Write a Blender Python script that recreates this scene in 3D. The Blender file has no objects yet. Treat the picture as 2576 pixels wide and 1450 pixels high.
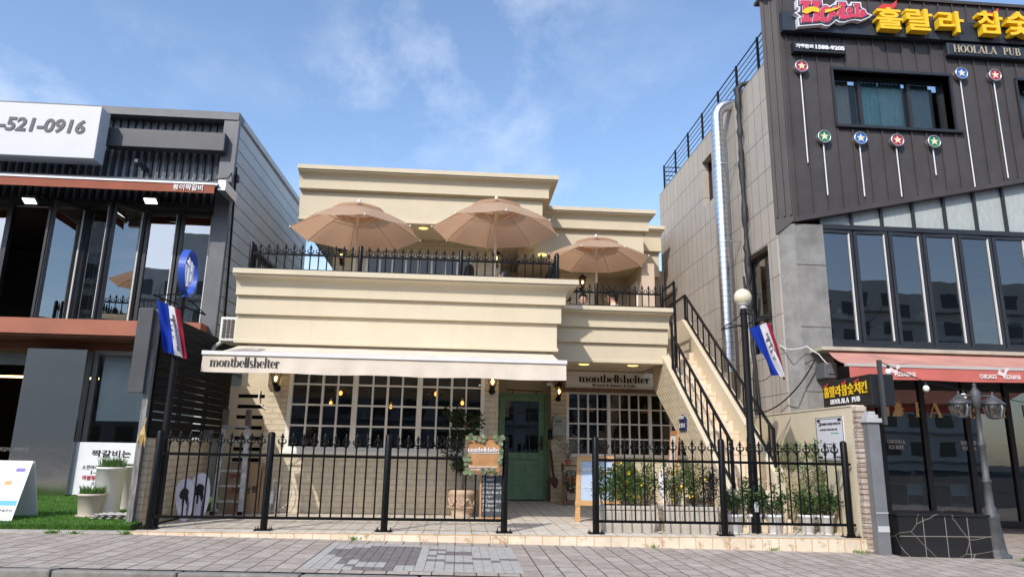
import bpy, bmesh, math, random
import numpy as np
from mathutils import Vector, Matrix
PI = math.pi; R = math.radians
SC = bpy.context.scene; COL = SC.collection
# ------------------------------------------------------------------ camera, sky, sun, exposure
F, CX, CY, CAMH = 1755.0, 1288.0, 725.0, 1.0          # focal length and centre in the units used for layout (2576 x 1450)
_dy = Vector((1153-CX, CY-1129, -F)).normalized()
_xv = 140.0
_uy = -(_xv*_dy.x - F*_dy.z)/_dy.y
_up = Vector((_xv, _uy, -F)).normalized()
_ax = _dy.cross(_up)
ROT = Matrix((_ax, _dy, _up))                          # camera space -> world
cam_data = bpy.data.cameras.new('camera'); cam = bpy.data.objects.new('camera', cam_data); COL.objects.link(cam)
cam.matrix_world = Matrix.Translation((0, 0, CAMH)) @ ROT.to_4x4()
cam_data.sensor_width = 36.0; cam_data.sensor_fit = 'HORIZONTAL'
cam_data.lens = 36.0*F/2576.0; cam_data.clip_start = 0.05; cam_data.clip_end = 2000
SC.camera = cam
SUN = Vector((-0.64, -1.05, 1.0)).normalized()         # towards the sun
sun_el = math.asin(SUN.z); sun_az = math.atan2(SUN.x, SUN.y)
world = bpy.data.worlds.new('World'); SC.world = world; world.use_nodes = True
wn, wl = world.node_tree.nodes, world.node_tree.links
wn.clear()
w_out = wn.new('ShaderNodeOutputWorld'); w_bg = wn.new('ShaderNodeBackground'); w_bg.inputs[1].default_value = 0.15
sky = wn.new('ShaderNodeTexSky'); sky.sky_type = 'NISHITA'; sky.sun_disc = False
sky.sun_elevation = sun_el; sky.sun_rotation = sun_az
sky.air_density = 1.0; sky.dust_density = 1.0; sky.ozone_density = 2.3; sky.altitude = 0
w_tc = wn.new('ShaderNodeTexCoord'); w_sep = wn.new('ShaderNodeSeparateXYZ'); wl.new(w_tc.outputs['Generated'], w_sep.inputs[0])
w_add = wn.new('ShaderNodeMath'); w_add.operation = 'ADD'; w_add.inputs[1].default_value = 0.12; wl.new(w_sep.outputs[2], w_add.inputs[0])
w_dx = wn.new('ShaderNodeMath'); w_dx.operation = 'DIVIDE'; wl.new(w_sep.outputs[0], w_dx.inputs[0]); wl.new(w_add.outputs[0], w_dx.inputs[1])
w_dy = wn.new('ShaderNodeMath'); w_dy.operation = 'DIVIDE'; wl.new(w_sep.outputs[1], w_dy.inputs[0]); wl.new(w_add.outputs[0], w_dy.inputs[1])
w_cmb = wn.new('ShaderNodeCombineXYZ'); wl.new(w_dx.outputs[0], w_cmb.inputs[0]); wl.new(w_dy.outputs[0], w_cmb.inputs[1])
w_map = wn.new('ShaderNodeMapping'); w_map.inputs['Scale'].default_value = (1.3, 0.9, 1); w_map.inputs['Rotation'].default_value = (0, 0, 0.9); w_map.inputs['Location'].default_value = (9.15, 0.32, 0)
wl.new(w_cmb.outputs[0], w_map.inputs[0])
w_n = wn.new('ShaderNodeTexNoise'); w_n.inputs['Scale'].default_value = 2.6; w_n.inputs['Detail'].default_value = 9; w_n.inputs['Roughness'].default_value = 0.62; w_n.inputs['Distortion'].default_value = 0.15
wl.new(w_map.outputs[0], w_n.inputs[0])
w_n2 = wn.new('ShaderNodeTexNoise'); w_n2.inputs['Scale'].default_value = 0.8; w_n2.inputs['Detail'].default_value = 2
wl.new(w_map.outputs[0], w_n2.inputs[0])
w_r1 = wn.new('ShaderNodeMapRange'); w_r1.inputs[1].default_value = 0.45; w_r1.inputs[2].default_value = 0.74; wl.new(w_n.outputs[0], w_r1.inputs[0])
w_r2 = wn.new('ShaderNodeMapRange'); w_r2.inputs[1].default_value = 0.44; w_r2.inputs[2].default_value = 0.62; wl.new(w_n2.outputs[0], w_r2.inputs[0])
w_mul = wn.new('ShaderNodeMath'); w_mul.operation = 'MULTIPLY'; wl.new(w_r1.outputs[0], w_mul.inputs[0]); wl.new(w_r2.outputs[0], w_mul.inputs[1])
w_m2 = wn.new('ShaderNodeMath'); w_m2.operation = 'MULTIPLY'; w_m2.inputs[1].default_value = 0.44; wl.new(w_mul.outputs[0], w_m2.inputs[0])
w_mix = wn.new('ShaderNodeMixRGB'); w_mix.inputs[2].default_value = (4.9, 5.1, 5.5, 1)
wl.new(w_m2.outputs[0], w_mix.inputs[0]); wl.new(sky.outputs[0], w_mix.inputs[1])
wl.new(w_mix.outputs[0], w_bg.inputs[0]); wl.new(w_bg.outputs[0], w_out.inputs[0])
sun_data = bpy.data.lights.new('sun', 'SUN'); sun_data.energy = 2.15; sun_data.angle = R(0.55); sun_data.color = (1.0, 0.945, 0.87)
sun_ob = bpy.data.objects.new('sun', sun_data); COL.objects.link(sun_ob)
sun_ob.rotation_euler = (-SUN).to_track_quat('-Z', 'Y').to_euler(); sun_ob.location = SUN*60
SC.view_settings.view_transform = 'Standard'; SC.view_settings.look = 'None'
SC.view_settings.exposure = 0.77; SC.view_settings.gamma = 1.0
try:
    SC.cycles.use_denoising = True; SC.cycles.max_bounces = 8; SC.cycles.transparent_max_bounces = 16
    SC.cycles.sample_clamp_indirect = 6.0; SC.cycles.caustics_reflective = False; SC.cycles.caustics_refractive = False
except Exception: pass
# ------------------------------------------------------------------ layout: survey points of the place, measured off three known planes
def ray(u, v): return ROT @ Vector((u-CX, CY-v, -F))
def at(u, v, Y): d = ray(u, v); return d*(Y/d.y) + Vector((0, 0, CAMH))
def atx(u, v, X): d = ray(u, v); return d*(X/d.x) + Vector((0, 0, CAMH))
def g(u, v, z=0.0): d = ray(u, v); return d*((z-CAMH)/d.z) + Vector((0, 0, CAMH))
def sz(x): return -0.085 - 0.0152*x                   # the pavement falls gently along the street
# ------------------------------------------------------------------ materials
def nd(nt, t, **kw):
    n = nt.nodes.new(t)
    for k, v in kw.items(): setattr(n, k, v)
    return n
def M(name, col, rough=0.6, metal=0.0, var=0.0, vs=4.0, bump=0.0, bs=40.0, spec=0.5, col2=None, lo=0.35, hi=0.65, stretch=None, coat=0.0):
    m = bpy.data.materials.new(name); m.use_nodes = True; nt = m.node_tree
    b = nt.nodes['Principled BSDF']; b.inputs['Roughness'].default_value = rough; b.inputs['Metallic'].default_value = metal
    b.inputs['Specular IOR Level'].default_value = spec; b.inputs['Base Color'].default_value = (*col, 1)
    if coat: b.inputs['Coat Weight'].default_value = coat
    tc = nd(nt, 'ShaderNodeTexCoord'); src = tc.outputs['Object']
    if stretch:
        mp = nd(nt, 'ShaderNodeMapping'); mp.inputs['Scale'].default_value = stretch; nt.links.new(src, mp.inputs[0]); src = mp.outputs[0]
    if var or col2:
        n = nd(nt, 'ShaderNodeTexNoise'); n.inputs['Scale'].default_value = vs; n.inputs['Detail'].default_value = 6; n.inputs['Roughness'].default_value = 0.62
        nt.links.new(src, n.inputs[0])
        r = nd(nt, 'ShaderNodeValToRGB'); r.color_ramp.elements[0].position = lo; r.color_ramp.elements[1].position = hi
        c2 = col2 if col2 else tuple(min(1, c*(1+var)) for c in col); c1 = col if col2 else tuple(c*(1-var) for c in col)
        r.color_ramp.elements[0].color = (*c1, 1); r.color_ramp.elements[1].color = (*c2, 1)
        nt.links.new(n.outputs[0], r.inputs[0]); nt.links.new(r.outputs[0], b.inputs['Base Color'])
    if bump:
        n2 = nd(nt, 'ShaderNodeTexNoise'); n2.inputs['Scale'].default_value = bs; n2.inputs['Detail'].default_value = 4; nt.links.new(src, n2.inputs[0])
        bp = nd(nt, 'ShaderNodeBump'); bp.inputs['Strength'].default_value = bump; bp.inputs['Distance'].default_value = 0.01
        nt.links.new(n2.outputs[0], bp.inputs['Height']); nt.links.new(bp.outputs[0], b.inputs['Normal'])
    return m
def brickmat(name, c1, c2, cm, bw, bh, mortar=0.01, plane='xz', rough=0.75, bump=0.6, off=0.5, var=0.15, stain=None, vs=3.0, rot=0.0, bias=0.0, smooth=0.3):
    m = bpy.data.materials.new(name); m.use_nodes = True; nt = m.node_tree; b = nt.nodes['Principled BSDF']; b.inputs['Roughness'].default_value = rough
    b.inputs['Specular IOR Level'].default_value = 0.3
    tc = nd(nt, 'ShaderNodeTexCoord'); sp = nd(nt, 'ShaderNodeSeparateXYZ'); nt.links.new(tc.outputs['Object'], sp.inputs[0])
    cb = nd(nt, 'ShaderNodeCombineXYZ'); ix = 'xyz'.index(plane[0]); iy = 'xyz'.index(plane[1])
    nt.links.new(sp.outputs[ix], cb.inputs[0]); nt.links.new(sp.outputs[iy], cb.inputs[1])
    mp = nd(nt, 'ShaderNodeMapping'); mp.inputs['Rotation'].default_value = (0, 0, rot); nt.links.new(cb.outputs[0], mp.inputs[0])
    br = nd(nt, 'ShaderNodeTexBrick'); br.offset = off; br.inputs['Scale'].default_value = 1.0; br.inputs['Brick Width'].default_value = bw; br.inputs['Row Height'].default_value = bh
    br.inputs['Mortar Size'].default_value = mortar; br.inputs['Mortar Smooth'].default_value = smooth; br.inputs['Bias'].default_value = bias
    br.inputs['Color1'].default_value = (*c1, 1); br.inputs['Color2'].default_value = (*c2, 1); br.inputs['Mortar'].default_value = (*cm, 1)
    nt.links.new(mp.outputs[0], br.inputs[0]); colr = br.outputs[0]
    n = nd(nt, 'ShaderNodeTexNoise'); n.inputs['Scale'].default_value = vs; n.inputs['Detail'].default_value = 7; n.inputs['Roughness'].default_value = 0.65; nt.links.new(tc.outputs['Object'], n.inputs[0])
    rp = nd(nt, 'ShaderNodeMapRange'); rp.inputs[1].default_value = 0.3; rp.inputs[2].default_value = 0.7; rp.inputs[3].default_value = 1-var; rp.inputs[4].default_value = 1+var; nt.links.new(n.outputs[0], rp.inputs[0])
    mx = nd(nt, 'ShaderNodeMixRGB', blend_type='MULTIPLY'); mx.inputs[0].default_value = 1; nt.links.new(colr, mx.inputs[1]); nt.links.new(rp.outputs[0], mx.inputs[2]); colr = mx.outputs[0]
    if stain:
        n3 = nd(nt, 'ShaderNodeTexNoise'); n3.inputs['Scale'].default_value = 7; n3.inputs['Detail'].default_value = 9; n3.inputs['Roughness'].default_value = 0.7; nt.links.new(tc.outputs['Object'], n3.inputs[0])
        ad = nd(nt, 'ShaderNodeMath', operation='MULTIPLY_ADD'); nt.links.new(br.outputs['Fac'], ad.inputs[0]); ad.inputs[1].default_value = 0.10; nt.links.new(n3.outputs[0], ad.inputs[2])
        r3 = nd(nt, 'ShaderNodeMapRange'); r3.inputs[1].default_value = 0.55; r3.inputs[2].default_value = 0.66; nt.links.new(ad.outputs[0], r3.inputs[0])
        m3 = nd(nt, 'ShaderNodeMixRGB'); m3.inputs[2].default_value = (*stain, 1); nt.links.new(r3.outputs[0], m3.inputs[0]); nt.links.new(colr, m3.inputs[1]); colr = m3.outputs[0]
    nt.links.new(colr, b.inputs['Base Color'])
    h = nd(nt, 'ShaderNodeMath', operation='MULTIPLY_ADD'); nt.links.new(br.outputs['Fac'], h.inputs[0]); h.inputs[1].default_value = -1.0
    n4 = nd(nt, 'ShaderNodeTexNoise'); n4.inputs['Scale'].default_value = 45; n4.inputs['Detail'].default_value = 4; nt.links.new(tc.outputs['Object'], n4.inputs[0])
    nt.links.new(n4.outputs[0], h.inputs[2])
    bp = nd(nt, 'ShaderNodeBump'); bp.inputs['Strength'].default_value = bump; bp.inputs['Distance'].default_value = 0.012
    nt.links.new(h.outputs[0], bp.inputs['Height']); nt.links.new(bp.outputs[0], b.inputs['Normal'])
    return m
def glassmat(name, tint=(0.9, 0.95, 0.95), ior=1.5, extra=0.0, rough=0.0, bump=0.0):
    m = bpy.data.materials.new(name); m.use_nodes = True; nt = m.node_tree; nt.nodes.remove(nt.nodes['Principled BSDF'])
    out = nt.nodes['Material Output']; t = nd(nt, 'ShaderNodeBsdfTransparent'); t.inputs[0].default_value = (*tint, 1)
    gl = nd(nt, 'ShaderNodeBsdfGlossy'); gl.inputs['Roughness'].default_value = rough
    fr = nd(nt, 'ShaderNodeFresnel'); fr.inputs[0].default_value = ior
    ad = nd(nt, 'ShaderNodeMath', operation='ADD'); ad.inputs[1].default_value = extra; ad.use_clamp = True; nt.links.new(fr.outputs[0], ad.inputs[0])
    mx = nd(nt, 'ShaderNodeMixShader'); nt.links.new(ad.outputs[0], mx.inputs[0]); nt.links.new(t.outputs[0], mx.inputs[1]); nt.links.new(gl.outputs[0], mx.inputs[2]); nt.links.new(mx.outputs[0], out.inputs[0])
    if bump:
        tc = nd(nt, 'ShaderNodeTexCoord'); n = nd(nt, 'ShaderNodeTexNoise'); n.inputs['Scale'].default_value = 1.6; nt.links.new(tc.outputs['Object'], n.inputs[0])
        bp = nd(nt, 'ShaderNodeBump'); bp.inputs['Strength'].default_value = bump; bp.inputs['Distance'].default_value = 0.02; nt.links.new(n.outputs[0], bp.inputs['Height']); nt.links.new(bp.outputs[0], gl.inputs['Normal'])
    return m
def glow(name, col, s):
    m = bpy.data.materials.new(name); m.use_nodes = True; b = m.node_tree.nodes['Principled BSDF']
    b.inputs['Base Color'].default_value = (*col, 1); b.inputs['Emission Color'].default_value = (*col, 1); b.inputs['Emission Strength'].default_value = s
    return m
def clothmat(name, col, trans=0.45, var=0.06, tcol=None, vs=3):
    m = M(name, col, 0.85, var=var, vs=vs, bump=0.25, bs=60, spec=0.15); nt = m.node_tree; b = nt.nodes['Principled BSDF']; out = nt.nodes['Material Output']
    tr = nd(nt, 'ShaderNodeBsdfTranslucent'); tr.inputs[0].default_value = (*(tcol or col), 1)
    mx = nd(nt, 'ShaderNodeMixShader'); mx.inputs[0].default_value = trans; nt.links.new(b.outputs[0], mx.inputs[1]); nt.links.new(tr.outputs[0], mx.inputs[2]); nt.links.new(mx.outputs[0], out.inputs[0])
    return m
def streaks(m, k, col=(.50, .47, .42), sc=(5, 5, .45), lo=.52, hi=.78):
    nt = m.node_tree; b = nt.nodes['Principled BSDF']; ln = b.inputs['Base Color'].links[0]; src = ln.from_socket
    tc = nd(nt, 'ShaderNodeTexCoord'); mp = nd(nt, 'ShaderNodeMapping'); mp.inputs['Scale'].default_value = sc; nt.links.new(tc.outputs['Object'], mp.inputs[0])
    n = nd(nt, 'ShaderNodeTexNoise'); n.inputs['Scale'].default_value = 1.3; n.inputs['Detail'].default_value = 7; n.inputs['Roughness'].default_value = .7; nt.links.new(mp.outputs[0], n.inputs[0])
    r = nd(nt, 'ShaderNodeMapRange'); r.inputs[1].default_value = lo; r.inputs[2].default_value = hi; r.inputs[4].default_value = k*4; nt.links.new(n.outputs[0], r.inputs[0])
    mx = nd(nt, 'ShaderNodeMixRGB', blend_type='MULTIPLY'); mx.inputs[2].default_value = (*[c/.59 for c in col], 1); nt.links.new(r.outputs[0], mx.inputs[0]); nt.links.new(src, mx.inputs[1]); nt.links.new(mx.outputs[0], b.inputs['Base Color'])
    return m
CREAM = M('cream_render', (0.65, 0.565, 0.415), 0.85, var=0.04, vs=1.3, bump=0.12, bs=90, spec=0.2)
streaks(CREAM, .075)
CREAM2 = M('cream_paint', (0.65, 0.555, 0.395), 0.8, var=0.08, vs=2.2, bump=0.1, bs=60, spec=0.25)
CBRICK = brickmat('cream_painted_brick', (0.67, 0.58, 0.43), (0.70, 0.61, 0.46), (0.61, 0.525, 0.385), 0.235, 0.088, 0.011, 'xz', 0.8, 1.0, var=0.09)
CBRICKX = brickmat('cream_painted_brick_side', (0.66, 0.57, 0.42), (0.69, 0.60, 0.45), (0.56, 0.46, 0.32), 0.235, 0.088, 0.011, 'yz', 0.8, 1.0, var=0.09)
STAIRBRICK = brickmat('cream_brick_along_stair', (0.68, 0.575, 0.40), (0.71, 0.60, 0.43), (0.50, 0.42, 0.29), 0.235, 0.085, 0.011, 'yz', 0.8, 1.4, var=0.09, rot=-0.64)
TILE = brickmat('beige_stone_tile', (0.64, 0.585, 0.50), (0.71, 0.655, 0.57), (0.44, 0.33, 0.22), 0.30, 0.20, 0.007, 'yx', 0.6, 0.4, var=0.10, stain=(0.40, 0.27, 0.15), off=0.5)
TILEV = brickmat('beige_stone_riser', (0.68, 0.56, 0.41), (0.74, 0.64, 0.50), (0.58, 0.34, 0.17), 0.21, 0.33, 0.006, 'xz', 0.6, 0.3, var=0.12, stain=(0.44, 0.29, 0.15), off=0.0)
STEPM = M('stair_tile', (0.60, 0.52, 0.41), 0.6, var=0.1, vs=5, col2=None, bump=0.15)
def spots(m, col, size=.05, scale=2.2):
    nt = m.node_tree; b = nt.nodes['Principled BSDF']; src = b.inputs['Base Color'].links[0].from_socket; tc = nd(nt, 'ShaderNodeTexCoord'); v = nd(nt, 'ShaderNodeTexVoronoi'); v.inputs['Scale'].default_value = scale; nt.links.new(tc.outputs['Object'], v.inputs[0])
    r = nd(nt, 'ShaderNodeMapRange'); r.inputs[1].default_value = size; r.inputs[2].default_value = size*1.35; r.inputs[3].default_value = .8; r.inputs[4].default_value = 0; nt.links.new(v.outputs['Distance'], r.inputs[0]); mx = nd(nt, 'ShaderNodeMixRGB'); mx.inputs[2].default_value = (*col, 1); nt.links.new(r.outputs[0], mx.inputs[0]); nt.links.new(src, mx.inputs[1]); nt.links.new(mx.outputs[0], b.inputs['Base Color']); return m
PAVE = brickmat('grey_paver', (0.365, 0.308, 0.262), (0.46, 0.398, 0.345), (0.085, 0.08, 0.07), 0.30, 0.20, 0.007, 'yx', 0.85, 0.7, var=0.20, vs=9)
streaks(PAVE, .10, (.42, .40, .37), (.9, .9, .9)); spots(PAVE, (.10, .095, .09))
ASPHALT = M('asphalt', (0.06, 0.06, 0.062), 0.9, var=0.25, vs=30, bump=0.5, bs=250)
CURB = M('kerb_granite', (0.24, 0.225, 0.20), 0.85, var=0.18, vs=12, bump=0.4, bs=120)
BLACK = M('black_gloss_paint', (0.004, 0.004, 0.0045), 0.32, var=0.3, vs=9, spec=0.22)
BLACKM = M('black_matt', (0.007, 0.007, 0.008), 0.5, var=0.2, vs=6, spec=.22)
WHITEF = M('white_frame_paint', (0.86, 0.84, 0.80), 0.5, var=0.04, vs=4)
WHITE = M('white_plastic', (0.78, 0.78, 0.79), 0.45, var=0.03, vs=3)
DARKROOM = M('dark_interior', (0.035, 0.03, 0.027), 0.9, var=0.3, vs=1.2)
GLASS = glassmat('window_glass', (0.80, 0.85, 0.86), 1.5, 0.015, bump=0.03)
GLASSD = glassmat('tinted_glass', (0.42, 0.55, 0.60), 1.5, 0.15, bump=0.04)
GLASSL = glassmat('mirror_tint_glass', (0.55, 0.62, 0.66), 1.55, 0.34, bump=0.05)
ALU = M('aluminium', (0.62, 0.63, 0.65), 0.38, 1.0, var=0.15, vs=20)
STEEL = M('polished_steel', (0.62, 0.58, 0.53), 0.14, 1.0, bump=0.9, bs=1.1)
WOOD = M('warm_wood', (0.36, 0.17, 0.065), 0.55, col2=(0.52, 0.27, 0.11), vs=6, stretch=(1, 6, 1), bump=0.1)
WOODD = M('dark_wood', (0.14, 0.075, 0.04), 0.6, col2=(0.24, 0.13, 0.07), vs=5, stretch=(1, 5, 6), bump=0.2)
LEAFT = {}
def leafmat(name, c1, c2):
    if name in LEAFT: return LEAFT[name]
    m = M(name, c1, 0.5, col2=c2, vs=9, lo=0.4, hi=0.6, spec=0.35); nt = m.node_tree; b = nt.nodes['Principled BSDF']; out = nt.nodes['Material Output']
    tr = nd(nt, 'ShaderNodeBsdfTranslucent'); tr.inputs[0].default_value = (c2[0]*1.1, c2[1]*1.2, c2[2]*0.6, 1)
    mx = nd(nt, 'ShaderNodeMixShader'); mx.inputs[0].default_value = 0.3; nt.links.new(b.outputs[0], mx.inputs[1]); nt.links.new(tr.outputs[0], mx.inputs[2]); nt.links.new(mx.outputs[0], out.inputs[0])
    LEAFT[name] = m; return m
# ------------------------------------------------------------------ mesh builder
def basis(d):
    d = Vector(d).normalized(); a = Vector((0, 0, 1)) if abs(d.z) < 0.95 else Vector((1, 0, 0))
    x = a.cross(d).normalized(); return x, d.cross(x), d
class MB:
    def __init__(s): s.v = []; s.f = []; s.m = []; s.s = []; s.cm = 0
    def add(s, vs, fs, smooth=False):
        o = len(s.v); s.v.extend([tuple(p) for p in vs])
        for f in fs: s.f.append(tuple(i+o for i in f)); s.m.append(s.cm); s.s.append(smooth)
        return s
    def box(s, x0, y0, z0, x1, y1, z1):
        x0, x1 = min(x0, x1), max(x0, x1); y0, y1 = min(y0, y1), max(y0, y1); z0, z1 = min(z0, z1), max(z0, z1)
        return s.add([(x0,y0,z0),(x1,y0,z0),(x1,y1,z0),(x0,y1,z0),(x0,y0,z1),(x1,y0,z1),(x1,y1,z1),(x0,y1,z1)],
                     [(0,3,2,1),(4,5,6,7),(0,1,5,4),(1,2,6,5),(2,3,7,6),(3,0,4,7)])
    def obox(s, c, a, b, d):
        c, a, b, d = map(Vector, (c, a, b, d)); P = [c+i*a+j*b+k*d for k in (-1, 1) for i, j in ((-1,-1),(1,-1),(1,1),(-1,1))]
        fl = a.cross(b).dot(d) < 0
        F_ = [(0,3,2,1),(4,5,6,7),(0,1,5,4),(1,2,6,5),(2,3,7,6),(3,0,4,7)]
        return s.add(P, [f[::-1] for f in F_] if fl else F_)
    def beam(s, p0, p1, w, h, up=(0, 0, 1)):
        p0, p1 = Vector(p0), Vector(p1); d = p1-p0; x = d.cross(Vector(up)).normalized(); y = x.cross(d).normalized()
        return s.obox((p0+p1)/2, x*w/2, y*h/2, d/2)
    def tube(s, pts, r, n=8, cap=True, smooth=True):
        pts = [Vector(p) for p in pts]; k = len(pts); rs = r if isinstance(r, (list, tuple)) else [r]*k
        vs = []; x = None
        for i, p in enumerate(pts):
            d = (pts[min(i+1, k-1)]-pts[max(i-1, 0)])
            if d.length < 1e-9: d = Vector((0, 0, 1))
            d.normalize()
            if x is None: x = basis(d)[0]
            else: x = (x-d*x.dot(d)); x = x.normalized() if x.length > 1e-6 else basis(d)[0]
            y = d.cross(x)
            for j in range(n): a = 2*PI*j/n; vs.append(p+(x*math.cos(a)+y*math.sin(a))*rs[i])
        fs = [(i*n+j, i*n+(j+1) % n, (i+1)*n+(j+1) % n, (i+1)*n+j) for i in range(k-1) for j in range(n)]
        s.add(vs, fs, smooth)
        if cap: s.add([vs[j] for j in range(n)], [tuple(range(n))[::-1]]); s.add([vs[(k-1)*n+j] for j in range(n)], [tuple(range(n))])
        return s
    def lathe(s, c, prof, n=20, axis=(0, 0, 1), smooth=True, cap=True):
        c = Vector(c); x, y, d = basis(axis); vs = []
        for (r, z) in prof:
            for j in range(n): a = 2*PI*j/n; vs.append(c+(x*math.cos(a)+y*math.sin(a))*r+d*z)
        k = len(prof)
        s.add(vs, [(i*n+j, i*n+(j+1) % n, (i+1)*n+(j+1) % n, (i+1)*n+j) for i in range(k-1) for j in range(n)], smooth)
        if cap:
            if prof[0][0] > 1e-4: s.add(vs[:n], [tuple(range(n))[::-1]])
            if prof[-1][0] > 1e-4: s.add(vs[-n:], [tuple(range(n))])
        return s
    def sphere(s, c, r, nu=14, nv=9, sc=(1, 1, 1)):
        c = Vector(c); vs = []
        for i in range(nv+1):
            t = PI*i/nv
            for j in range(nu): a = 2*PI*j/nu; vs.append((c.x+r*sc[0]*math.sin(t)*math.cos(a), c.y+r*sc[1]*math.sin(t)*math.sin(a), c.z-r*sc[2]*math.cos(t)))
        return s.add(vs, [(i*nu+j, i*nu+(j+1) % nu, (i+1)*nu+(j+1) % nu, (i+1)*nu+j) for i in range(nv) for j in range(nu)], True)
    def prism(s, pts, vec):
        pts = [Vector(p) for p in pts]; vec = Vector(vec); n = len(pts); nrm = Vector((0, 0, 0))
        for i in range(n): nrm += pts[i].cross(pts[(i+1) % n])
        if nrm.dot(vec) < 0: pts = pts[::-1]
        vs = pts+[p+vec for p in pts]
        return s.add(vs, [tuple(range(n))[::-1], tuple(range(n, 2*n))]+[(i, (i+1) % n, n+(i+1) % n, n+i) for i in range(n)])
    def poly(s, pts): return s.add(pts, [tuple(range(len(pts)))])
    def grid(s, fn, nu, nv, smooth=True):
        vs = [fn(i/nu, j/nv) for j in range(nv+1) for i in range(nu+1)]
        return s.add(vs, [(j*(nu+1)+i, j*(nu+1)+i+1, (j+1)*(nu+1)+i+1, (j+1)*(nu+1)+i) for j in range(nv) for i in range(nu)], smooth)
    def leaves(s, P, size, rng, asp=0.5, updir=0.3, jit=0.35):
        P = np.asarray(P); n = len(P)
        d = rng.normal(size=(n, 3)); d[:, 2] += updir; d /= np.linalg.norm(d, axis=1)[:, None]
        q = rng.normal(size=(n, 3)); w = np.cross(d, q); w /= np.linalg.norm(w, axis=1)[:, None]; nn = np.cross(w, d)
        L = size*(1+jit*rng.uniform(-1, 1, n))[:, None]
        a = P; b = P+d*L*0.5+w*L*asp*0.5+nn*L*0.08; c = P+d*L; e = P+d*L*0.5-w*L*asp*0.5+nn*L*0.08
        V = np.stack([a, b, c, e], 1).reshape(-1, 3); o = len(s.v)
        s.v.extend(map(tuple, V.tolist()))
        for i in range(n): k = o+4*i; s.f.append((k, k+1, k+2, k+3)); s.m.append(s.cm); s.s.append(False)
        return s
    def build(s, name, mat, parent=None, bevel=0.0, origin=None):
        me = bpy.data.meshes.new(name)
        if parent is not None: o = Vector(parent['_w']) if '_w' in parent.keys() else Vector((0, 0, 0))
        else:
            if origin is None:
                a = np.array(s.v); o = Vector(((a[:, 0].min()+a[:, 0].max())/2, (a[:, 1].min()+a[:, 1].max())/2, a[:, 2].min()))
            else: o = Vector(origin)
        me.from_pydata([(x-o.x, y-o.y, z-o.z) for x, y, z in s.v], [], s.f)
        for m in (mat if isinstance(mat, (list, tuple)) else [mat]): me.materials.append(m)
        me.polygons.foreach_set('material_index', s.m); me.polygons.foreach_set('use_smooth', s.s); me.update()
        ob = bpy.data.objects.new(name, me); COL.objects.link(ob)
        ob['_w'] = tuple(o)
        if parent is not None: ob.parent = parent
        else: ob.location = o
        if bevel:
            bv = ob.modifiers.new('bevel', 'BEVEL'); bv.width = bevel; bv.segments = 2; bv.limit_method = 'ANGLE'; bv.angle_limit = R(40)
        return ob
def T(name, label, cat, loc, group=None):
    o = bpy.data.objects.new(name, None); COL.objects.link(o); o.location = loc; o.empty_display_size = 0.1
    o['label'] = label; o['category'] = cat; o['_w'] = tuple(loc)
    if group: o['group'] = group
    return o
def tag(o, label, cat, group=None):
    o['label'] = label; o['category'] = cat
    if group: o['group'] = group
    return o
def struct(o, kind='structure'): o['kind'] = kind; return o
def kids(o): return [c for c in bpy.data.objects if c.parent == o]
def dup(o, delta, label=None, parent=None):
    c = o.copy(); COL.objects.link(c)
    if parent is not None: c.parent = parent
    else: c.location = o.location+Vector(delta)
    if label: c['label'] = label
    for ch in list(o.children): dup(ch, None, None, c)
    return c
# ------------------------------------------------------------------ lettering
_tc = {}
def textmesh(st, bold=0.0, shear=0.0):
    k = (st, bold, shear)
    if k in _tc: return _tc[k]
    cu = bpy.data.curves.new('lettering', 'FONT'); cu.body = st; cu.size = 1; cu.offset = bold; cu.shear = shear; cu.extrude = 0.5; cu.resolution_u = 3
    ob = bpy.data.objects.new('lettering', cu); COL.objects.link(ob)
    dg = bpy.context.evaluated_depsgraph_get(); dg.update(); me = bpy.data.meshes.new_from_object(ob.evaluated_get(dg))
    vs = np.array([v.co[:] for v in me.vertices]) if len(me.vertices) else np.zeros((1, 3)); fs = [tuple(p.vertices) for p in me.polygons]
    bpy.data.objects.remove(ob); bpy.data.curves.remove(cu); bpy.data.meshes.remove(me)
    lo = vs.min(0); hi = vs.max(0); _tc[k] = ((vs-lo)/np.maximum(hi-lo, 1e-6), fs, (hi-lo)[0]/max((hi-lo)[1], 1e-6)); return _tc[k]
def text(mb, st, o, U, V, w=None, h=None, depth=0.004, bold=0.0, shear=0.0, warp=None):
    """letters filling the box at o spanned by w along U and h along V, standing depth proud of it"""
    vs, fs, asp = textmesh(st, bold, shear); o, U, V = Vector(o), Vector(U).normalized(), Vector(V).normalized()
    if w is None: w = h*asp
    if h is None: h = w/asp
    N = U.cross(V)
    P = [o+U*(a*w)+V*(b*h)+N*(c*depth) for a, b, c in vs.tolist()]
    mb.add([warp(p) for p in P] if warp else P, fs)
    return mb
def ribbon(pts, ws):
    L, Rr = [], []
    for i, p in enumerate(pts):
        a, b = pts[max(i-1, 0)], pts[min(i+1, len(pts)-1)]; d = Vector((b[0]-a[0], b[1]-a[1]))
        if d.length < 1e-9: d = Vector((1, 0))
        d.normalize(); n = Vector((-d.y, d.x)); w = ws[i]/2
        L.append((p[0]+n.x*w, p[1]+n.y*w)); Rr.append((p[0]-n.x*w, p[1]-n.y*w))
    return [[L[i], L[i+1], Rr[i+1], Rr[i]] for i in range(len(pts)-1)]
def arc(cx, cy, rx, ry, a0, a1, wf, n=12):
    an = [R(a0+(a1-a0)*i/n) for i in range(n+1)]
    return ribbon([(cx+rx*math.cos(a), cy+ry*math.sin(a)) for a in an], [wf(a) for a in an])
def rc(x0, y0, x1, y1): return [[(x0, y0), (x1, y0), (x1, y1), (x0, y1)]]
ST, HR = 0.30, 0.055
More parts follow.
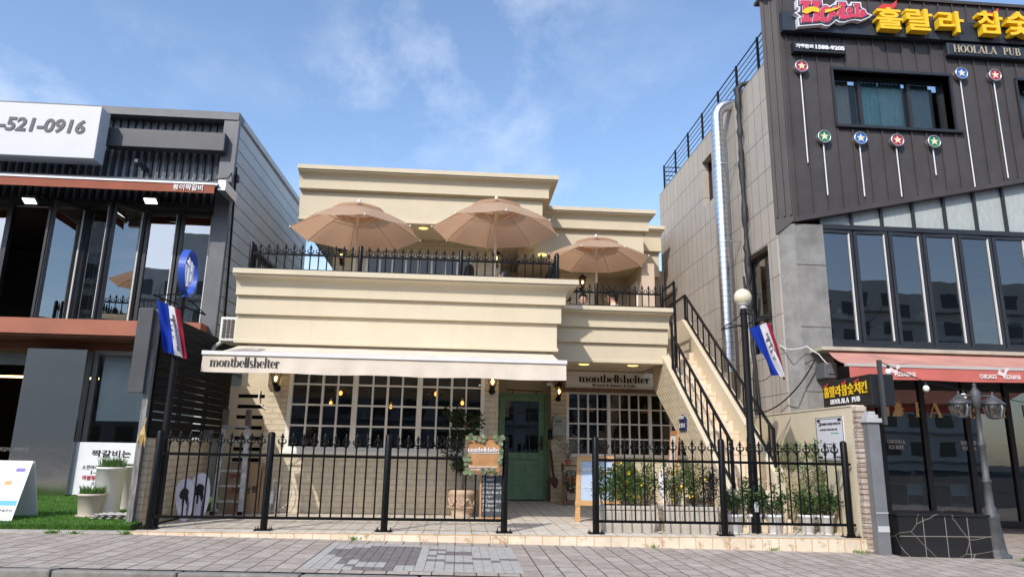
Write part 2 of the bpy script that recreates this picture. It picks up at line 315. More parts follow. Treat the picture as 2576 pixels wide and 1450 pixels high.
_o = lambda a: HR+(ST-HR)*abs(math.cos(a))**1.3
def glyph(c):
    if c == 'l': return 0.42, rc(.06,0,.36,1.55)+rc(0,0,.42,.05)+rc(0,1.5,.2,1.55)
    if c == 'o': return 0.92, arc(.46,.5,.31,.47,0,360,_o,20)
    if c == 'e': return 0.86, arc(.46,.5,.31,.47,0,318,lambda a: HR+(ST-HR)*max(0,-math.cos(a))**1.0+(.14 if -.1<a<.9 else 0),20)+rc(.2,.48,.78,.54)
    if c == 't': return 0.60, rc(.14,.1,.42,1.28)+rc(0,.94,.56,1.0)+arc(.42,.16,.14,.14,180,350,lambda a: .08)
    if c == 's': return 0.72, arc(.36,.74,.22,.24,30,180,lambda a: HR+.06)+ribbon([(.14,.74),(.2,.6),(.5,.42),(.58,.28)],[.12,.26,.26,.12])+arc(.36,.26,.22,.24,0,-150,lambda a: HR+.06)
    if c == 'b': return 0.95, rc(.06,0,.34,1.55)+rc(0,1.5,.2,1.55)+arc(.5,.5,.3,.46,-125,125,lambda a: HR+(ST-HR)*max(0,math.cos(a)))
    def arch(x): return arc(x+.42,.66,.27,.31,180,0,lambda a: HR+(ST-HR)*max(0,math.cos(a))**2)+rc(x+.55,0,x+.85,.7)+rc(x+.5,0,x+.9,.05)
    if c == 'n': return 1.0, rc(.06,0,.36,1)+rc(0,0,.42,.05)+rc(0,.95,.2,1)+arch(.06)
    if c == 'h': return 1.0, rc(.06,0,.36,1.55)+rc(0,0,.42,.05)+rc(0,1.5,.2,1.55)+arch(.06)
    if c == 'm': return 1.55, rc(.06,0,.36,1)+rc(0,0,.42,.05)+rc(0,.95,.2,1)+arch(.06)+arch(.62)
    if c == 'r': return 0.68, rc(.06,0,.36,1)+rc(0,0,.46,.05)+rc(0,.95,.2,1)+arc(.52,.74,.18,.2,180,20,lambda a: .1)+rc(.52,.74,.68,.92)
    H_ = 1.45
    def stem(x): return rc(x,0,x+.26,H_)+rc(x-.09,0,x+.35,.06)+rc(x-.09,H_-.06,x+.35,H_)
    if c == 'H': return 1.22, stem(.1)+stem(.84)+rc(.3,.7,.9,.77)
    if c == 'O': return 1.2, arc(.58,.725,.44,.68,0,360,lambda a: HR+(.27-HR)*abs(math.cos(a))**1.2,22)
    if c == 'L': return 1.0, stem(.1)+rc(.3,0,.95,.07)+rc(.88,0,.95,.4)
    if c == 'A': return 1.18, ribbon([(.1,0),(.54,H_)],[.08,.08])+ribbon([(.56,H_),(.98,0)],[.26,.26])+rc(.24,.42,.86,.49)+rc(0,0,.3,.06)+rc(.74,0,1.16,.06)
    if c == 'P': return 1.0, stem(.1)+arc(.42,1.05,.36,.37,-95,95,lambda a: HR+(.25-HR)*max(0,math.cos(a)))+rc(.3,.66,.45,.72)+rc(.3,1.39,.45,1.45)
    if c == 'U': return 1.2, rc(.1,.4,.36,H_)+rc(.01,H_-.06,.45,H_)+arc(.55,.42,.33,.38,180,360,lambda a: HR+.18*max(0,-math.cos(a)))+rc(.86,.4,.92,H_)+rc(.74,H_-.06,1.06,H_)
    if c == 'B': return 1.08, stem(.1)+arc(.44,1.08,.32,.34,-95,95,lambda a: HR+(.24-HR)*max(0,math.cos(a)))+arc(.46,.38,.38,.36,-95,95,lambda a: HR+(.26-HR)*max(0,math.cos(a)))+rc(.3,.7,.5,.76)+rc(.3,0,.5,.06)+rc(.3,1.39,.5,1.45)
    if c == 'R': return 1.14, stem(.1)+arc(.44,1.06,.34,.36,-95,95,lambda a: HR+(.24-HR)*max(0,math.cos(a)))+rc(.3,.69,.5,.75)+rc(.3,1.39,.5,1.45)+ribbon([(.5,.72),(.95,.02)],[.22,.24])
    if c == 'E': return 1.05, stem(.1)+rc(.3,0,.95,.07)+rc(.88,0,.95,.4)+rc(.3,1.38,.9,1.45)+rc(.83,1.1,.9,1.45)+rc(.3,.7,.7,.76)
    if c == 'C': return 1.12, arc(.6,.725,.46,.68,45,315,lambda a: HR+(.27-HR)*max(0,-math.cos(a))+.03,20)+rc(.9,1.0,.96,1.36)
    if c == '=': return 1.2, []
    return 0.5, []
def serif(mb, st, o, U, V, w, h=None, depth=0.004, warp=None):
    """lettering with thick stems and hairlines; fills width w"""
    o, U, V = Vector(o), Vector(U).normalized(), Vector(V).normalized(); N = U.cross(V)
    tot = sum(glyph(c)[0] for c in st); k = w/tot; cap = 1.55 if st[0].islower() else 1.45; kh = (h/cap) if h else k; x = 0; i = 0
    for c in st:
        adv, pl = glyph(c)
        for p in pl:
            i += 1; q = [o+U*((x+a)*k)+V*(b*kh)+N*(0.0002*(i % 7)) for a, b in p]
            k0 = len(mb.v); mb.prism(q, N*depth)
            if warp: mb.v[k0:] = [tuple(warp(Vector(p_))) for p_ in mb.v[k0:]]
        x += adv
    return mb
# ================================================================== THE SETTING
def kb(x): return KA+KB*max(-14, min(14, x))
_k0, _k1 = g(0, 1422, -.022), g(1040, 1444, -.08); KB = (_k1.y-_k0.y)/(_k1.x-_k0.x); KA = _k0.y-KB*_k0.x
b = MB(); b.add([(-300, 9, -0.34), (300, 9, -0.34), (300, -120, -0.34), (-300, -120, -0.34)], [(0, 3, 2, 1)])
struct(b.build('road', ASPHALT))
def szc(x): return sz(max(-4.2, min(40, x)))
b = MB(); xs_ = [-300, -60]+[-14+.5*i for i in range(57)]+[60, 300]
for x0, x1 in zip(xs_[:-1], xs_[1:]): b.add([(x0, kb(x0), szc(x0)), (x1, kb(x1), szc(x1)), (x1, 400, szc(x1)), (x0, 400, szc(x0))], [(0, 1, 2, 3)])
struct(b.build('sidewalk', PAVE, origin=(0, 0, 0)))
b = MB(); rng = random.Random(4); x = -14.3
while x < 14:
    w = 1.0; y1 = kb(x+w/2)-.006; z = szc(x+w/2)+0.004+rng.uniform(-.003, .003); sl = -0.0152*w/2 if x > -4.2 else 0
    b.obox((x+w/2, y1-.09, z-0.2), (w/2-.005, KB*w/2, sl), (0, .09, -.008), (0, 0, 0.2)); x += w
struct(b.build('kerb', CURB, bevel=0.018))
# pavers laid as a two tone picture in the pavement
PAT = ["......................", ".....######...........", "...########.==........", ".##########...===.....", ".##########..====.....", ".##########.=.........",
       "..#########......==.==", "...########.==.....=..", "...#.######...===.....", "...#....###...........", "....#...#.............", ".....####............."]
PDARK = M('dark_paver', (0.19, 0.165, 0.16), 0.85, var=0.2, vs=14, bump=0.4, bs=120)
PLITE = M('pale_paver', (0.42, 0.40, 0.37), 0.85, var=0.13, vs=14, bump=0.4, bs=120)
b = MB(); rng = random.Random(2); nx, ny = 22, 12
yb, yf = g(837, 1366, -.065).y, g(1284, 1440, -.085).y+.03; xl, xr = g(837, 1366, -.065).x, g(1284, 1372, -.085).x
for j in range(ny):
    for i in range(nx):
        c = PAT[j][i]; x = xl+(xr-xl)*i/nx; y = yb-(yb-yf)*j/ny; b.cm = 1 if c in '#=' else 0
        dx, dyy = (xr-xl)/nx, (yb-yf)/ny
        q = [(x+.003, y-dyy+(.003 if j % 2 else 0)), (x+dx-.003, y-dyy+(.003 if j % 2 else 0)), (x+dx-.003, y), (x+.003, y)]; h = 0.004+rng.uniform(0, .0015)
        b.prism([(px, py, sz(px)+0.001) for px, py in q], (0, 0, h))
struct(b.build('paving_inlay', [PLITE, PDARK]))
# tiled forecourt of the cafe, its pale riser and the grass mat next door
b = MB(); b.box(-3.78, 8.86, -0.6, 5.2, 18.0, 0.0)
struct(b.build('terrace_paving', TILE, origin=(0, 0, 0)))
b = MB(); b.box(-3.80, 8.83, -0.6, 5.22, 8.858, 0.006)
struct(b.build('terrace_step', TILEV, origin=(0, 0, 0)))
TURFB = M('turf_backing', (0.035, 0.085, 0.02), 0.95, var=0.3, vs=20)
TURF = leafmat('turf_blade', (0.075, 0.19, 0.025), (0.16, 0.33, 0.05))
LZ = .06
def lz(y): return .05+.08*max(0, min(1, (y-9.1)/3.6))
b = MB(); b.add([(-16, 9.16, -.2), (-3.86, 9.04, -.2), (-3.97, 12.9, -.2), (-16, 12.9, -.2), (-16, 9.16, .05), (-3.86, 9.04, .05), (-3.97, 12.9, .132), (-16, 12.9, .132)], [(0, 3, 2, 1), (4, 5, 6, 7), (0, 1, 5, 4), (1, 2, 6, 5), (2, 3, 7, 6), (3, 0, 4, 7)])
b.build('lawn_base', TURFB); struct(bpy.data.objects['lawn_base'])
b = MB(); r = np.random.default_rng(5)
n = 78000; xs = -3.88-6.5*r.random(n)**1.2; ys = 9.12+3.65*r.random(n)**1.1; fr = r.random(n) < .16; ys = np.where(fr, 9.155-.0099*(xs+16), ys)
P = np.stack([xs, ys, np.where(fr, r.uniform(-.06, .05, n), .047+.08*np.clip((ys-9.1)/3.6, 0, 1))], 1)
b.leaves(P, 0.030, r, asp=0.22, updir=1.6)
t = b.build('grass', TURF); struct(t, 'stuff')
b = MB(); b.prism([(-16, 8.77, szc(-10)+.004), (-3.82, 8.79, szc(-4)+.004), (-3.84, 9.1, szc(-4)+.004), (-16, 9.2, szc(-10)+.004)], (0, 0, 0.012))
WEEDS = None
struct(b.build('concrete_strip', M('worn_concrete', (0.44, 0.40, 0.35), 0.9, var=0.2, vs=8, bump=0.4, bs=90)))
b = MB(); r = np.random.default_rng(77); P = []
for (x, y, n_, s_) in ((-4.6, 8.78, 60, .05), (-4.35, 8.76, 40, .04), (-3.8, 8.8, 50, .05), (-1.2, 8.815, 25, .03), (2.4, 8.815, 30, .04), (5.0, 8.8, 40, .05), (6.9, 8.45, 60, .06), (-6.2, 8.9, 40, .06), (3.9, 8.815, 25, .03)):
    P.append(np.stack([x+r.normal(0, s_, n_), y+r.normal(0, s_*.25, n_), np.full(n_, szc(x)+.008)], 1))
b.leaves(np.concatenate(P), .035, r, asp=.35, updir=1.0)
struct(b.build('weeds', TURF), 'stuff')
# ================================================================== THE CAFE
cafe = T('cafe_building', 'two storey cream rendered cafe with moulded parapets and white gridded windows', 'building', (-0.6, 11.44, 0))
def wall(mb, x0, x1, z0, z1, y0, y1, op=None):
    if not op: mb.box(x0, y0, z0, x1, y1, z1); return
    a, c, d, e = op
    if a > x0: mb.box(x0, y0, z0, a, y1, z1)
    if c < x1: mb.box(c, y0, z0, x1, y1, z1)
    if d > z0: mb.box(a, y0, z0, c, y1, d)
    if e < z1: mb.box(a, y0, e, c, y1, z1)
WY = 11.44
wx0, wx1, wz0, wz1 = at(716, 1100, WY).x, at(1216, 1100, WY).x, 0.94, 2.36
m = MB(); wall(m, -3.06, 0.62, 0, 2.50, WY, WY+0.2, (wx0, wx1, wz0, wz1)); m.build('front_wall', CBRICK, cafe)
m = MB(); m.box(0.44, WY+.2, 0, 0.62, 14.8, 2.5); m.build('side_wall', CBRICKX, cafe)
m = MB(); m.box(-3.06, WY+.2, 0, -2.86, 18, 2.5); m.build('side_wall', CBRICKX, cafe)
DY = 14.85
dx0, dx1 = 0.83, at(1368, 1200, DY).x
dz1 = at(1320, 996, DY).z
m = MB(); wall(m, 0.62, 2.02, 0.0, 2.62, DY, DY+.15, (dx0-.07, dx1+.07, 0, dz1+.06)); m.build('porch_wall', CREAM2, cafe)
RY = 14.5
rx0 = at(1424, 1060, RY).x; rx1 = 4.85; rz1 = at(1500, 984, RY).z; rz0 = at(1500, 1148, RY).z
m = MB(); wall(m, at(1386, 1100, RY).x, 5.1, 0, 2.62, RY, RY+.2, (rx0, rx1, rz0, rz1)); m.build('rear_wall', CBRICK, cafe)
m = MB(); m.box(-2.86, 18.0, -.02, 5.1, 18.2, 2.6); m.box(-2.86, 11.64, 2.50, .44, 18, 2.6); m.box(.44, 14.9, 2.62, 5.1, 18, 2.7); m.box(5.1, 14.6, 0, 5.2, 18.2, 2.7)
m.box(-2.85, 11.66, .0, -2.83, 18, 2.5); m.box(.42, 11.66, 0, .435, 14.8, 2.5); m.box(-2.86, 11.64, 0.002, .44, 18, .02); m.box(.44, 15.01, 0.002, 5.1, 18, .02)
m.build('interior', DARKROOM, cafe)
INB = M('interior_wood', (0.10, 0.06, 0.035), 0.7, var=0.3, vs=5)
m = MB(); m.box(-2.6, 16.9, 0.02, -.2, 17.6, 1.05); m.box(1.4, 17.2, .02, 4.4, 17.7, 1.0)
for k in range(4): m.box(-2.7, 17.75, .9+k*.4, -.2, 17.98, .93+k*.4)
for k in range(14): q = -2.6+k*.18; m.box(q, 17.8, 1.33+(k % 2)*.4, q+.09, 17.9, 1.5+(k % 2)*.4)
m.build('counter', INB, cafe)
def gridwindow(parent, x0, x1, z0, z1, y, groups, per, rows, fw=0.06, mw=0.085, tw=0.028, name='window', glass=None, fmat=None):
    m = MB(); d0, d1 = y-.03, y+.05
    m.box(x0, d0-.01, z0, x0+fw, d1, z1); m.box(x1-fw, d0-.01, z0, x1, d1, z1); m.box(x0+fw, d0-.01, z0, x1-fw, d1, z0+fw); m.box(x0+fw, d0-.01, z1-fw, x1-fw, d1, z1)
    a, c = x0+fw, x1-fw; gw = (c-a-(groups-1)*mw)/groups; zz0, zz1 = z0+fw, z1-fw
    for k in range(groups):
        s0 = a+k*(gw+mw)
        if k: m.box(s0-mw, d0-.003, zz0, s0, d1, zz1)
        for q in range(1, per):
            ww = tw*(1.35 if q == per//2 else 1); xc = s0+gw*q/per; m.box(xc-ww/2, d0+.006, zz0, xc+ww/2, d1-.02, zz1)
        for q in range(1, rows):
            zc = zz0+(zz1-zz0)*q/rows; m.box(s0, d0+.012, zc-tw/2, s0+gw, d1-.024, zc+tw/2)
    f = m.build(name, fmat or WHITEF, parent)
    p = MB(); p.add([(a, y+.008, zz0), (c, y+.008, zz0), (c, y+.008, zz1), (a, y+.008, zz1)], [(0, 1, 2, 3)]); p.build('pane', glass or GLASS, f)
    return f
gridwindow(cafe, wx0, wx1, wz0, wz1, WY+.03, 3, 4, 4)
m = MB(); m.box(wx0-.04, WY-.07, wz0-.05, wx1+.04, WY+.02, wz0-.002); m.build('window_sill', WHITEF, cafe)
gridwindow(cafe, rx0, rx1, rz0, rz1, RY+.02, 3, 4, 4, mw=.07)
# green door
GREEN = M('worn_green_paint', (0.20, 0.37, 0.20), 0.6, col2=(0.27, 0.45, 0.27), vs=7, bump=0.3, bs=25)
m = MB(); dw = dx1-dx0
zp = at(1320, 1137, DY).z
m.box(dx0, DY-.02, .02, dx0+.12, DY+.03, dz1); m.box(dx1-.12, DY-.02, .02, dx1, DY+.03, dz1); m.box(dx0+.12, DY-.02, dz1-.10, dx1-.12, DY+.03, dz1)
m.box(dx0+.12, DY-.02, .02, dx1-.12, DY+.03, .30); m.box(dx0+.12, DY-.02, zp-.14, dx1-.12, DY+.03, zp)
m.box(dx0+.12, DY+.0, .30, dx1-.12, DY+.02, zp-.14)
for k in (1, 2): q = dx0+.12+(dw-.24)*k/3; m.box(q-.03, DY-.016, .30, q+.03, DY+.03, .78)
m.box(dx0+.12, DY-.018, .70, dx1-.12, DY+.03, .80)
door = m.build('door', GREEN, cafe, bevel=.006)
IRON = M('weathered_iron', (0.05, 0.05, 0.045), 0.6, var=.4, vs=20)
m = MB()
for k in (.27, .73): q = dx0+.12+(dw-.24)*k; m.box(q-.012, DY-.012, zp, q+.012, DY+.02, dz1-.10)
m.box(dx0+.12, DY-.010, dz1-.36, dx1-.12, DY+.018, dz1-.335); m.box(dx0+.12, DY-.010, zp+.36, dx0+.12+(dw-.24)*.27, DY+.018, zp+.38); m.box(dx0+.12+(dw-.24)*.73, DY-.010, zp+.36, dx1-.12, DY+.018, zp+.38)
m.build('glazing_bars', IRON, door)
m = MB(); m.box(dx0+.12, DY+.004, zp, dx1-.12, DY+.010, dz1-.10); m.build('pane', GLASS, door)
m = MB(); q = dx1-.06; m.box(q-.03, DY-.03, 1.02, q+.03, DY-.021, 1.22); m.tube([(q, DY-.03, 1.14), (q, DY-.075, 1.14), (q-.09, DY-.075, 1.13)], .011, 6); m.box(q-.02, DY-.05, 1.20, q+.02, DY-.028, 1.30); m.build('handle', IRON, door)
m = MB(); m.box(dx0-.07, DY-.03, 0, dx0-.005, DY+.06, dz1+.06); m.box(dx1+.005, DY-.03, 0, dx1+.07, DY+.06, dz1+.06); m.box(dx0-.005, DY-.03, dz1+.005, dx1+.005, DY+.06, dz1+.06); m.build('door_frame', GREEN, cafe)
# parapets: a profile of (overhang, height) swept round a front
def sweep(mb, prof, x0, x1, yf, yb, ol=1.0, orr=1.0):
    n = len(prof); vs = []
    for o, z in prof: vs += [(x0-o*ol, yb, z), (x0-o*ol, yf-o, z), (x1+o*orr, yf-o, z), (x1+o*orr, yb, z)]
    fs = []
    for i in range(n-1):
        for k in range(3): a = i*4+k; fs.append((a, a+1, a+5, a+4))
    mb.add(vs, fs)
def profile(z0, z1, cz, h=(.40, .66)):
    """wall with two stepped bands, a cove and a square cornice; z1 top, cz cornice height"""
    s1 = z0+(z1-z0)*h[0]; s2 = z0+(z1-z0)*h[1]; p = [(-.25, z0), (.02, z0), (.02, z0+.045), (0, z0+.055), (0, s1), (.06, s1), (.06, s2), (.12, s2)]
    zb = z1-cz; p.append((.12, zb-.20))
    for k in range(1, 7): a = PI/2*k/6; p.append((.12+.13*(1-math.cos(a)), zb-.20+.165*math.sin(a)))
    return p+[(.27, zb-.03), (.27, zb), (.30, zb), (.30, z1), (-.12, z1), (-.12, z1-.6)]
PYF = 10.75
m = MB(); sweep(m, profile(2.51, 3.60, .075), -3.44, 1.48, PYF, 15, .12, 1.0); m.build('terrace_parapet', CREAM, cafe)
m = MB(); m.box(-3.42, PYF+.16, 2.47, 1.46, 15.0, 2.56); m.box(-3.42, PYF+.2, 2.6, 1.46, 17, 2.85); m.build('terrace_slab', CREAM2, cafe)
RPY = 12.65
m = MB(); sweep(m, profile(2.60, 3.60, .075, (.36, .64)), 1.30, 3.80, RPY, 16.5, 0, .2); m.build('terrace_parapet', CREAM, cafe)
m = MB(); m.box(1.48, RPY+.15, 2.63, 3.78, 16.6, 2.84); m.box(3.6, 14.3, 2.63, 5.1, 18.2, 2.84); m.build('terrace_slab', CREAM2, cafe)
# upper storey: deep overhanging fascias
UY = 13.75
m = MB(); sweep(m, profile(5.48, 6.55, .085, (.58, .59)), -3.40, 1.58, UY, 19, .1, 1.0); m.box(-3.38, UY+.1, 5.50, 1.56, 18.5, 5.62); m.build('roof_fascia', CREAM, cafe)
U2 = 15.35
m = MB(); sweep(m, profile(5.30, 6.47, .085, (.6, .61)), 1.2, 4.14, U2, 19.5, 0, .8); m.box(1.3, U2+.1, 5.32, 4.1, 19, 5.45); m.build('roof_fascia', CREAM, cafe)
U3 = 16.9
m = MB(); sweep(m, profile(5.35, 6.62, .085, (.5, .51)), 3.6, 4.95, U3, 20, 0, .3); m.box(3.7, U3+.1, 5.36, 4.9, 19.5, 5.5); m.build('roof_fascia', CREAM, cafe)
m = MB(); m.box(-3.38, UY+.3, 6.3, 1.5, 19, 6.4); m.box(1.4, U2+.3, 6.2, 4.1, 19.3, 6.3); m.box(3.8, U3+.3, 6.3, 4.9, 19.6, 6.4); m.build('roof', CREAM2, cafe)
UW = 14.9
ux0 = at(838, 650, UW).x; uw0 = at(918, 680, UW).x; uw1 = at(1186, 680, UW).x; uzt = at(1050, 640, UW).z
m = MB(); wall(m, ux0, at(1262, 650, UW).x, 2.85, 5.5, UW, UW+.2, (uw0, uw1, 3.5, uzt)); m.build('upper_wall', CBRICK, cafe)
gridwindow(cafe, uw0, uw1, 3.5, uzt, UW+.04, 4, 2, 2, mw=.06, tw=.03)
m = MB(); m.box(ux0, UW+.2, 2.85, ux0+.2, 19, 5.5); m.box(.80, UW+.2, 2.85, at(1262, 650, UW).x-.01, 17, 5.5); m.build('upper_side_wall', CBRICKX, cafe)
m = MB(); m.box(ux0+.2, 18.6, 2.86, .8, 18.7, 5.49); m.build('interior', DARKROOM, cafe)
m = MB(); m.box(.7, 17.0, 2.84, 4.2, 17.2, 5.4); m.box(at(1408, 700, 16.2).x, 16.2, 2.84, at(1503, 700, 16.2).x, 17.0, 5.4); m.build('upper_wall', CBRICK, cafe)
PINK = M('pinkish_render', (0.60, 0.47, 0.36), .85, var=.06, vs=2)
m = MB(); m.box(4.15, 15.6, 2.84, 4.45, 19, 5.34); m.box(4.45, 17.6, 2.84, 5.28, 19, 5.7); m.build('upper_end_wall', PINK, cafe)
m = MB(); x_ = 4.12; m.box(x_, 16.0, 2.86, x_+.028, 16.08, 5.0); m.box(x_, 16.9, 2.86, x_+.028, 16.98, 5.0); m.box(x_, 16.08, 4.92, x_+.028, 16.9, 5.0); m.build('window', WHITEF, cafe)
# downlights let into the soffits
LAMPY = glow('warm_downlight', (1.0, 0.72, 0.25), 0.9)
def downlight(u, v, z):
    p = at(u, v, z[1]); z = z[0]; m = MB(); m.lathe((p.x, p.y, z-.012), [(.0, 0), (.085, 0), (.10, .006), (.10, .03)], 20); m.build('downlight', LAMPY, cafe)
for u, v, z in ((826, 857, (2.462, 10.97)), (968, 860, (2.462, 10.97)), (1101, 862, (2.462, 10.97)), (1469, 910, (2.615, 13.1)), (1592, 921, (2.615, 13.1)), (1065, 573, (5.49, g(1065, 573, 5.49).y)), (1364, 641, (5.31, g(1364, 641, 5.31).y))): downlight(u, v, z)
# outside stair
SX0, SX1, SX2 = 3.72, 4.46, 4.62
def zl(Y): return 1.85+.745*(Y-11.5)
def zpar(Y): return 2.27+.755*(Y-11.9)
SY0 = 9.42; RUN, RISE = .228, .17
m = MB()
for k in range(17): m.box(SX0+.12, SY0+k*RUN, 0 if k < 3 else k*RISE-.25, SX1-.004, SY0+(k+1)*RUN+.05, (k+1)*RISE)
stair = m.build('staircase', TILEV, cafe)
m = MB(); ye = 13.35
low = [(ye, zl(ye)-1.0), (11.6, 1.14), (10.62, .0)]
m.prism([(SX0, 9.42, 0), (SX0, 9.42, zl(9.42)+.0), (SX0, ye, zl(ye))]+[(SX0, y, z) for y, z in low], (.12, 0, 0)); m.build('stair_string', STAIRBRICK, stair)
m = MB(); d = Vector((0, 1, .745)).normalized(); nn = Vector((0, -.745, 1)).normalized(); c = Vector((SX0+.06, (9.42+ye)/2, zl((9.42+ye)/2)+.02)); m.obox(c, (.075, 0, 0), d*((ye-9.42)/2/d.y), nn*.02); m.build('stair_coping', CREAM, stair)
m = MB(); yt = 13.75; m.prism([(SX1, 9.9, 0), (SX1, 9.9, zpar(9.9)), (SX1, yt, zpar(yt)), (SX1, 15.2, zpar(yt)), (SX1, 15.2, 2.2), (SX1, 13.4, 1.9), (SX1, 12.2, 0)], (SX2-SX1, 0, 0)); m.build('stair_parapet', CREAM, stair)
# cream boundary wall with a stone clad end
bw = T('boundary_wall', 'cream rendered boundary wall with a notice on it and a stone clad end', 'wall', (4.95, 10, 0))
zt = 1.64
m = MB(); m.box(5.12, 8.90, -.3, 5.28, 15.0, zt); m.box(5.11, 8.90, zt, 5.29, 15.0, zt+.02); m.build('wall_body', CREAM, bw)
STONE = brickmat('split_stone', (0.42, 0.33, 0.27), (0.56, 0.47, 0.40), (0.22, 0.18, 0.15), .3, .075, .004, 'xz', .85, 1, var=.2, vs=12)
m = MB(); rg = random.Random(8); z = sz(5)
while z < zt: h = rg.uniform(.05, .085); q = rg.uniform(0, .025); m.box(5.115+rg.uniform(-.006, .006), 8.80-q*.6, z, 5.275+rg.uniform(-.015, .012), 8.897, min(zt+.03, z+h-.006)); z += h
m.build('stone_end', STONE, bw, bevel=.006)
# ================================================================== FENCES
BOLT = M('zinc_bolt', (.6, .6, .6), .4, 1)
def finial(mb, x, y, z, s=1.0):
    """spear tip with two curled side petals and a collar; z is the collar, about .15 tall"""
    k = s
    mb.lathe((x, y, z), [(.016*k, -.03*k), (.020*k, -.012*k), (.014*k, 0), (.018*k, .008*k), (.012*k, .02*k), (.010*k, .045*k)], 8)
    mb.lathe((x, y, z), [(.010*k, .045*k), (.020*k, .058*k), (.010*k, .07*k), (.018*k, .095*k), (.012*k, .12*k), (.001, .145*k)], 8)
    for sgn in (-1, 1):
        pts = [(x+sgn*.006*k, y, z+.02*k), (x+sgn*.024*k, y, z+.008*k), (x+sgn*.042*k, y, z+.022*k), (x+sgn*.047*k, y, z+.045*k), (x+sgn*.036*k, y, z+.062*k), (x+sgn*.022*k, y, z+.060*k)]
        mb.tube(pts, [.009*k, .010*k, .010*k, .008*k, .006*k, .003*k], 6)
        pts = [(x+sgn*.006*k, y, z+.075*k), (x+sgn*.020*k, y, z+.090*k), (x+sgn*.032*k, y, z+.082*k)]
        mb.tube(pts, [.006*k, .007*k, .003*k], 6)
def fence(name, label, p0, p1, posts, zb, zpost, zr0, zr1, ztip, gap=.128, group=None, base=True, pr=.043, plain=False, both=(True, True)):
    """posts: distances along p0 > p1; every picket, post and rail a part"""
    p0, p1 = Vector((*p0, zb)), Vector((*p1, zb)); d = (p1-p0).normalized()
    f = T(name, label, 'fence', p0, group); ang = math.atan2(d.y, d.x)
    proto = None
    for s in posts:
        if proto is None:
            m = MB(); o = p0
            m.lathe((o.x, o.y, zb), [(pr*.98, 0), (pr, .01), (pr, zpost-zb-.02), (pr*.8, zpost-zb-.004), (pr*.35, zpost-zb+.006), (.0, zpost-zb+.008)], 14)
            proto = m.build('post', BLACK, f)
            if base:
                m = MB(); m.box(o.x-.10, o.y-.07, zb+.001, o.x+.10, o.y+.07, zb+.014)
                for sx in (-.08, .08):
                    for sy in (-.05, .05): m.lathe((o.x+sx, o.y+sy, zb+.014), [(.010, 0), (.010, .012), (.005, .013), (.005, .035)], 6)
                m.build('base_plate', BLACK, proto)
            q = proto
        else: q = dup(proto, None, None, f)
        q.location = d*s
    L = (p1-p0).length
    for z in (zr0, zr1):
        m = MB(); m.beam((p0.x, p0.y, z), (p1.x, p1.y, z), .022, .034)
        m.build('rail', BLACK, f)
    pk = None
    for a, c in zip(posts[:-1], posts[1:]):
        n = max(1, round((c-a)/gap)-1)
        for i in range(n):
            s = a+(c-a)*(i+1)/(n+1)
            if pk is None:
                m = MB(); m.tube([(p0.x, p0.y, zr0-.01), (p0.x, p0.y, ztip-.12)], .0105, 7)
                if not plain: finial(m, p0.x, p0.y, ztip-.145, 1.0)
                pk = m.build('picket', BLACK, f); pk.rotation_euler[2] = ang; q = pk
            else: q = pk.copy(); COL.objects.link(q); q.parent = f
            q.location = d*s
    return f
FY = 9.12
fence('iron_fence', 'black iron spear fence in front of the awning and ladder', (-3.68, FY), (.60, FY), [0, 1.35, 2.80, 4.28], 0, 1.165, .145, .885, 1.165)
fence('iron_fence', 'black iron spear fence in front of the stair and flower planters', (1.76, FY+.0), (5.09, 9.0), [0, 1.64, 3.26], 0, 1.19, .15, .90, 1.18)
fence('terrace_fence', 'short black spear railing along the upper terrace under the two biggest umbrellas', (-3.28, 10.62), (1.46, 10.62), [0, 1.66, 3.22, 4.74], 3.60, 4.06, 3.635, 3.885, 4.055, pr=.034, base=False, group='spear railings on the cafe terraces')
fence('terrace_fence', 'short black spear railing returning along the grey siding side of the terrace', (-3.28, 10.75), (-3.28, 14.6), [0, 1.9, 3.85], 3.60, 4.06, 3.635, 3.885, 4.055, pr=.034, base=False, group='spear railings on the cafe terraces')
fence('terrace_fence', 'short black spear railing returning back between the two terraces', (1.46, 10.75), (1.46, 14.2), [0, 1.7, 3.45], 3.60, 4.06, 3.635, 3.885, 4.055, pr=.034, base=False, group='spear railings on the cafe terraces')
fence('terrace_fence', 'short black spear railing in front of the seated boy and woman', (1.72, 12.52), (3.70, 12.52), [0, .74, 1.98], 3.60, 4.06, 3.635, 3.885, 4.055, pr=.034, base=False, group='spear railings on the cafe terraces')
# stair handrails
def handrail(name, label, X, y0, y1, zf, lo, hi, n, tail, head=None):
    f = T(name, label, 'handrail', (X, y0, zf(y0)))
    m = MB(); m.beam((X, y0, zf(y0)+hi), (X, y1, zf(y1)+hi), .035, .035, (1, 0, 0))
    if head: m.beam((X, y1, zf(y1)+hi), (X, head, zf(y1)+hi-.02), .035, .035, (1, 0, 0))
    m.build('top_rail', BLACKM, f)
    m = MB(); m.beam((X, y0, zf(y0)+lo), (X, y1, zf(y1)+lo), .03, .03, (1, 0, 0)); m.build('bottom_rail', BLACKM, f)
    proto = None
    for i in range(n):
        y = y0+.12+(y1-y0-.24)*i/(n-1)
        if proto is None: m = MB(); m.box(X-.011, y-.011, zf(y)+lo, X+.011, y+.011, zf(y)+hi); proto = m.build('baluster', BLACKM, f); yy = y
        else: q = proto.copy(); COL.objects.link(q); q.parent = f; q.location = (0, y-yy, zf(y)-zf(yy))
    m = MB(); m.box(X-.02, y0-.04, zf(y0)+hi-tail, X+.02, y0, zf(y0)+hi+.015); m.build('newel', BLACKM, f)
    m = MB(); m.box(X-.02, y1, zf(y1)-.02, X+.02, y1+.04, zf(y1)+hi+(.02 if head else .25)); m.build('newel', BLACKM, f)
    return f
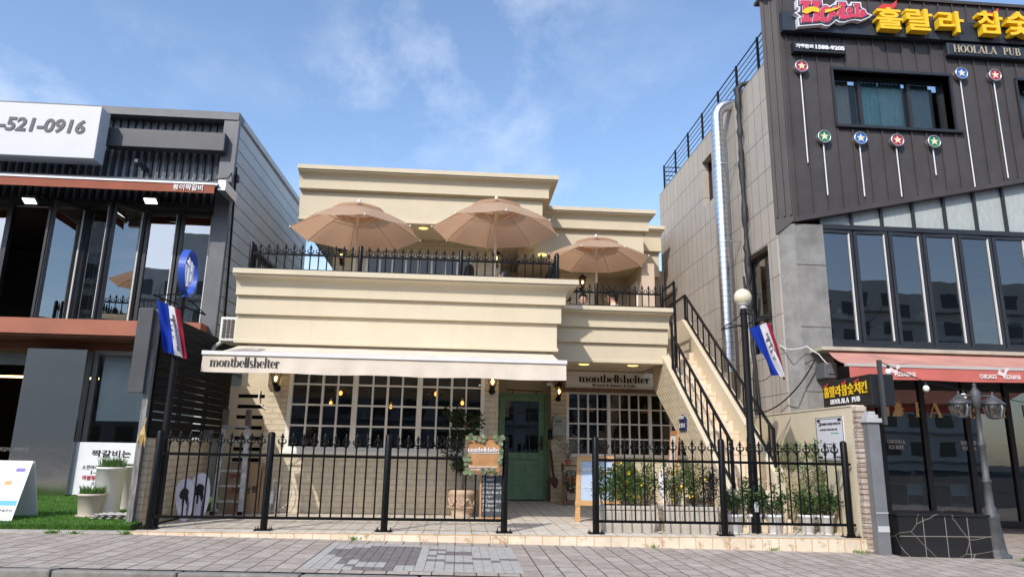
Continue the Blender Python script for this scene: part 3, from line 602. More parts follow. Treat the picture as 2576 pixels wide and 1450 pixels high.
handrail('stair_handrail', 'black handrail on the brick side of the cafe stair beside the number plate', 3.79, 9.72, 12.25, zl, .07, .66, 10, .66)
handrail('stair_handrail', 'black handrail on the solid cream parapet side of the stair', 4.54, 10.02, 13.72, zpar, .06, .52, 13, .55, 14.9)
gt = T('terrace_gate', 'black metal gate frame of level bars at the top of the stair', 'gate', (3.86, 12.4, 3.6))
m = MB(); m.box(3.855, 12.30, 2.5, 3.895, 12.34, 4.10); m.box(3.855, 13.1, 3.4, 3.895, 13.14, 4.10); m.build('gate_post', BLACKM, gt)
m = MB()
for z in (3.68, 3.86, 4.06): m.box(3.862, 12.34, z, 3.888, 13.1, z+.03)
m.build('gate_bar', BLACKM, gt)
# ================================================================== AWNING OF THE CAFE
AWN = clothmat('awning_canvas', (0.80, 0.70, 0.58), .18)
aw = T('awning', 'long cream canvas awning with black lettering over the cafe window', 'awning', (-1, 9.4, 2.2))
AY = 9.38
fl, fr = at(511, 893, AY), at(1424, 906, AY); zf_ = (fl.z+fr.z)/2; bl, br2 = at(560, 866, 10.95), at(1398, 873, 10.95)
zbk = 2.50; xl, xr = fl.x, fr.x; xbl, xbr = xl+.10, xr-.10
m = MB()
m.grid(lambda a, c: (xl+(xr-xl)*a+(xbl-xl-(xbr-xl-(xr-xl)+xbl-xl)*0)*0, AY+(10.9-AY)*c, zf_+(zbk-zf_)*c-.03*math.sin(PI*c)+.004*math.sin(a*37)*math.sin(PI*c)), 60, 8)
m.build('canvas', AWN, aw)
hv = abs(at(960, 896, AY).z-at(960, 940, AY).z)
m = MB(); VALY = lambda a, c: AY-.012-.012*c+.009*c*math.sin(a*41+2*math.sin(a*13))+.005*c*math.sin(a*97)
m.grid(lambda a, c: (xl+(xr-xl)*a, VALY(a, c), zf_-.012-hv*c-.006*c*math.sin(a*23)), 120, 6)
m.build('valance', AWN, aw)
m = MB(); m.box(xl-.01, AY-.035, zf_-.02, xr+.01, AY+.02, zf_+.03); m.build('front_bar', M('awning_bar', (.75, .73, .70), .4, var=.05), aw)
m = MB(); m.box(xl+.1, 10.86, 2.42, xr-.1, 10.98, 2.52)
for x in (xl+.5, (xl+xr)/2, xr-.5): m.tube([(x, 10.9, 2.42), (x+.3, 10.1, zf_+.02), (x+.02, AY+.02, zf_)], .022, 6)
m.build('arm', M('awning_arm', (.7, .7, .7), .4, .6), aw)
INK = M('black_lettering', (.01, .01, .011), .5)
m = MB(); o = at(527, 930, AY); w = at(702, 930, AY).x-o.x; serif(m, 'montbellshelter', (o.x, 0, zf_-.012-hv+.07), (1, 0, 0), (0, 0, 1), w, .13, depth=.003, warp=lambda p: Vector((p.x, VALY((p.x-xl)/(xr-xl), (zf_-.012-p.z)/hv)-.005+p.y, p.z))); m.build('lettering', INK, aw)
# sign board over the gridded window beside the stair
sb = T('shop_sign', 'white shop sign in a brown wood frame reading montbellshelter', 'sign', (3, 14.4, 2.3))
SY = 14.3; x0, x1 = at(1422, 955, SY).x, at(1665, 955, SY).x; z1, z0 = at(1540, 935, SY).z, at(1540, 977, SY).z
m = MB(); m.box(x0, SY, z0, x1, SY+.12, z1); m.build('sign_panel', M('sign_board', (.90, .87, .81), .55, var=.03, vs=2), sb)
m = MB(); t_ = .075; m.box(x0-.07, SY-.03, z1, x1+.07, SY+.13, z1+t_); m.box(x0-.07, SY-.03, z0-t_, x1+.07, SY+.13, z0); m.box(x0-.07, SY-.03, z0, x0, SY+.13, z1); m.box(x1, SY-.03, z0, x1+.07, SY+.13, z1); m.build('wood_frame', WOODD, sb)
m = MB(); h = z1-z0; serif(m, 'montbellshelter', (x0+(x1-x0)*.14, SY-.008, z0+h*.36), (1, 0, 0), (0, 0, 1), (x1-x0)*.73, h*.46, depth=.006); text(m, 'Brunch & Bakery & Cafe', (x0+(x1-x0)*.28, SY-.008, z0+h*.10), (1, 0, 0), (0, 0, 1), (x1-x0)*.44, h*.16, depth=.006, bold=.02); m.build('lettering', INK, sb)
# ================================================================== UMBRELLAS
CAN = clothmat('tan_canvas', (0.62, 0.46, 0.33), .5, tcol=(0.68, 0.41, 0.255)); POLEM = M('cream_pole', (.70, .62, .52), .45)
def umbrella(label, c, rad, zr, zc, zfl, ph):
    u = T('parasol', label, 'parasol', (c[0], c[1], zfl), 'tan parasols on the cafe terrace')
    def pt(a, t, dz=0, s=1):
        k = (a-ph)/(PI/4); fr_ = k-math.floor(k); sag = 1-.085*math.sin(PI*fr_)*t   # panels are taut between ribs
        r = rad*t*s*sag; return (c[0]+r*math.cos(a), c[1]+r*math.sin(a), zc-(zc-zr)*(t**1.55)+dz-.012*math.sin(PI*fr_)*t)
    m = MB(); m.grid(lambda a, t: pt(2*PI*a+ph, .30+.70*t), 48, 10); m.build('canopy', CAN, u)
    m = MB(); m.grid(lambda a, t: pt(2*PI*a+ph, .02+.40*t, .075-.02*t), 48, 5); m.build('vent_cap', CAN, u)
    m = MB(); m.tube([(c[0], c[1], zfl), (c[0], c[1], zc+.09)], .024, 10); m.lathe((c[0], c[1], zc-.36), [(.03, -.05), (.045, -.02), (.045, .02), (.03, .05)], 12); m.build('pole', POLEM, u)
    m = MB(); m.sphere((c[0], c[1], zc+.11), .032, 10, 6, (1, 1, 1.3)); m.build('top_knob', WHITE, u)
    rb = None
    for k in range(8):
        a = ph+k*PI/4
        m = MB(); m.tube([pt(a, t/8, -.012) for t in range(0, 9)], .008, 5); m.tube([(c[0]+.03*math.cos(a), c[1]+.03*math.sin(a), zc-.36), pt(a, .5, -.015)], .008, 5); r_ = m.build('rib', POLEM, u)
        m = MB(); m.sphere(pt(a, 1.0, -.004), .018, 8, 5); m.build('tip', WHITE, r_)
    m = MB(); m.lathe((c[0], c[1], zfl), [(.22, 0), (.22, .05), (.06, .08), (.05, .25), (.03, .26)], 16); m.build('base', BLACKM, u)
    return u
UA = 11.65
pa = at(898, 583, UA); umbrella('tan vented parasol nearest the grey siding, its pole by the smaller terrace window end', (pa.x, UA), 1.10, pa.z-.03, pa.z+.44, 2.85, .25)
pb = at(1247, 576, UA); umbrella('widest tan vented parasol in the middle of the terrace', (pb.x, UA), 1.11, pb.z-.03, pb.z+.46, 2.85, .10)
pc = at(1500, 650, 13.4); umbrella('tan vented parasol above the seated boy and woman', (pc.x, 13.4), 1.06, pc.z-.03, pc.z+.36, 2.84, .33)
# ================================================================== WALL LANTERNS
BULB = glow('lantern_bulb', (1.0, .62, .22), 5.0)
def lantern(label, u, v, Y, s=1.0):
    p = at(u, v, Y); y = Y-.14; t = T('wall_lantern', label, 'wall lamp', (p.x, Y, p.z), 'black wall lanterns on the cafe')
    m = MB(); m.lathe((p.x, y, p.z), [(.001, .20*s), (.012, .19*s), (.02, .16*s), (.085*s, .125*s), (.10*s, .10*s), (.095*s, .09*s)], 12); m.build('lamp_cap', BLACKM, t)
    m = MB()
    for k in range(6): a = k*PI/3; m.tube([(p.x+.085*s*math.cos(a), y+.085*s*math.sin(a), p.z+.095*s), (p.x+.045*s*math.cos(a), y+.045*s*math.sin(a), p.z-.09*s)], .006, 5)
    m.lathe((p.x, y, p.z), [(.02, -.15*s), (.035*s, -.12*s), (.05*s, -.09*s), (.045*s, -.08*s)], 10)
    m.build('lamp_cage', BLACKM, t)
    m = MB(); m.tube([(p.x, y, p.z-.13*s), (p.x, y+.02, p.z-.19*s), (p.x, Y-.05, p.z-.20*s), (p.x, Y, p.z-.15*s)], .014, 6); m.lathe((p.x, Y-.02, p.z-.15*s), [(.055*s, 0), (.055*s, .02)], 12, (0, 1, 0)); m.build('bracket', BLACKM, t)
    m = MB(); m.sphere((p.x, y, p.z-.01), .026*s, 10, 7, (1, 1, 1.7)); m.build('bulb', BULB, t)
lantern('black wall lantern beside the slotted cream panel', 700, 952, WY)
lantern('black wall lantern on the brick pier between big window and green door', 1238, 960, WY)
lantern('black wall lantern above the post box', 1404, 984, RY)
lantern('black wall lantern on the upper terrace at the end next to the grey siding', 862, 645, UW)
lantern('black wall lantern on the upper terrace behind the pole of the widest parasol', 1247, 652, UW)
lantern('black wall lantern above the boy on the lower upper terrace', 1463, 712, 16.2)
# ================================================================== RESTAURANT NEXT DOOR (grey siding)
CHAR = M('charcoal_metal', (0.055, 0.057, 0.062), .5, var=.15, vs=3, bump=.05, bs=60)
GREYM = M('grey_metal_trim', (0.11, 0.115, 0.125), .5, var=.15, vs=3)
SIDING = M('pale_siding', (0.44, 0.465, 0.48), .6, var=.07, vs=1.5, bump=.08, bs=120)
RUST = M('rust_orange_panel', (0.33, 0.105, 0.055), .55, var=.10, vs=2)
RUSTD = M('brown_soffit', (0.20, 0.06, 0.035), .6, var=.12, vs=2)
FRAME = M('dark_window_frame', (0.022, 0.023, 0.027), .4, var=.15, vs=5)
lb = T('restaurant_building', 'dark two storey restaurant with folding windows, rust orange band and pale grey siding', 'building', (-8, 12.3, 0))
LX, LY = -4.30, 12.30
ztop = atx(598, 296, LX).z; LW = -13.0; zsill = at(300, 806, 12.0).z; zfas = at(300, 843, 11.95).z; zwt = at(400, 520, 12.6).z
m = MB(); z = 2.3
while z < ztop-.1: m.prism([(LX, LY+.12, z), (LX, 18.5, z+.14), (LX, 18.5, z+.375), (LX, LY+.12, z+.236)], (-.05, 0, 0)); z += .255
m.box(LX-.2, LY+.1, 0, LX-.055, 18.4, ztop); m.build('side_siding', SIDING, lb)
m = MB(); m.prism([(LX+.02, LY, ztop), (LX+.02, 18.6, ztop+.2), (LX+.02, 18.6, ztop+.32), (LX+.02, LY, ztop+.12)], (-.25, 0, 0)); m.build('roof_flashing', M('flashing', (.42, .43, .44), .5, var=.1), lb)
m = MB(); m.box(LX-.24, LY, zfas, LX-.015, LY+.12, ztop); m.box(LX-.015, LY-.005, zfas, LX+.03, LY+.10, ztop+.02); m.build('corner_trim', GREYM, lb)
m = MB(); m.box(LW, LY-.02, ztop-.04, LX+.02, LY+.3, ztop+.11); m.build('roof_edge', GREYM, lb)
m = MB(); m.box(LW, LY+.26, zwt-.1, LX-.25, LY+.32, ztop-.04); m.build('corrugated_wall', M('pale_corrugated', (.62, .63, .65), .5, var=.12, vs=6), lb)
m = MB(); x = LX-.30
while x > -9.5: m.box(x-.045, LY+.185, zwt-.02, x, LY+.255, ztop-.045); x -= .135
m.build('fin_cladding', CHAR, lb)
m = MB(); m.box(LW, LY+.02, zwt-.10, LX-.245, LY+.25, zwt); m.build('window_head', FRAME, lb)
m = MB(); m.box(LW, 11.95, zfas, LX-.10, 12.75, zsill); m.build('rust_band', RUST, lb)
m = MB(); m.box(LW, 12.0, zfas-.03, LX-.12, 12.765, zfas-.004); m.build('soffit', RUSTD, lb)
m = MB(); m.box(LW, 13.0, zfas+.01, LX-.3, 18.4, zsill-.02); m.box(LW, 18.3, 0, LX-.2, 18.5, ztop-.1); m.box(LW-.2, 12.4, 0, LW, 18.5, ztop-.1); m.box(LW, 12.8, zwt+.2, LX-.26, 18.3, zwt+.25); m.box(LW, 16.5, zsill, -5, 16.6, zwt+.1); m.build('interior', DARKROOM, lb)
# second floor folding windows: zigzag leaves in plan
def leaf_window(parent, pa, pb, z0, z1, name='folding_window', st=.055, mat=None, gmat=None, edge=True):
    pa, pb = Vector((*pa, 0)), Vector((*pb, 0)); d = (pb-pa); L = d.length; d.normalize(); n = Vector((d.y, -d.x, 0)); up = Vector((0, 0, 1))
    def bar(s0, s1, za, zb, t=.03): m.obox(pa+d*(s0+s1)/2+up*(za+zb)/2, d*(s1-s0)/2, n*t, up*(zb-za)/2)
    m = MB(); bar(0, st, z0, z1); bar(L-st, L, z0, z1); bar(st, L-st, z0, z0+st); bar(st, L-st, z1-st, z1); f = m.build(name, mat or FRAME, parent)
    p = MB(); p.add([pa+d*st+up*(z0+st), pb-d*st+up*(z0+st), pb-d*st+up*(z1-st), pa+d*st+up*(z1-st)], [(0, 1, 2, 3)]); p.build('pane', gmat or GLASSL, f)
    if edge:
        e = MB(); e.obox(pb-d*(st+.006)+up*(z0+z1)/2+n*.012, d*.006, n*.02, up*(z1-z0-2*st)/2); e.build('bright_bead', M('bead', (.8, .79, .75), .5) if 'bead' not in bpy.data.materials else bpy.data.materials['bead'], f)
    return f
yw = 12.55; zb = zsill+.01; zt_ = zwt-.1
def xa(u, y): return at(u, 660, y).x
leaf_window(lb, (xa(110, 12.15), 12.15), (xa(200, yw), yw), zb, zt_)
leaf_window(lb, (xa(206, yw), yw), (xa(262, 12.15), 12.15), zb, zt_)
leaf_window(lb, (xa(266, 12.15), 12.15), (xa(350, yw), yw), zb, zt_)
leaf_window(lb, (xa(357, yw), yw), (xa(441, yw), yw), zb, zt_)
leaf_window(lb, (xa(445, yw), yw), (xa(530, yw), yw), zb, zt_)
leaf_window(lb, (xa(-70, yw), yw), (xa(5, yw), yw), zb, zt_, edge=False)
m = MB(); m.box(xa(6, yw), yw-.05, zb, xa(12, yw), yw+.06, zt_); m.box(xa(100, 12.2), 12.2, zb, xa(106, 12.2), 12.4, zt_); m.build('window_post', FRAME, lb)
m = MB(); m.box(xa(532, yw), LY+.15, zb, LX-.25, yw+.1, zwt); m.build('window_post', FRAME, lb)
# ground floor
GY = 12.75
m = MB(); m.box(LW, GY+.02, 2.58, LX-.2, GY+.3, zfas); m.build('lintel', RUSTD, lb); m = MB(); m.box(LW, GY+.12, 0, -11, GY+.3, 2.5); m.build('ground_wall', GREYM, lb)
s0, s1 = at(31, 1100, 12.52).x, at(186, 1100, 12.52).x
m = MB(); m.box(s0, 12.52, .13, s1, 12.74, 2.56); m.build('steel_panel', STEEL, lb)
f0, f1 = s1+.01, LX-.25
m = MB(); wall(m, f0, f1, .01, 2.58, GY, GY+.1, (f0+.08, f1-.05, .95, 2.5)); wf = m.build('window', M('grey_frame', (.30, .29, .28), .4, .5), lb)
m = MB(); m.add([(f0+.08, GY+.05, .95), (f1-.05, GY+.05, .95), (f1-.05, GY+.05, 2.5), (f0+.08, GY+.05, 2.5)], [(0, 1, 2, 3)]); m.build('pane', GLASS, wf)
zbl = at(300, 1058, GY).z
m = MB(); m.grid(lambda a, c: (f0+.14+(f1-f0-.2)*a, GY+.09+.01*math.sin(a*9), zbl+(2.5-zbl)*c), 20, 4); m.build('roller_blind', M('blind_fabric', (.80, .86, .84), .8, var=.03, vs=2), lb)
m = MB(); m.box(LW, GY+.05, 2.30, s0, GY+.1, 2.5); m.build('door_header', GREYM, lb)
m = MB(); m.box(-10.5, 15.2, 2.28, s0-.1, 15.25, 2.32); m.build('strip_lamp', glow('strip_light', (1, .75, .3), 3.0), lb)
# things on the restaurant
ws = T('sign_box', 'large white sign box with a dark phone number on the dark restaurant', 'sign', (-8, 11.8, 6))
SBY = 11.75; a0, a1 = at(0, 258, SBY).z, at(0, 388, SBY).z; q = at(247, 330, SBY).x
m = MB(); m.box(-12.0, SBY, a1-.0, q, SBY+.32, a0+.02); m.build('sign_panel', M('white_sign_face', (.60, .60, .63), .5, var=.02, vs=2), ws, bevel=.01)
m = MB(); p = at(212, 338, SBY); p2 = at(-6, 330, SBY); q2 = at(212, 302, SBY); text(m, '-521-0916', (p2.x, SBY-.006, p.z), (1, 0, 0), (0, 0, 1), p.x-p2.x, q2.z-p.z, .006, bold=.03, shear=.12); m.build('lettering', M('grey_lettering', (.06, .06, .07), .5), ws)
for x in (-9, -7.2, -5.9): m = MB(); m.box(x-.03, SBY+.32, a1+.1, x+.03, LY+.25, a1+.16); m.build('bracket', CHAR, ws)
ds = MB(); k0 = at(272, 312, 12.14); k1 = at(562, 382, 12.14); ds.box(k0.x, 12.14, k1.z+.02, k1.x, 12.34, k0.z-.06)
tag(ds.build('blank_sign_box', CHAR, bevel=.012), 'blank dark grey sign box on the fins beside the white phone number sign', 'sign')
ra = T('awning', 'folded grey awning with a rust brown valance on the restaurant front', 'awning', (-8, 11.7, 5))
AY2 = 11.62; e0 = at(0, 445, AY2); e1 = at(545, 474, AY2); zv = at(280, 452, AY2).z; hv2 = at(280, 451, AY2).z-at(280, 472, AY2).z
m = MB(); m.prism([(-12, AY2, zv), (-12, LY+.1, zv+.30), (-12, LY+.1, zv+.36), (-12, AY2, zv+.03)], (e1.x+12, 0, 0)); m.build('canvas', M('grey_canvas', (.10, .115, .13), .7, var=.1), ra)
m = MB(); m.grid(lambda a, c: (-12+(e1.x+12-.03)*a, AY2-.015+.004*c*math.sin(a*60), zv-.02-hv2*c), 80, 3); m.build('valance', M('rust_canvas', (.30, .085, .045), .8, var=.06), ra)
m = MB(); m.box(-12, AY2-.03, zv-.02, e1.x+.02, AY2+.02, zv+.012); m.build('front_bar', WHITE, ra)
m = MB(); p = at(437, 471, AY2); w = at(512, 471, AY2).x-p.x; text(m, '봉이짝갈비', (p.x, AY2-.028, zv-.02-hv2+.03), (1, 0, 0), (0, 0, 1), w, hv2*.72, .004, bold=.012); m.build('lettering', WHITE, ra)
m = MB(); m.box(e1.x, AY2+.05, zv-.08, e1.x+.12, LY, zv+.1); m.build('end_bracket', ALU, ra)
FL = glow('floodlight_face', (.85, 1.0, .95), 2.2)
for u, v, wd in ((76, 503, 'floodlight over the open dark window bay'), (380, 503, 'floodlight over the closed window pair')):
    p = at(u, v, 12.0); t = T('floodlight', 'small lit '+wd+' of the restaurant', 'floodlight', (p.x, 12.0, p.z), 'floodlights under the rust awning')
    m = MB(); nrm = Vector((0, -.5, -.85)).normalized(); s = Vector((1, 0, 0)); up = nrm.cross(s); m.obox(p, s*.115, up*.075, nrm*.025); m.build('housing', GREYM, t)
    m = MB(); m.obox(p+nrm*.027, s*.10, up*.06, nrm*.003); m.build('lens', FL, t)
    m = MB(); m.tube([p+s*.12, p+s*.12+Vector((0, .02, .12)), p-s*.12+Vector((0, .02, .12)), p-s*.12], .008, 5); m.tube([p+Vector((0, .02, .12)), p+Vector((.06, .2, .18)), p+Vector((.2, .5, .05))], .014, 6); m.build('bracket', BLACKM, t)
pb_ = T('banner', 'white printed banner in Korean below the pale roller blind', 'banner', (-6.5, 14.5, .05))
b0 = at(166, 1240, 12.62).x; zb1 = at(280, 1112, 12.62).z; m = MB(); m.box(b0, 12.62, .15, LX-.15, 12.64, zb1); m.build('banner_panel', WHITE, pb_)
INKR = M('red_lettering', (.45, .03, .05), .6)
m = MB(); mr = MB()
def bt(mb, st, u0, u1, v0, v1, bold=.0, Y=12.615): p = at(u0, v1, Y); q = at(u1, v1, Y); r_ = at(u0, v0, Y); text(mb, st, (p.x, Y, p.z), (1, 0, 0), (0, 0, 1), q.x-p.x, r_.z-p.z, .003, bold)
bt(m, '짝갈비는 뭘까?', 229, 395, 1130, 1148, .015)
bt(m, '소한마리의', 206, 256, 1168, 1179); bt(m, '개의 갈비', 318, 372, 1168, 1179); bt(m, '1~1', 228, 250, 1182, 1192); bt(m, '성되', 338, 362, 1182, 1193); bt(mr, '마블링', 206, 238, 1194, 1206, .02); bt(m, '이', 240, 250, 1195, 1206); bt(mr, '육즙', 326, 346, 1194, 1206, .02); bt(m, '이', 348, 358, 1195, 1206); bt(m, '소고기', 228, 262, 1209, 1219); bt(m, '진맛을', 330, 364, 1209, 1219)
m.build('lettering', INK, pb_); mr.build('red_lettering', INKR, pb_)
# black timber screen on a low painted brick wall
BTIM = M('black_stained_timber', (0.010, 0.0098, 0.010), .85, col2=(.022, .021, .021), vs=5, stretch=(6, 1, 6), bump=.3, spec=.12)
sc = T('timber_screen', 'black horizontal board screen on top of a low cream brick wall', 'fence', (-3.9, 10.7, 1.08))
m = MB(); z = 1.10; k = 0
while z < 2.60: m.box(-3.93, 9.32, z, -3.905, 12.3, z+.098-(.012 if k in (1, 2) else 0)); z += .105; k += 1
m.build('board', BTIM, sc)
m = MB()
for y in (9.36, 10.3, 11.3, 12.2): m.box(-3.985, y, 0.0, -3.935, y+.06, 2.62)
m.build('screen_post', BTIM, sc)
m = MB(); m.box(-4.0, 9.22, 0, -3.93, 9.30, 2.70); m.build('end_post', M('weathered_post', (.12, .115, .11), .8, col2=(.28, .27, .26), vs=4, stretch=(8, 8, 1), bump=.3), sc)
m = MB(); m.box(-4.03, 9.32, 0, -3.87, 11.45, 1.07); tag(m.build('garden_wall', CBRICKX, origin=(-3.95, 10.4, 0)), 'low cream painted brick wall under the black board screen', 'wall')
m = MB(); m.box(-3.86, 11.1, 1.08, -3.74, 11.2, 1.22); tag(m.build('junction_box', GREYM, bevel=.006), 'small grey junction box standing on the low brick wall', 'box')
ss = T('projecting_sign', 'black projecting sign box seen edge on beside the tricolour flag', 'sign', (-4.06, 9.3, 1.65))
m = MB(); m.box(-4.16, 9.14, 1.62, -3.975, 9.21, 2.70); m.build('sign_edge', CHAR, ss, bevel=.006)
m = MB(); m.box(-4.15, 9.212, 1.63, -4.005, 9.95, 2.69); m.build('sign_body', CHAR, ss)
STRAW = M('dried_straw', (.42, .26, .09), .8, col2=(.60, .42, .18), vs=20)
m = MB(); rg = random.Random(3); p = at(366, 1070, 9.12)
for k in range(26): a = rg.uniform(0, 2*PI); r1 = rg.uniform(.01, .06); q = (p.x+r1*math.cos(a), p.y-.05+r1*math.sin(a)*.6, p.z-rg.uniform(.12, .26)); m.tube([(p.x, p.y-.03, p.z), ((p.x*.6+q[0]*.4), p.y-.05, p.z-.08), q], [.006, .012, .003], 5)
m.tube([p+Vector((0, 0, .10)), p+Vector((.0, -.03, 0))], .006, 5)
tag(m.build('dried_bundle', STRAW), 'bundle of dried husks hanging on the fence end by the white banner', 'dried plant')
# air conditioner on the cafe wall
ac = T('air_conditioner', 'white outdoor air conditioner unit under the cafe terrace corner', 'air conditioner', (-3.6, 11.2, 2.5))
k0 = at(560, 796, 11.0); k1 = at(588, 857, 11.0); m = MB(); m.box(k0.x-.02, 11.0, k1.z, k1.x+.1, 11.55, k0.z); m.build('casing', M('ac_white', (.70, .69, .66), .5), ac, bevel=.01)
m = MB(); w_ = k1.x-k0.x
for i in range(3):
    for j in range(5): xx = k0.x+.02+w_*.3*i; zz = k1.z+.05+(k0.z-k1.z-.08)*j/5; m.box(xx, 10.985, zz, xx+w_*.22, 10.998, zz+(k0.z-k1.z)*.13)
m.build('grille', M('ac_dark', (.09, .07, .06), .7), ac)
m = MB(); m.tube([(k0.x+.02, 11.1, k1.z+.02), (k0.x-.12, 11.1, k1.z-.1), (k0.x-.22, 11.3, k1.z-.3)], .03, 8); m.build('hose', M('hose_white', (.6, .6, .58), .6), ac)
m = MB(); pp = at(566, 820, 11.3); m.tube([Vector((-4.27, 12.42, 6.0)), Vector((-4.27, 12.5, 5.2)), Vector((-4.26, 12.6, 4.0)), Vector((-4.26, 12.7, 2.9))], .02, 6); m.tube([(-4.27, 12.42, 6.0), (-4.32, 12.2, 5.7), (-4.6, 12.0, 5.55)], .010, 5); m.box(-4.29, 12.38, 5.72, -4.22, 12.5, 5.85)
tag(m.build('cable', BLACKM), 'black cable running down the edge of the pale grey siding', 'cable')
# ------------------------------------------------------------------ things on the grass mat
BOARD = M('white_board', (.76, .76, .77), .5, var=.02)
sw = T('sandwich_board', 'white sandwich board with a parking map on the grass mat', 'sandwich board', (-6.1, 9.6, LZ))
p = g(28, 1309, LZ); xr_ = p.x; yb_ = p.y; w_ = .80; hh = at(76, 1158, yb_+.27).z
m = MB(); m.prism([(xr_-w_, yb_, LZ), (xr_, yb_, LZ), (xr_, yb_+.25, hh), (xr_-w_, yb_+.25, hh)], (0, .012, 0)); m.build('front_panel', BOARD, sw)
m = MB(); m.prism([(xr_-w_, yb_+.54, LZ), (xr_, yb_+.54, LZ), (xr_, yb_+.28, hh), (xr_-w_, yb_+.28, hh)], (0, .012, 0)); m.build('back_panel', BOARD, sw)
def fp(a, z, o=.003): t = (z-LZ)/(hh-LZ); return Vector((xr_-w_+a*w_, yb_+.25*t-o, z))
def pq(mb, a0, a1, z0, z1, o): mb.poly([fp(a0, z0, o), fp(a1, z0, o), fp(a1, z1, o), fp(a0, z1, o)])
ms = [M('map_peach', (.80, .66, .55), .6), M('map_orange', (.75, .35, .15), .6), M('map_blue', (.10, .42, .75), .6), M('map_violet', (.15, .15, .5), .6)]
m = MB()
for a0, a1, z0, z1 in ((.48, .62, .32, .72), (.66, .95, .55, .74), (.66, .95, .32, .50), (.2, .45, .32, .72)): pq(m, a0, a1, z0, z1, .003)
m.cm = 1; pq(m, .70, .80, .47, .52, .005); pq(m, .5, .6, .38, .42, .005)
m.cm = 2; pq(m, .40, .98, .235, .29, .004)
m.cm = 3; pq(m, .80, .93, .63, .67, .006)
m.build('map_print', ms, sw)
m = MB(); U_ = Vector((1, 0, 0)); V_ = (fp(0, hh)-fp(0, LZ)).normalized(); text(m, '봉이짝갈비 주차안내', fp(.30, .87, .004), U_, V_, w_*.56, .055, .002); text(m, '1시간 무료주차', fp(.62, .16, .004), U_, V_, w_*.34, .035, .002); text(m, '0-40', fp(.62, .10, .004), U_, V_, w_*.12, .03, .002); m.build('lettering', INK, sw)
TUFT = leafmat('tuft_green', (.05, .12, .03), (.12, .22, .06))
SOIL = M('potting_soil', (.045, .032, .022), .95, var=.3, vs=30, bump=.6, bs=60)
def tuft(mb, c, r, h, n, seed):
    rg = random.Random(seed)
    for k in range(n):
        a = rg.uniform(0, 2*PI); q = r*math.sqrt(rg.random()); l = h*rg.uniform(.5, 1); bx, by = c[0]+q*math.cos(a), c[1]+q*math.sin(a); o = rg.uniform(.05, .5)*l; a2 = a+rg.uniform(-1, 1)
        w = .006; ca, sa = math.cos(a2+PI/2)*w, math.sin(a2+PI/2)*w
        p1 = (bx+o*.3*math.cos(a2), by+o*.3*math.sin(a2), c[2]+l*.6); p2 = (bx+o*math.cos(a2), by+o*math.sin(a2), c[2]+l)
        mb.add([(bx-ca, by-sa, c[2]), (bx+ca, by+sa, c[2]), (p1[0]+ca, p1[1]+sa, p1[2]), (p1[0]-ca, p1[1]-sa, p1[2]), p2], [(0, 1, 2, 3), (3, 2, 4)])
def pot(label, c, rt, rb, h, mat, tuf=None, name='potted_grass', saucer=True, group=None, seed=1, rim=.012, cat='potted plant'):
    t = T(name, label, cat, c, group); z = c[2]+(.025 if saucer else 0)
    m = MB(); m.lathe((c[0], c[1], z), [(rb, 0), (rt, h-.03), (rt+rim, h-.028), (rt+rim, h), (rt-.012, h), (rt-.02, h-.04)], 28); m.build('pot', mat, t)
    if saucer: m = MB(); m.lathe(c, [(rb*1.12, 0), (rb*1.22, .025), (rb*1.12, .028)], 28); m.build('saucer', mat, t)
    m = MB(); m.lathe((c[0], c[1], z), [(0, h-.035), (rt-.018, h-.035)], 24); m.build('soil', SOIL, t)
    if tuf: m = MB(); tuft(m, (c[0], c[1], z+h-.04), rt*.9, tuf, 220, seed); m.build('grass_blades', TUFT, t)
    return t
WPOT = M('white_glazed_pot', (.74, .73, .70), .35, var=.03, vs=4); BPOT = M('beige_pot', (.55, .48, .41), .5, var=.06, vs=6)
c = g(264, 1295, LZ); pot('tall white pot of grass standing in front on the mat behind the egg trays', c, .175, .165, .60, WPOT, .20, seed=1)
c = g(305, 1284, LZ); pot('tall white pot half hidden behind the other tall white pot', c, .17, .14, .60, WPOT, .08, seed=2)
c = g(223, 1299, LZ); pot('short beige pot of grass beside the tall white pots', c, .16, .13, .27, BPOT, .16, seed=3)
c = g(342, 1282, LZ); t = T('potted_grass', 'low white trough of grass next to the fence corner', 'potted plant', c)
m = MB(); m.box(c.x-.17, c.y-.1, LZ, c.x+.17, c.y+.1, .26); m.build('trough', WPOT, t, bevel=.015); m = MB(); tuft(m, (c.x, c.y, .24), .16, .22, 200, 9); m.build('grass_blades', TUFT, t)
EGG = M('grey_pulp', (.40, .385, .36), .9, var=.1, vs=20)
m = MB(); c = g(289, 1304, LZ)
for k in range(3): m.grid(lambda a, t_, k=k: (c.x-.25+.5*a+.02*k, c.y-.13+.3*t_, LZ+.015+.022*k+.016*(math.sin(a*10*PI)*math.sin(t_*6*PI))), 40, 24)
tag(m.build('egg_tray', EGG), 'stack of grey pulp egg trays at the foot of the tall pots', 'egg tray')
m = MB(); c = g(342, 1300, LZ); m.box(c.x-.12, c.y-.03, LZ, c.x+.1, c.y+.04, .09); m.box(c.x-.02, c.y-.05, .09, c.x+.06, c.y+.03, .11); tag(m.build('blue_scraper', M('blue_plastic', (.05, .25, .45), .5)), 'small blue plastic tool lying by the egg trays', 'tool')
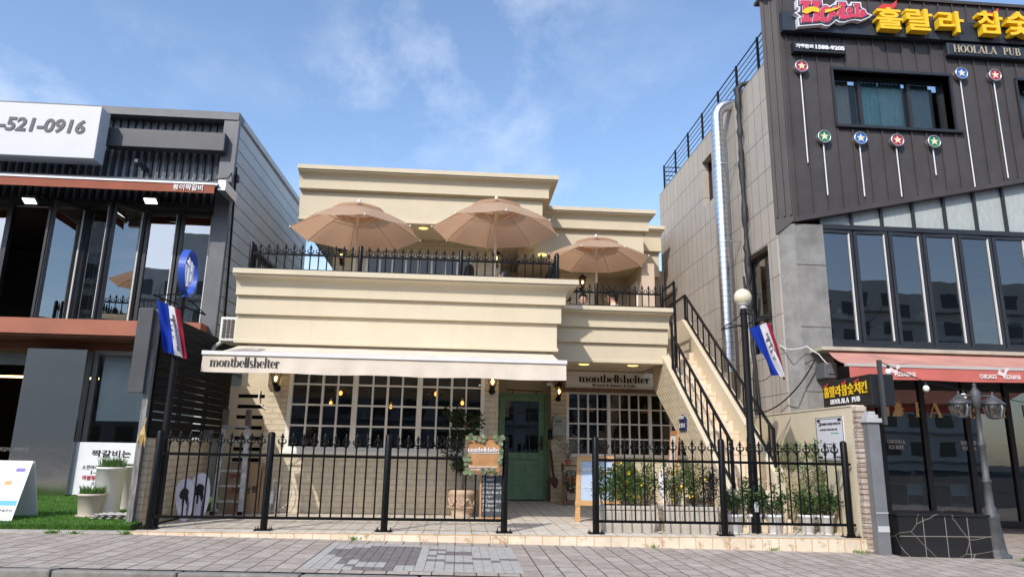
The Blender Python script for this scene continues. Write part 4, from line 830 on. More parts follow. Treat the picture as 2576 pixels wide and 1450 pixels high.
# ================================================================== PUB BUILDING (brown metal cladding)
SEAM = M('brown_seam_metal', (0.058, 0.049, 0.047), .55, var=.14, vs=2.5, bump=.06, bs=90)
PANEL = brickmat('beige_stone_panel', (.42, .372, .32), (.445, .398, .345), (.15, .13, .115), .31, .66, .008, 'yz', .8, .35, off=0.0, var=.08, vs=2)
CONC = M('grey_granite', (.225, .218, .205), .85, var=.22, vs=3.5, bump=.5, bs=70)
pb = T('pub_building', 'brown metal clad pub with beige stone side, concrete corner and dark folding windows', 'building', (6.5, 11, 0))
PX, PFY = 5.30, 10.84
cxn = 5.52; sideY0 = 11.06; PR = 13.5
zpt = atx(1657, 492, PX).z
ztop2 = at(2576, 24, PFY).z
def zbot(x): a, c = at(2003, 553, PFY), at(2576, 455, PFY); return a.z+(c.z-a.z)*(x-a.x)/(c.x-a.x)
# side wall with two window openings
big = [atx(1869, 640, PX), atx(1958, 610, PX), atx(1885, 945, PX), atx(1962, 905, PX)]
bY0, bY1 = 11.42, atx(1872, 700, PX).y; bz0, bz1 = 2.75, atx(1870, 655, PX).z
sm0, sm1 = atx(1790, 400, PX).y, atx(1766, 415, PX).y; smz1 = atx(1770, 405, PX).z; smz0 = atx(1772, 520, PX).z
def wallx(mb, y0, y1, z0, z1, x0, x1, op=None):
    if not op: mb.box(x0, y0, z0, x1, y1, z1); return
    a, c, d, e = op; mb.box(x0, y0, z0, x1, a, z1); mb.box(x0, c, z0, x1, y1, z1); mb.box(x0, a, z0, x1, c, d); mb.box(x0, a, e, x1, c, z1)
ymid = (sm0+bY1)/2 if sm0 > bY1 else bY1+.05
m = MB(); wallx(m, sideY0, bY1+.3, -.3, zpt, PX, PX+.25, (bY0, bY1, bz0, bz1)); wallx(m, bY1+.3, 17.85, -.3, zpt, PX, PX+.25, (sm0, sm1, smz0, smz1)); m.build('side_wall', PANEL, pb)
def xwin(y0, y1, z0, z1, bars):
    m = MB(); x = PX+.14; t_ = .05; m.box(x, y0, z0, x+.05, y0+t_, z1); m.box(x, y1-t_, z0, x+.05, y1, z1); m.box(x, y0+t_, z0, x+.05, y1-t_, z0+t_); m.box(x, y0+t_, z1-t_, x+.05, y1-t_, z1)
    for zb_ in bars: m.box(x+.002, y0+t_, zb_-.04, x+.048, y1-t_, zb_+.04)
    f = m.build('window', FRAME, pb); p = MB(); p.add([(x+.025, y0, z0), (x+.025, y1, z0), (x+.025, y1, z1), (x+.025, y0, z1)], [(0, 3, 2, 1)]); p.build('pane', GLASSD, f)
    return f
f = xwin(bY0, bY1, bz0, bz1, [atx(1915, 790, PX).z])
CURT = M('yellowed_curtain', (.30, .27, .13), .9, var=.15, vs=8, stretch=(1, 20, 1))
m = MB(); m.grid(lambda a, c: (PX+.26+.02*math.sin(a*50), bY0+(bY1-bY0)*a, bz0+1.25*c), 60, 3); m.build('curtain', CURT, f)
xwin(sm0, sm1, smz0, smz1, [])
# cladding: chamfer and front with a sloping foot
ctop = ztop2
m = MB()
def clad(x0, x1, z1, y=PFY, z0=None, th=.16): m.prism([(x0, y, zbot(x0) if z0 is None else z0), (x1, y, zbot(x1) if z0 is None else z0), (x1, y, z1), (x0, y, z1)], (0, th, 0))
W1 = (at(2100, 250, PFY).x, at(2392, 250, PFY).x, at(2240, 322, PFY).z, at(2240, 186, PFY).z)
W2 = (at(2562, 250, PFY).x, at(2562, 250, PFY).x+1.7, W1[2], W1[3])
clad(cxn, W1[0], ctop); clad(W1[0], W1[1], W1[2]); clad(W1[0], W1[1], ctop, z0=W1[3]); clad(W1[1], W2[0], ctop); clad(W2[0], W2[1], W2[2]); clad(W2[0], W2[1], ctop, z0=W2[3]); clad(W2[1], PR, ctop)
m.prism([(PX-.01, sideY0, zbot(cxn)-.20), (cxn, PFY, zbot(cxn)), (cxn, PFY, ctop), (PX-.01, sideY0, ctop)], (.16, .16, 0))
x = cxn+.10
while x < PR:
    segs = [(zbot(x), ctop)]
    for w in (W1, W2):
        if w[0]-.03 < x < w[1]+.03: segs = [(zbot(x), w[2]), (w[3], ctop)]
    for a, c in segs: m.box(x-.011, PFY-.028, a, x+.011, PFY+.01, c)
    x += .27
for k in (.15, .55, .9): q = Vector((PX, sideY0, 0)).lerp(Vector((cxn, PFY, 0)), k); m.obox((q.x-.01, q.y-.01, (ctop+zbot(cxn))/2), (.009, .009, 0), (.012, -.012, 0), (0, 0, (ctop-zbot(cxn))/2-.1))
m.build('metal_cladding', SEAM, pb)
m = MB(); m.prism([(cxn, PFY-.035, zbot(cxn)-.03), (PR, PFY-.035, zbot(PR)-.03), (PR, PFY-.035, zbot(PR)+.05), (cxn, PFY-.035, zbot(cxn)+.05)], (0, .2, 0)); m.box(PX-.03, PFY-.05, ctop, PR, PFY+.42, ctop+.06)
m.build('cladding_edge', SEAM, pb)
m = MB(); m.box(PX+.2, PFY+.17, zpt, PR, PFY+.38, ctop-.003); m.box(PX+.25, 11.6, zpt-.3, PR, 17.8, zpt-.1); m.build('roof', SEAM, pb)
def recess_window(w, curtains, n=3):
    x0, x1, z0, z1 = w; m = MB(); d = .26
    m.box(x0-.035, PFY-.05, z1, x1+.035, PFY+d, z1+.05); m.box(x0-.035, PFY-.07, z0-.05, x1+.12, PFY+d, z0); m.box(x0-.04, PFY-.04, z0, x0, PFY+d, z1); m.box(x1, PFY-.04, z0, x1+.04, PFY+d, z1)
    m.box(x0, PFY+d-.06, z0, x0+.07, PFY+d, z1); m.box(x1-.07, PFY+d-.06, z0, x1, PFY+d, z1); m.box(x0+.07, PFY+d-.06, z0, x1-.07, PFY+d, z0+.05); m.box(x0+.07, PFY+d-.06, z1-.05, x1-.07, PFY+d, z1)
    for t_ in (.27, .70): q = x0+(x1-x0)*t_; m.box(q-.03, PFY+d-.08, z0+.05, q+.03, PFY+d-.002, z1-.05)
    f = m.build('window', FRAME, pb)
    p = MB(); p.add([(x0, PFY+d-.03, z0), (x1, PFY+d-.03, z0), (x1, PFY+d-.03, z1), (x0, PFY+d-.03, z1)], [(0, 1, 2, 3)]); p.build('pane', GLASS, f)
    c = MB()
    for i, (a, e) in enumerate(curtains): c.cm = i; c.grid(lambda s, t: (x0+(x1-x0)*(a+(e-a)*s), PFY+d+.08+.012*math.sin(s*40), z0+(z1-z0)*t), 40, 2)
    c.build('curtain', [M('beige_curtain', (.55, .52, .45), .9, var=.1), M('teal_blind', (.30, .66, .64), .8, var=.1, vs=3), M('pale_teal_blind', (.42, .70, .67), .8, var=.1), M('grey_blind', (.32, .42, .42), .8)][:len(curtains)], f)
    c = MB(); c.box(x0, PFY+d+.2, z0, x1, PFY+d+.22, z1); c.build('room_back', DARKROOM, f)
recess_window(W1, [(.06, .22), (.27, .48), (.48, .69), (.74, .93)]); recess_window(W2, [(.02, .5), (.5, 1)])
# strip of pale panels and the long row of folding windows
GLY = 10.93
STRIP = M('pale_glazed_panel', (.40, .43, .41), .45, var=.10, vs=6, stretch=(6, 1, 1))
zh = at(2300, 577, GLY).z; zs = at(2300, 868, GLY).z
m = MB(); x0_ = at(2066, 560, GLY).x; m.prism([(x0_, GLY+.03, zh), (PR, GLY+.03, zh), (PR, GLY+.03, zbot(PR)), (x0_, GLY+.03, zbot(x0_))], (0, .05, 0)); m.build('pale_panel', STRIP, pb)
m = MB()
for u in (2141, 2217, 2297, 2377, 2455, 2529, 2605): x = at(u, 545, GLY).x; m.prism([(x-.022, GLY-.02, zh), (x+.022, GLY-.02, zh), (x+.022, GLY-.02, zbot(x)), (x-.022, GLY-.02, zbot(x))], (0, .05, 0))
m.box(x0_, GLY-.04, zh-.06, PR, GLY+.08, zh+.02); m.build('panel_mullion', FRAME, pb)
px_ = [at(u, 700, GLY).x for u in (2066, 2155, 2243, 2331, 2419, 2507, 2595, 2683, 2771, 2859, 2947)]
for i, (a, c) in enumerate(zip(px_[:-1], px_[1:])): leaf_window(pb, (a+.01, GLY+(.02 if i % 2 else 0)), (c-.01, GLY+(0 if i % 2 else .02)), zs, zh-.065, st=.06, gmat=GLASSD)
m = MB(); m.box(x0_-.1, GLY-.06, zs-.12, PR, GLY+.12, zs-.005); m.build('window_sill', FRAME, pb)
m = MB(); m.prism([(PX+.02, 11.07, -.3), (cxn, 10.86, -.3), (x0_-.02, 10.86, -.3), (x0_-.02, 11.3, -.3), (PX+.02, 11.3, -.3)], (0, 0, zbot(cxn)+.25)); m.build('corner_pillar', CONC, pb)
m = MB()
for z in (.6, 2.0, 3.05, 4.1, 5.0): m.box(cxn-.003, 10.852, z, x0_-.018, 10.864, z+.012)
m.build('pillar_joint', M('dark_joint', (.16, .155, .15), .9), pb)
# rooms behind the glass
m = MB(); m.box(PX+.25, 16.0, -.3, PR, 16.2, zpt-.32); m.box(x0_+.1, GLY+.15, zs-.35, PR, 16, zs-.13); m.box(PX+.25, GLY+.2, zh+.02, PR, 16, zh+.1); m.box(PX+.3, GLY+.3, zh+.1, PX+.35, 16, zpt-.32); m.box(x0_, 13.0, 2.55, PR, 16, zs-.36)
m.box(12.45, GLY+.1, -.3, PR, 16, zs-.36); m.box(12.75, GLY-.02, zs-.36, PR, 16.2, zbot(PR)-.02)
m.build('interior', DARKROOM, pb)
m = MB(); m.box(PX+.25, 12.2, -.3, 6.25, 12.9, zs-.36); m.box(6.25, 10.9, 2.72, PR, 12.95, zs-.36); m.build('entrance_surround', CHAR, pb)
LEDGE = M('pale_ledge', (.45, .40, .32), .6, var=.12)
m = MB(); m.box(at(2056, 875, 10.6).x, 10.45, zs-.19, PR, 10.92, zs-.135); m.build('ledge', LEDGE, pb)
# ground floor glazing
GGY = 12.85; zg0 = sz(9)-.01
m = MB(); xg = [6.26, 7.05, 7.92, 8.78, 9.65, 10.5, 11.4, 12.3]
for x in xg: m.box(x-.05, GGY-.04, zg0, x+.05, GGY+.06, 2.72)
m.box(6.2, GGY-.03, 2.60, 12.4, GGY+.05, 2.72); m.box(6.2, GGY-.045, zg0, 12.4, GGY+.055, zg0+.12); gf = m.build('shopfront', FRAME, pb)
m = MB(); m.add([(6.2, GGY, zg0), (12.4, GGY, zg0), (12.4, GGY, 2.7), (6.2, GGY, 2.7)], [(0, 1, 2, 3)]); m.build('pane', GLASSD, gf)
GOLD = M('gold_lettering', (.80, .60, .28), .38, .6, var=.1)
m = MB(); zl0, zl1 = at(2330, 1048, GGY).z, at(2330, 1012, GGY).z
for ch, ua, ub in (('B', 2301, 2331), ('A', 2335, 2371), ('R', 2396, 2428), ('B', 2431, 2463), ('E', 2488, 2513), ('C', 2517, 2549), ('U', 2572, 2602)):
    a = at(ua, 1040, GGY).x; serif(m, ch, (a, GGY-.012, zl0), (1, 0, 0), (0, 0, 1), at(ub, 1040, GGY).x-a, zl1-zl0, .004)
a = at(2216, 1040, GGY).x; text(m, 'i', (a, GGY-.012, zl0), (1, 0, 0), (0, 0, 1), .05, (zl1-zl0)*.6, .004, .03); text(m, 'I', (a+.10, GGY-.012, zl0), (1, 0, 0), (0, 0, 1), .06, zl1-zl0, .004, .03)
m.build('gold_lettering', GOLD, gf)
m = MB(); a = at(2243, 1046, GGY).x; w = at(2276, 1046, GGY).x-a; hh_ = zl1-zl0; RO = [(.0, .0), (.75, .0), (.72, .25), (.85, .05), (.9, .3), (.78, .42), (1.0, .5), (.82, .62), (.78, .75), (.8, 1.02), (.66, .86), (.6, 1.18), (.48, .92), (.36, 1.2), (.32, .9), (.15, 1.05), (.22, .75), (.28, .5), (.12, .25)]
m.prism([(a+x*w, GGY-.012, zl0+z*hh_) for x, z in RO], (0, -.004, 0)); m.build('rooster_emblem', GOLD, gf)
m = MB()
def gt_(st, u0, u1, v0, v1, b_=.03): p, q, r_ = at(u0, v1, GGY), at(u1, v1, GGY), at(u0, v0, GGY); text(m, st, (p.x, GGY-.012, p.z), (1, 0, 0), (0, 0, 1), q.x-p.x, r_.z-p.z, .004, b_)
gt_('CHICKEN &', 2231, 2276, 1104, 1114); gt_('ICE BEER', 2236, 2274, 1118, 1128); gt_('SINCE1997', 2416, 2456, 1108, 1118); gt_('HOOLALA', 2420, 2455, 1121, 1131); m.build('white_lettering', WHITE, gf)
# roof railing of the pub
rr = T('roof_railing', 'black five bar railing along the roof edge of the beige stone wall', 'railing', (PX+.1, 14, zpt))
m = MB()
for k in range(6): z = zpt+.12+k*.125; m.box(PX+.092, 11.2, z, PX+.104, 17.7, z+(.012 if k < 5 else .03)); m.box(PX+.1, 17.69, z, 6.6, 17.71, z+.02)
m.build('rail', BLACKM, rr); pr_ = None
for k in range(7):
    y = 11.5+k*1.03
    if pr_ is None: m = MB(); m.box(PX+.08, y-.02, zpt, PX+.12, y+.02, zpt+.79); pr_ = m.build('post', BLACKM, rr)
    else: q = pr_.copy(); COL.objects.link(q); q.parent = rr; q.location = (0, k*1.03, 0)
# silver duct and black riser on the side wall
def ductpath(): 
    a = atx(1832, 936, 4.98); c = atx(1803, 300, 4.98); y = (a.y+c.y)/2; return y, a.z, c.z
dy_, da, dc = ductpath()
DUCT = M('spiral_duct', (.72, .74, .77), .28, 1.0, var=.06, vs=30, bump=.1, bs=15)
pts = [(5.0, dy_, da)]; rad = [.115]; z = da
while z < dc-.0: 
    z += .11; pts += [(5.0, dy_, z)]; rad += [.115]
for k in range(1, 9): a = PI/2*k/8; pts.append((5.0+.26*(1-math.cos(a)), dy_-.03*k/8, z+.26*math.sin(a))); rad.append(.115+.004*(k % 2))
pts.append((5.62, dy_-.03, z+.27)); rad.append(.115)
m = MB(); m.tube(pts, rad, 18); 
dt = T('duct', 'shiny silver spiral duct climbing the beige stone side wall', 'duct', (5.0, dy_, da)); m.build('pipe', DUCT, dt)
m = MB()
for z in [da+.11*k for k in range(1, 60) if da+.11*k < dc]: m.lathe((5.0, dy_, z), [(.1152, -.004), (.117, 0), (.1152, .004)], 18, cap=False)
m.build('seam', GREYM, dt); m = MB()
for z in (3.4, 5.0, 6.6): m = MB(); m.lathe((5.0, dy_, z), [(.125, -.012), (.127, 0), (.125, .012)], 18); m.box(5.0, dy_-.14, z-.01, 5.30, dy_-.12, z+.01); m.build('bracket', ALU, dt)
rg = random.Random(7); pts = []; rad = []; pc0 = atx(1848, 260, 5.18); pe = atx(1890, 935, 5.18); yy = (pc0.y+pe.y)/2-.1
for k in range(60): z = pe.z-1.0+(pc0.z-pe.z+1.2)*k/59; pts.append((5.2+rg.uniform(-.012, .012), yy+rg.uniform(-.02, .02), z)); rad.append(.05+rg.uniform(-.014, .022) if z > 3.6 else .035)
pts += [(5.27, yy-.04, pts[-1][2]+.12), (5.5, yy-.1, pts[-1][2]+.16)]; rad += [.05, .05]
m = MB(); m.tube(pts, rad, 8); m.tube([(5.14, yy+.08, 4.2), (5.2, yy+.1, 3.6), (5.22, yy-.05, 2.2), (5.24, yy-.1, 1.2)], .022, 6)
tag(m.build('riser_pipe', M('black_lagging', (.02, .02, .021), .6, var=.3, vs=30, bump=.8, bs=25)), 'black wrapped pipe running down next to the silver duct', 'pipe')
# ------------------------------------------------------------------ signs on the pub
NAVY = M('navy_sign_band', (.022, .030, .042), .5, var=.1)
bs_ = T('fascia_sign', 'dark navy fascia band with the red Hoolala logo and big yellow Korean letters', 'sign', (8, 10.7, 8.4))
BY = 10.70; ba, bb = at(1985, 32, BY), at(1985, 66, BY); zb1_, zb0_ = at(2300, 48, BY).z, at(2300, 95, BY).z; bx0 = at(1968, 50, BY).x
m = MB(); m.box(bx0, BY, zb0_, PR-.2, PFY-.03, zb1_); m.build('band', NAVY, bs_)
YEL = M('yellow_channel_letter', (.86, .54, .015), .45, var=.03); REDL = M('red_flame', (.62, .045, .035), .45)
YY = 10.54; m = MB()
def hang(st, u0, u1, v0, v1, mb, Y=YY, dep=.13, bold=.022): p, q = at(u0, v1, Y), at(u1, v1, Y); r_ = at(u0, v0, Y); text(mb, st, (p.x, Y+dep, p.z), (1, 0, 0), (0, 0, 1), q.x-p.x, r_.z-p.z, dep, bold)
for ch, u0, u1, v0, v1 in (('훌', 2208, 2274, 17, 70), ('랄', 2284, 2350, 20, 74), ('라', 2366, 2428, 26, 78), ('참', 2464, 2528, 26, 82), ('숯', 2538, 2602, 28, 88), ('치', 2616, 2680, 32, 92), ('킨', 2692, 2760, 34, 96)): m = MB(); hang(ch, u0, u1, v0, v1, m); m.build('channel_letter', YEL, bs_)
for u, v in ((2210, 18), (2466, 38)):
    m = MB(); pl = [(0, 0), (12, -10), (34, -8), (48, -20), (46, -4), (36, 4), (18, 2)]; q = [at(u+a, v+c, YY) for a, c in pl]; m.prism([(p.x, YY+.02, p.z) for p in q], (0, .10, 0)); m.build('flame', REDL, bs_)
LY_ = 10.60
def LC(x, y, Y=LY_): p = at(1983.5+x*.095, y*.095, LY_); return (p.x, Y, p.z)
LOGO = [(210,-20),(900,-20),(915,120),(1000,105),(1095,160),(1160,110),(1240,100),(1255,15),(1540,20),(1580,130),(1640,130),(1660,50),(1920,60),(1940,200),(2040,250),(2085,340),(2225,400),(2130,470),(1920,560),(1760,530),(1640,545),(1480,600),(1350,600),(1260,545),(1200,600),(1080,690),(960,690),(870,650),(265,700),(235,470),(300,440),(155,330),(270,290),(280,200),(225,190)]
def inset(pl, d):
    o = []
    for i, p in enumerate(pl):
        a, c = Vector(pl[i-1]), Vector(pl[(i+1) % len(pl)]); p = Vector(p); n1 = (p-a).normalized(); n2 = (c-p).normalized(); n = Vector((-n1.y-n2.y, n1.x+n2.x)).normalized(); o.append(tuple(p+n*d/max(.5, abs(n.dot(Vector((-n1.y, n1.x)))))))
    return o
m = MB(); m.prism([LC(*p) for p in LOGO], (0, .09, 0)); m.build('logo_plate', M('logo_white', (.72, .71, .74), .5), bs_)
m = MB(); m.prism([LC(x, y, LY_-.010) for x, y in inset(LOGO, 36)], (0, .009, 0)); m.build('logo_field', M('logo_navy', (.05, .05, .085), .5), bs_)
HL = [[(300,40),(560,40),(555,130),(520,150),(520,480),(585,500),(590,600),(335,615),(325,510),(380,490),(370,150),(300,130)], [(600,45),(835,60),(830,150),(790,170),(800,500),(855,575),(630,600),(625,500),(665,480),(660,160),(600,140)], [(1325,95),(1505,95),(1500,170),(1465,190),(1480,430),(1620,390),(1770,385),(1750,200),(1720,180),(1725,125),(1870,125),(1865,190),(1840,210),(1860,400),(2090,405),(1920,490),(1700,475),(1560,510),(1450,530),(1340,510),(1360,420),(1365,190),(1325,170)]]
mr = MB(); mw = MB()
for pl in HL: mr.prism([LC(x, y, LY_-.03) for x, y in pl], (0, .018, 0)); mw.prism([LC(x, y, LY_-.016) for x, y in inset(pl, -14)], (0, .005, 0))
for cx_, cy_, rx, ry, w in ((980, 400, 122, 162, 106), (1250, 320, 76, 106, 66), (1600, 300, 52, 58, 58), (1940, 345, 44, 46, 48)):
    for k, q in enumerate(arc(cx_, cy_, rx, ry, 0, 360, lambda a: w, 18)): mr.prism([LC(x, y, LY_-.032-.0003*(k % 2)) for x, y in q], (0, .014, 0))
    for k, q in enumerate(arc(cx_, cy_, rx, ry, 0, 360, lambda a: w+30, 18)): mw.prism([LC(x, y, LY_-.018-.0003*(k % 2)) for x, y in q], (0, .005, 0))
mr.build('logo_letters', M('logo_red', (.60, .05, .10), .45), bs_); mw.build('letter_outline', M('logo_pink', (.72, .55, .58), .5), bs_)
m = MB()
for pl in ([(320,355),(420,260),(560,215),(700,230),(790,275),(775,375),(660,345),(590,340),(520,380),(440,405)], [(940,295),(1100,275),(1250,240),(1410,170),(1265,275),(1100,340),(930,385)]): m.prism([LC(x, y, LY_-.045) for x, y in pl], (0, .008, 0))
m.build('logo_swoosh', YEL, bs_)
BSIGN = M('black_sign_face', (.014, .014, .016), .45)
ps = T('phone_sign', 'small black sign strip with white franchise phone number on brown metal', 'sign', (6, 10.8, 7.8))
TY = 10.72; p, q = at(1997, 127, TY), at(2128, 131, TY); r_ = at(2060, 108, TY); m = MB(); m.box(p.x, TY, (p.z+q.z)/2-.02, q.x, TY+.11, r_.z+.01); m.build('sign_panel', BSIGN, ps)
m = MB(); zc_ = (p.z+q.z)/2+.03; text(m, '가맹문의', (p.x+.03, TY-.012, zc_), (1, 0, 0), (0, 0, 1), (q.x-p.x)*.34, .085, .008, .05); text(m, '1588-9205', (p.x+.03+(q.x-p.x)*.38, TY-.012, zc_), (1, 0, 0), (0, 0, 1), (q.x-p.x)*.56, .085, .008, .05); m.build('lettering', WHITE, ps)
hs = T('name_sign', 'navy sign with tan serif letters HOOLALA PUB on brown metal', 'sign', (9, 10.8, 7.7))
p, q = at(2386, 139, TY), at(2700, 150, TY); r_ = at(2480, 112, TY); z0_ = at(2480, 143, TY).z; m = MB(); m.box(p.x, TY, z0_, q.x, TY+.11, r_.z); m.build('sign_panel', NAVY, hs, bevel=.02)
m = MB(); a = at(2398, 130, TY).x; c = at(2566, 130, TY).x; serif(m, 'HOOLALA=PUB', (a, TY-.012, z0_+.05), (1, 0, 0), (0, 0, 1), c-a, (r_.z-z0_)*.58, .008); m.build('lettering', M('tan_lettering', (.42, .36, .27), .5), hs)
# star discs on white rods
STAR = M('cream_star', (.74, .66, .45), .5); RIM = M('silver_rim', (.6, .6, .62), .35, .8)
dcol = {'red': M('red_disc', (.42, .025, .05), .4), 'blue': M('blue_disc', (.02, .14, .52), .4), 'green': M('green_disc', (.015, .20, .09), .4)}
ROD = M('white_rod', (.75, .75, .76), .5)
for colr, u, v, vb, lab in (('red', 2022, 160, 408, 'alone under the phone number strip'), ('blue', 2427, 178, 468, 'under the HOOLALA PUB sign'), ('red', 2512, 183, 446, 'beside the raised blue disc under the HOOLALA PUB sign'), ('green', 2080, 338, 490, 'below the corner of the recessed window nearest the beige wall'), ('blue', 2172, 342, 493, 'between the green and red discs below the recessed window'), ('red', 2265, 347, 494, 'between the blue and green discs below the recessed window'), ('green', 2358, 351, 440, 'with the shortest rod, below the recessed window')):
    Y = 10.66; p = at(u, v, Y); e = at(u, vb, PFY-.05); t = T('star_light', f'{colr} star disc light {lab}', 'wall light', (p.x, PFY, p.z), 'round star lights on the pub wall'); r0 = .112
    m = MB(); m.lathe((p.x, PFY-.02, p.z), [(r0*.98, 0), (r0*.98, .065), (r0*1.04, .07), (r0*1.04, .09), (r0*.90, .09), (r0*.90, .082)], 24, (0, -1, 0), cap=False); m.build('rim', RIM, t)
    m = MB(); m.lathe((p.x, PFY-.02, p.z), [(r0*.92, .078), (0, .080)], 24, (0, -1, 0), cap=False); m.build('disc', dcol[colr], t)
    m = MB(); m.prism([(p.x+(r0*.72 if k % 2 == 0 else r0*.30)*math.sin(k*PI/5), PFY-.101, p.z+(r0*.72 if k % 2 == 0 else r0*.30)*math.cos(k*PI/5)) for k in range(10)], (0, -.006, 0)); m.build('star', STAR, t)
    m = MB(); m.tube([(p.x, PFY-.045, p.z-r0), (p.x, PFY-.045, e.z)], .011, 6); m.build('rod', ROD, t)
# red awning
REDC = clothmat('faded_red_canvas', (.72, .36, .29), .3, var=.14, vs=2.2); REDV = clothmat('red_valance_canvas', (.62, .17, .14), .15, var=.08)
rw = T('awning', 'faded red pub awning lettered CHICAGO PIZZA and PUB', 'awning', (8, 9.5, 2.4))
RAY = 9.45; fz = at(2350, 921, RAY).z; fx = at(2130, 915, RAY).x; bx = at(2082, 884, 10.55).x; bz = zs-.2; hv3 = at(2300, 921, RAY).z-at(2300, 952, RAY).z
m = MB(); m.grid(lambda a, c: ((fx+(PR-.5-fx)*a)*(1-c)+(bx+(PR-.5-bx)*a)*c, RAY+(10.55-RAY)*c, fz+(bz-fz)*c-.04*math.sin(PI*c)), 40, 8); m.build('canvas', REDC, rw)
m = MB(); m.grid(lambda a, c: (fx+.02+(PR-.5-fx)*a, RAY-.02+.004*c*math.sin(a*70), fz-.03-hv3*c-.005*c*math.sin(a*33)), 90, 3); m.build('valance', REDV, rw)
m = MB(); m.box(fx-.02, RAY-.03, fz-.03, PR-.5, RAY+.03, fz+.012); m.build('front_bar', M('awning_bar_grey', (.5, .45, .42), .5), rw)
m = MB(); m.tube([(fx+.6, RAY, fz-.02), (fx+1.4, 10.0, fz+.1), (fx+.7, 10.5, bz-.05)], .025, 6); m.tube([(fx+3.6, RAY, fz-.02), (fx+4.2, 10.0, fz+.1), (fx+3.5, 10.5, bz-.05)], .025, 6); m.build('arm', ALU, rw)
m = MB(); zz_ = fz-.03-hv3*.72; zh_ = hv3*.36
def vt(st, u0, u1): a, c = at(u0, 940, RAY).x, at(u1, 940, RAY).x; text(m, st, (a, RAY-.028, zz_), (1, 0, 0), (0, 0, 1), c-a, zh_, .006, .035)
def bird(u): a = at(u, 936, RAY).x; m.prism([(a+x*.2, RAY-.033, zz_+.01+z*.17) for x, z in ((0, .3), (.2, .75), (.42, .45), (.55, .5), (.7, .9), (1, .8), (.75, .55), (.6, .15), (.45, 0), (.4, .2), (.2, .25))], (0, .005, 0))
vt('O', 2224, 2232); bird(2232); vt('PIZZA&PUB', 2249, 2300); vt('CHICAGO', 2460, 2502); bird(2504); vt('PIZZA&PUB', 2520, 2562)
m.build('lettering', M('pale_lettering', (.72, .62, .58), .6), rw)
# projecting sign box over the stone wall end
hb = T('projecting_sign', 'black projecting sign with yellow Korean letters over HOOLALA PUB', 'sign', (5.5, 9, 2)); HX = 5.36
A, B_ = atx(2070, 985, HX), atx(2191, 975, HX); ya, yb2 = A.y, B_.y; z1a = atx(2191, 931, HX).z; z0a = atx(2191, 1020, HX).z; z1a = (z1a+atx(2070, 968, HX).z)/2; z0a = (z0a+atx(2070, 1032, HX).z)/2+.005
m = MB(); m.box(HX, yb2, z0a, HX+.32, ya, z1a); m.build('sign_case', BSIGN, hb, bevel=.006)
m = MB(); mw = MB(); mr = MB(); L_ = ya-yb2; hgt = z1a-z0a; chs = '훌랄라참숯치킨'
for i, ch in enumerate(chs): text(m, ch, (HX-.012, ya-L_*(.05+.13*i), z0a+hgt*.42), (0, -1, 0), (0, 0, 1), L_*.115, hgt*.38, .008, .018)
for i in (0, 3, 5): mr.prism([(HX-.02, ya-L_*(.05+.13*i+x*.1), z0a+hgt*(.80+z*.12)) for x, z in ((0, 0), (.2, .5), (.7, .6), (1, 1.1), (.95, .4), (.6, .1))], (.008, 0, 0))
serif(mw, 'HOOLALA=PUB', (HX-.012, ya-L_*.18, z0a+hgt*.17), (0, -1, 0), (0, 0, 1), L_*.62, hgt*.17, .008)
m.build('korean_letters', YEL, hb); mw.build('lettering', WHITE, hb); mr.build('flame', REDL, hb)
m = MB(); x = HX+.10; m.box(x, yb2-.06, z0a-.25, x+.045, yb2-.012, z1a+.18); m.build('support_post', CHAR, hb)
m = MB(); p = at(2086, 928, 10.6); m.box(p.x-.10, 10.55, p.z-.14, p.x+.10, 10.84, p.z+.1); m.box(p.x-.05, 10.53, p.z-.08, p.x+.05, 10.548, p.z); tag(m.build('meter_box', GREYM, bevel=.01), 'grey electric meter box below the red awning end', 'box')
def cable(label, pts, r=.008, mat=BLACKM):
    P = [Vector(p) for p in pts]; o = []
    for i in range(len(P)-1):
        for k in range(8):
            t_ = k/8; a, c = P[i], P[i+1]; o.append(a.lerp(c, t_)-Vector((0, 0, .25*(c-a).length*.18*math.sin(PI*t_))))
    o.append(P[-1]); m = MB(); m.tube(o, r, 5); return tag(m.build('cable', mat), label, 'cable')
cable('black cable sagging from the meter box down to the cafe stair', [at(2050, 905, 10.7), atx(2000, 980, 5.25), atx(1925, 1035, 5.2), at(1800, 1000, 12)], .012)
cable('thin cable from the globe lamp pole to the beige stone wall', [at(1880, 948, 9.4), atx(1950, 930, 5.28), at(2049, 903, 10.7)], .006)
cable('white cable looping from the concrete corner to the meter box', [atx(1962, 868, 5.28), at(1990, 878, 10.75), at(2030, 870, 10.75), at(2060, 890, 10.6), at(2082, 915, 10.55)], .008, WHITE)
# string lights
sl = T('string_lights', 'string of white bulbs sagging under the red awning', 'string lights', (7, 9.3, 2.4)); pts = [at(2207, 905, 9.0), at(2233, 918, 9.1), at(2328, 960, 9.2), at(2422, 980, 9.3), at(2580, 1012, 9.3), at(2700, 1020, 9.3)]
m = MB(); m.tube(pts, .006, 5); m.build('cord', BLACKM, sl); OPAL = M('opal_bulb', (.80, .80, .74), .25)
for p in pts[1:4]:
    m = MB(); m.lathe(p, [(.012, 0), (.018, -.02), (.018, -.05)], 8); s_ = m.build('socket', BLACKM, sl); m = MB(); m.sphere(p+Vector((0, 0, -.09)), .042, 12, 8, (1, 1, 1.15)); m.build('bulb', OPAL, sl)
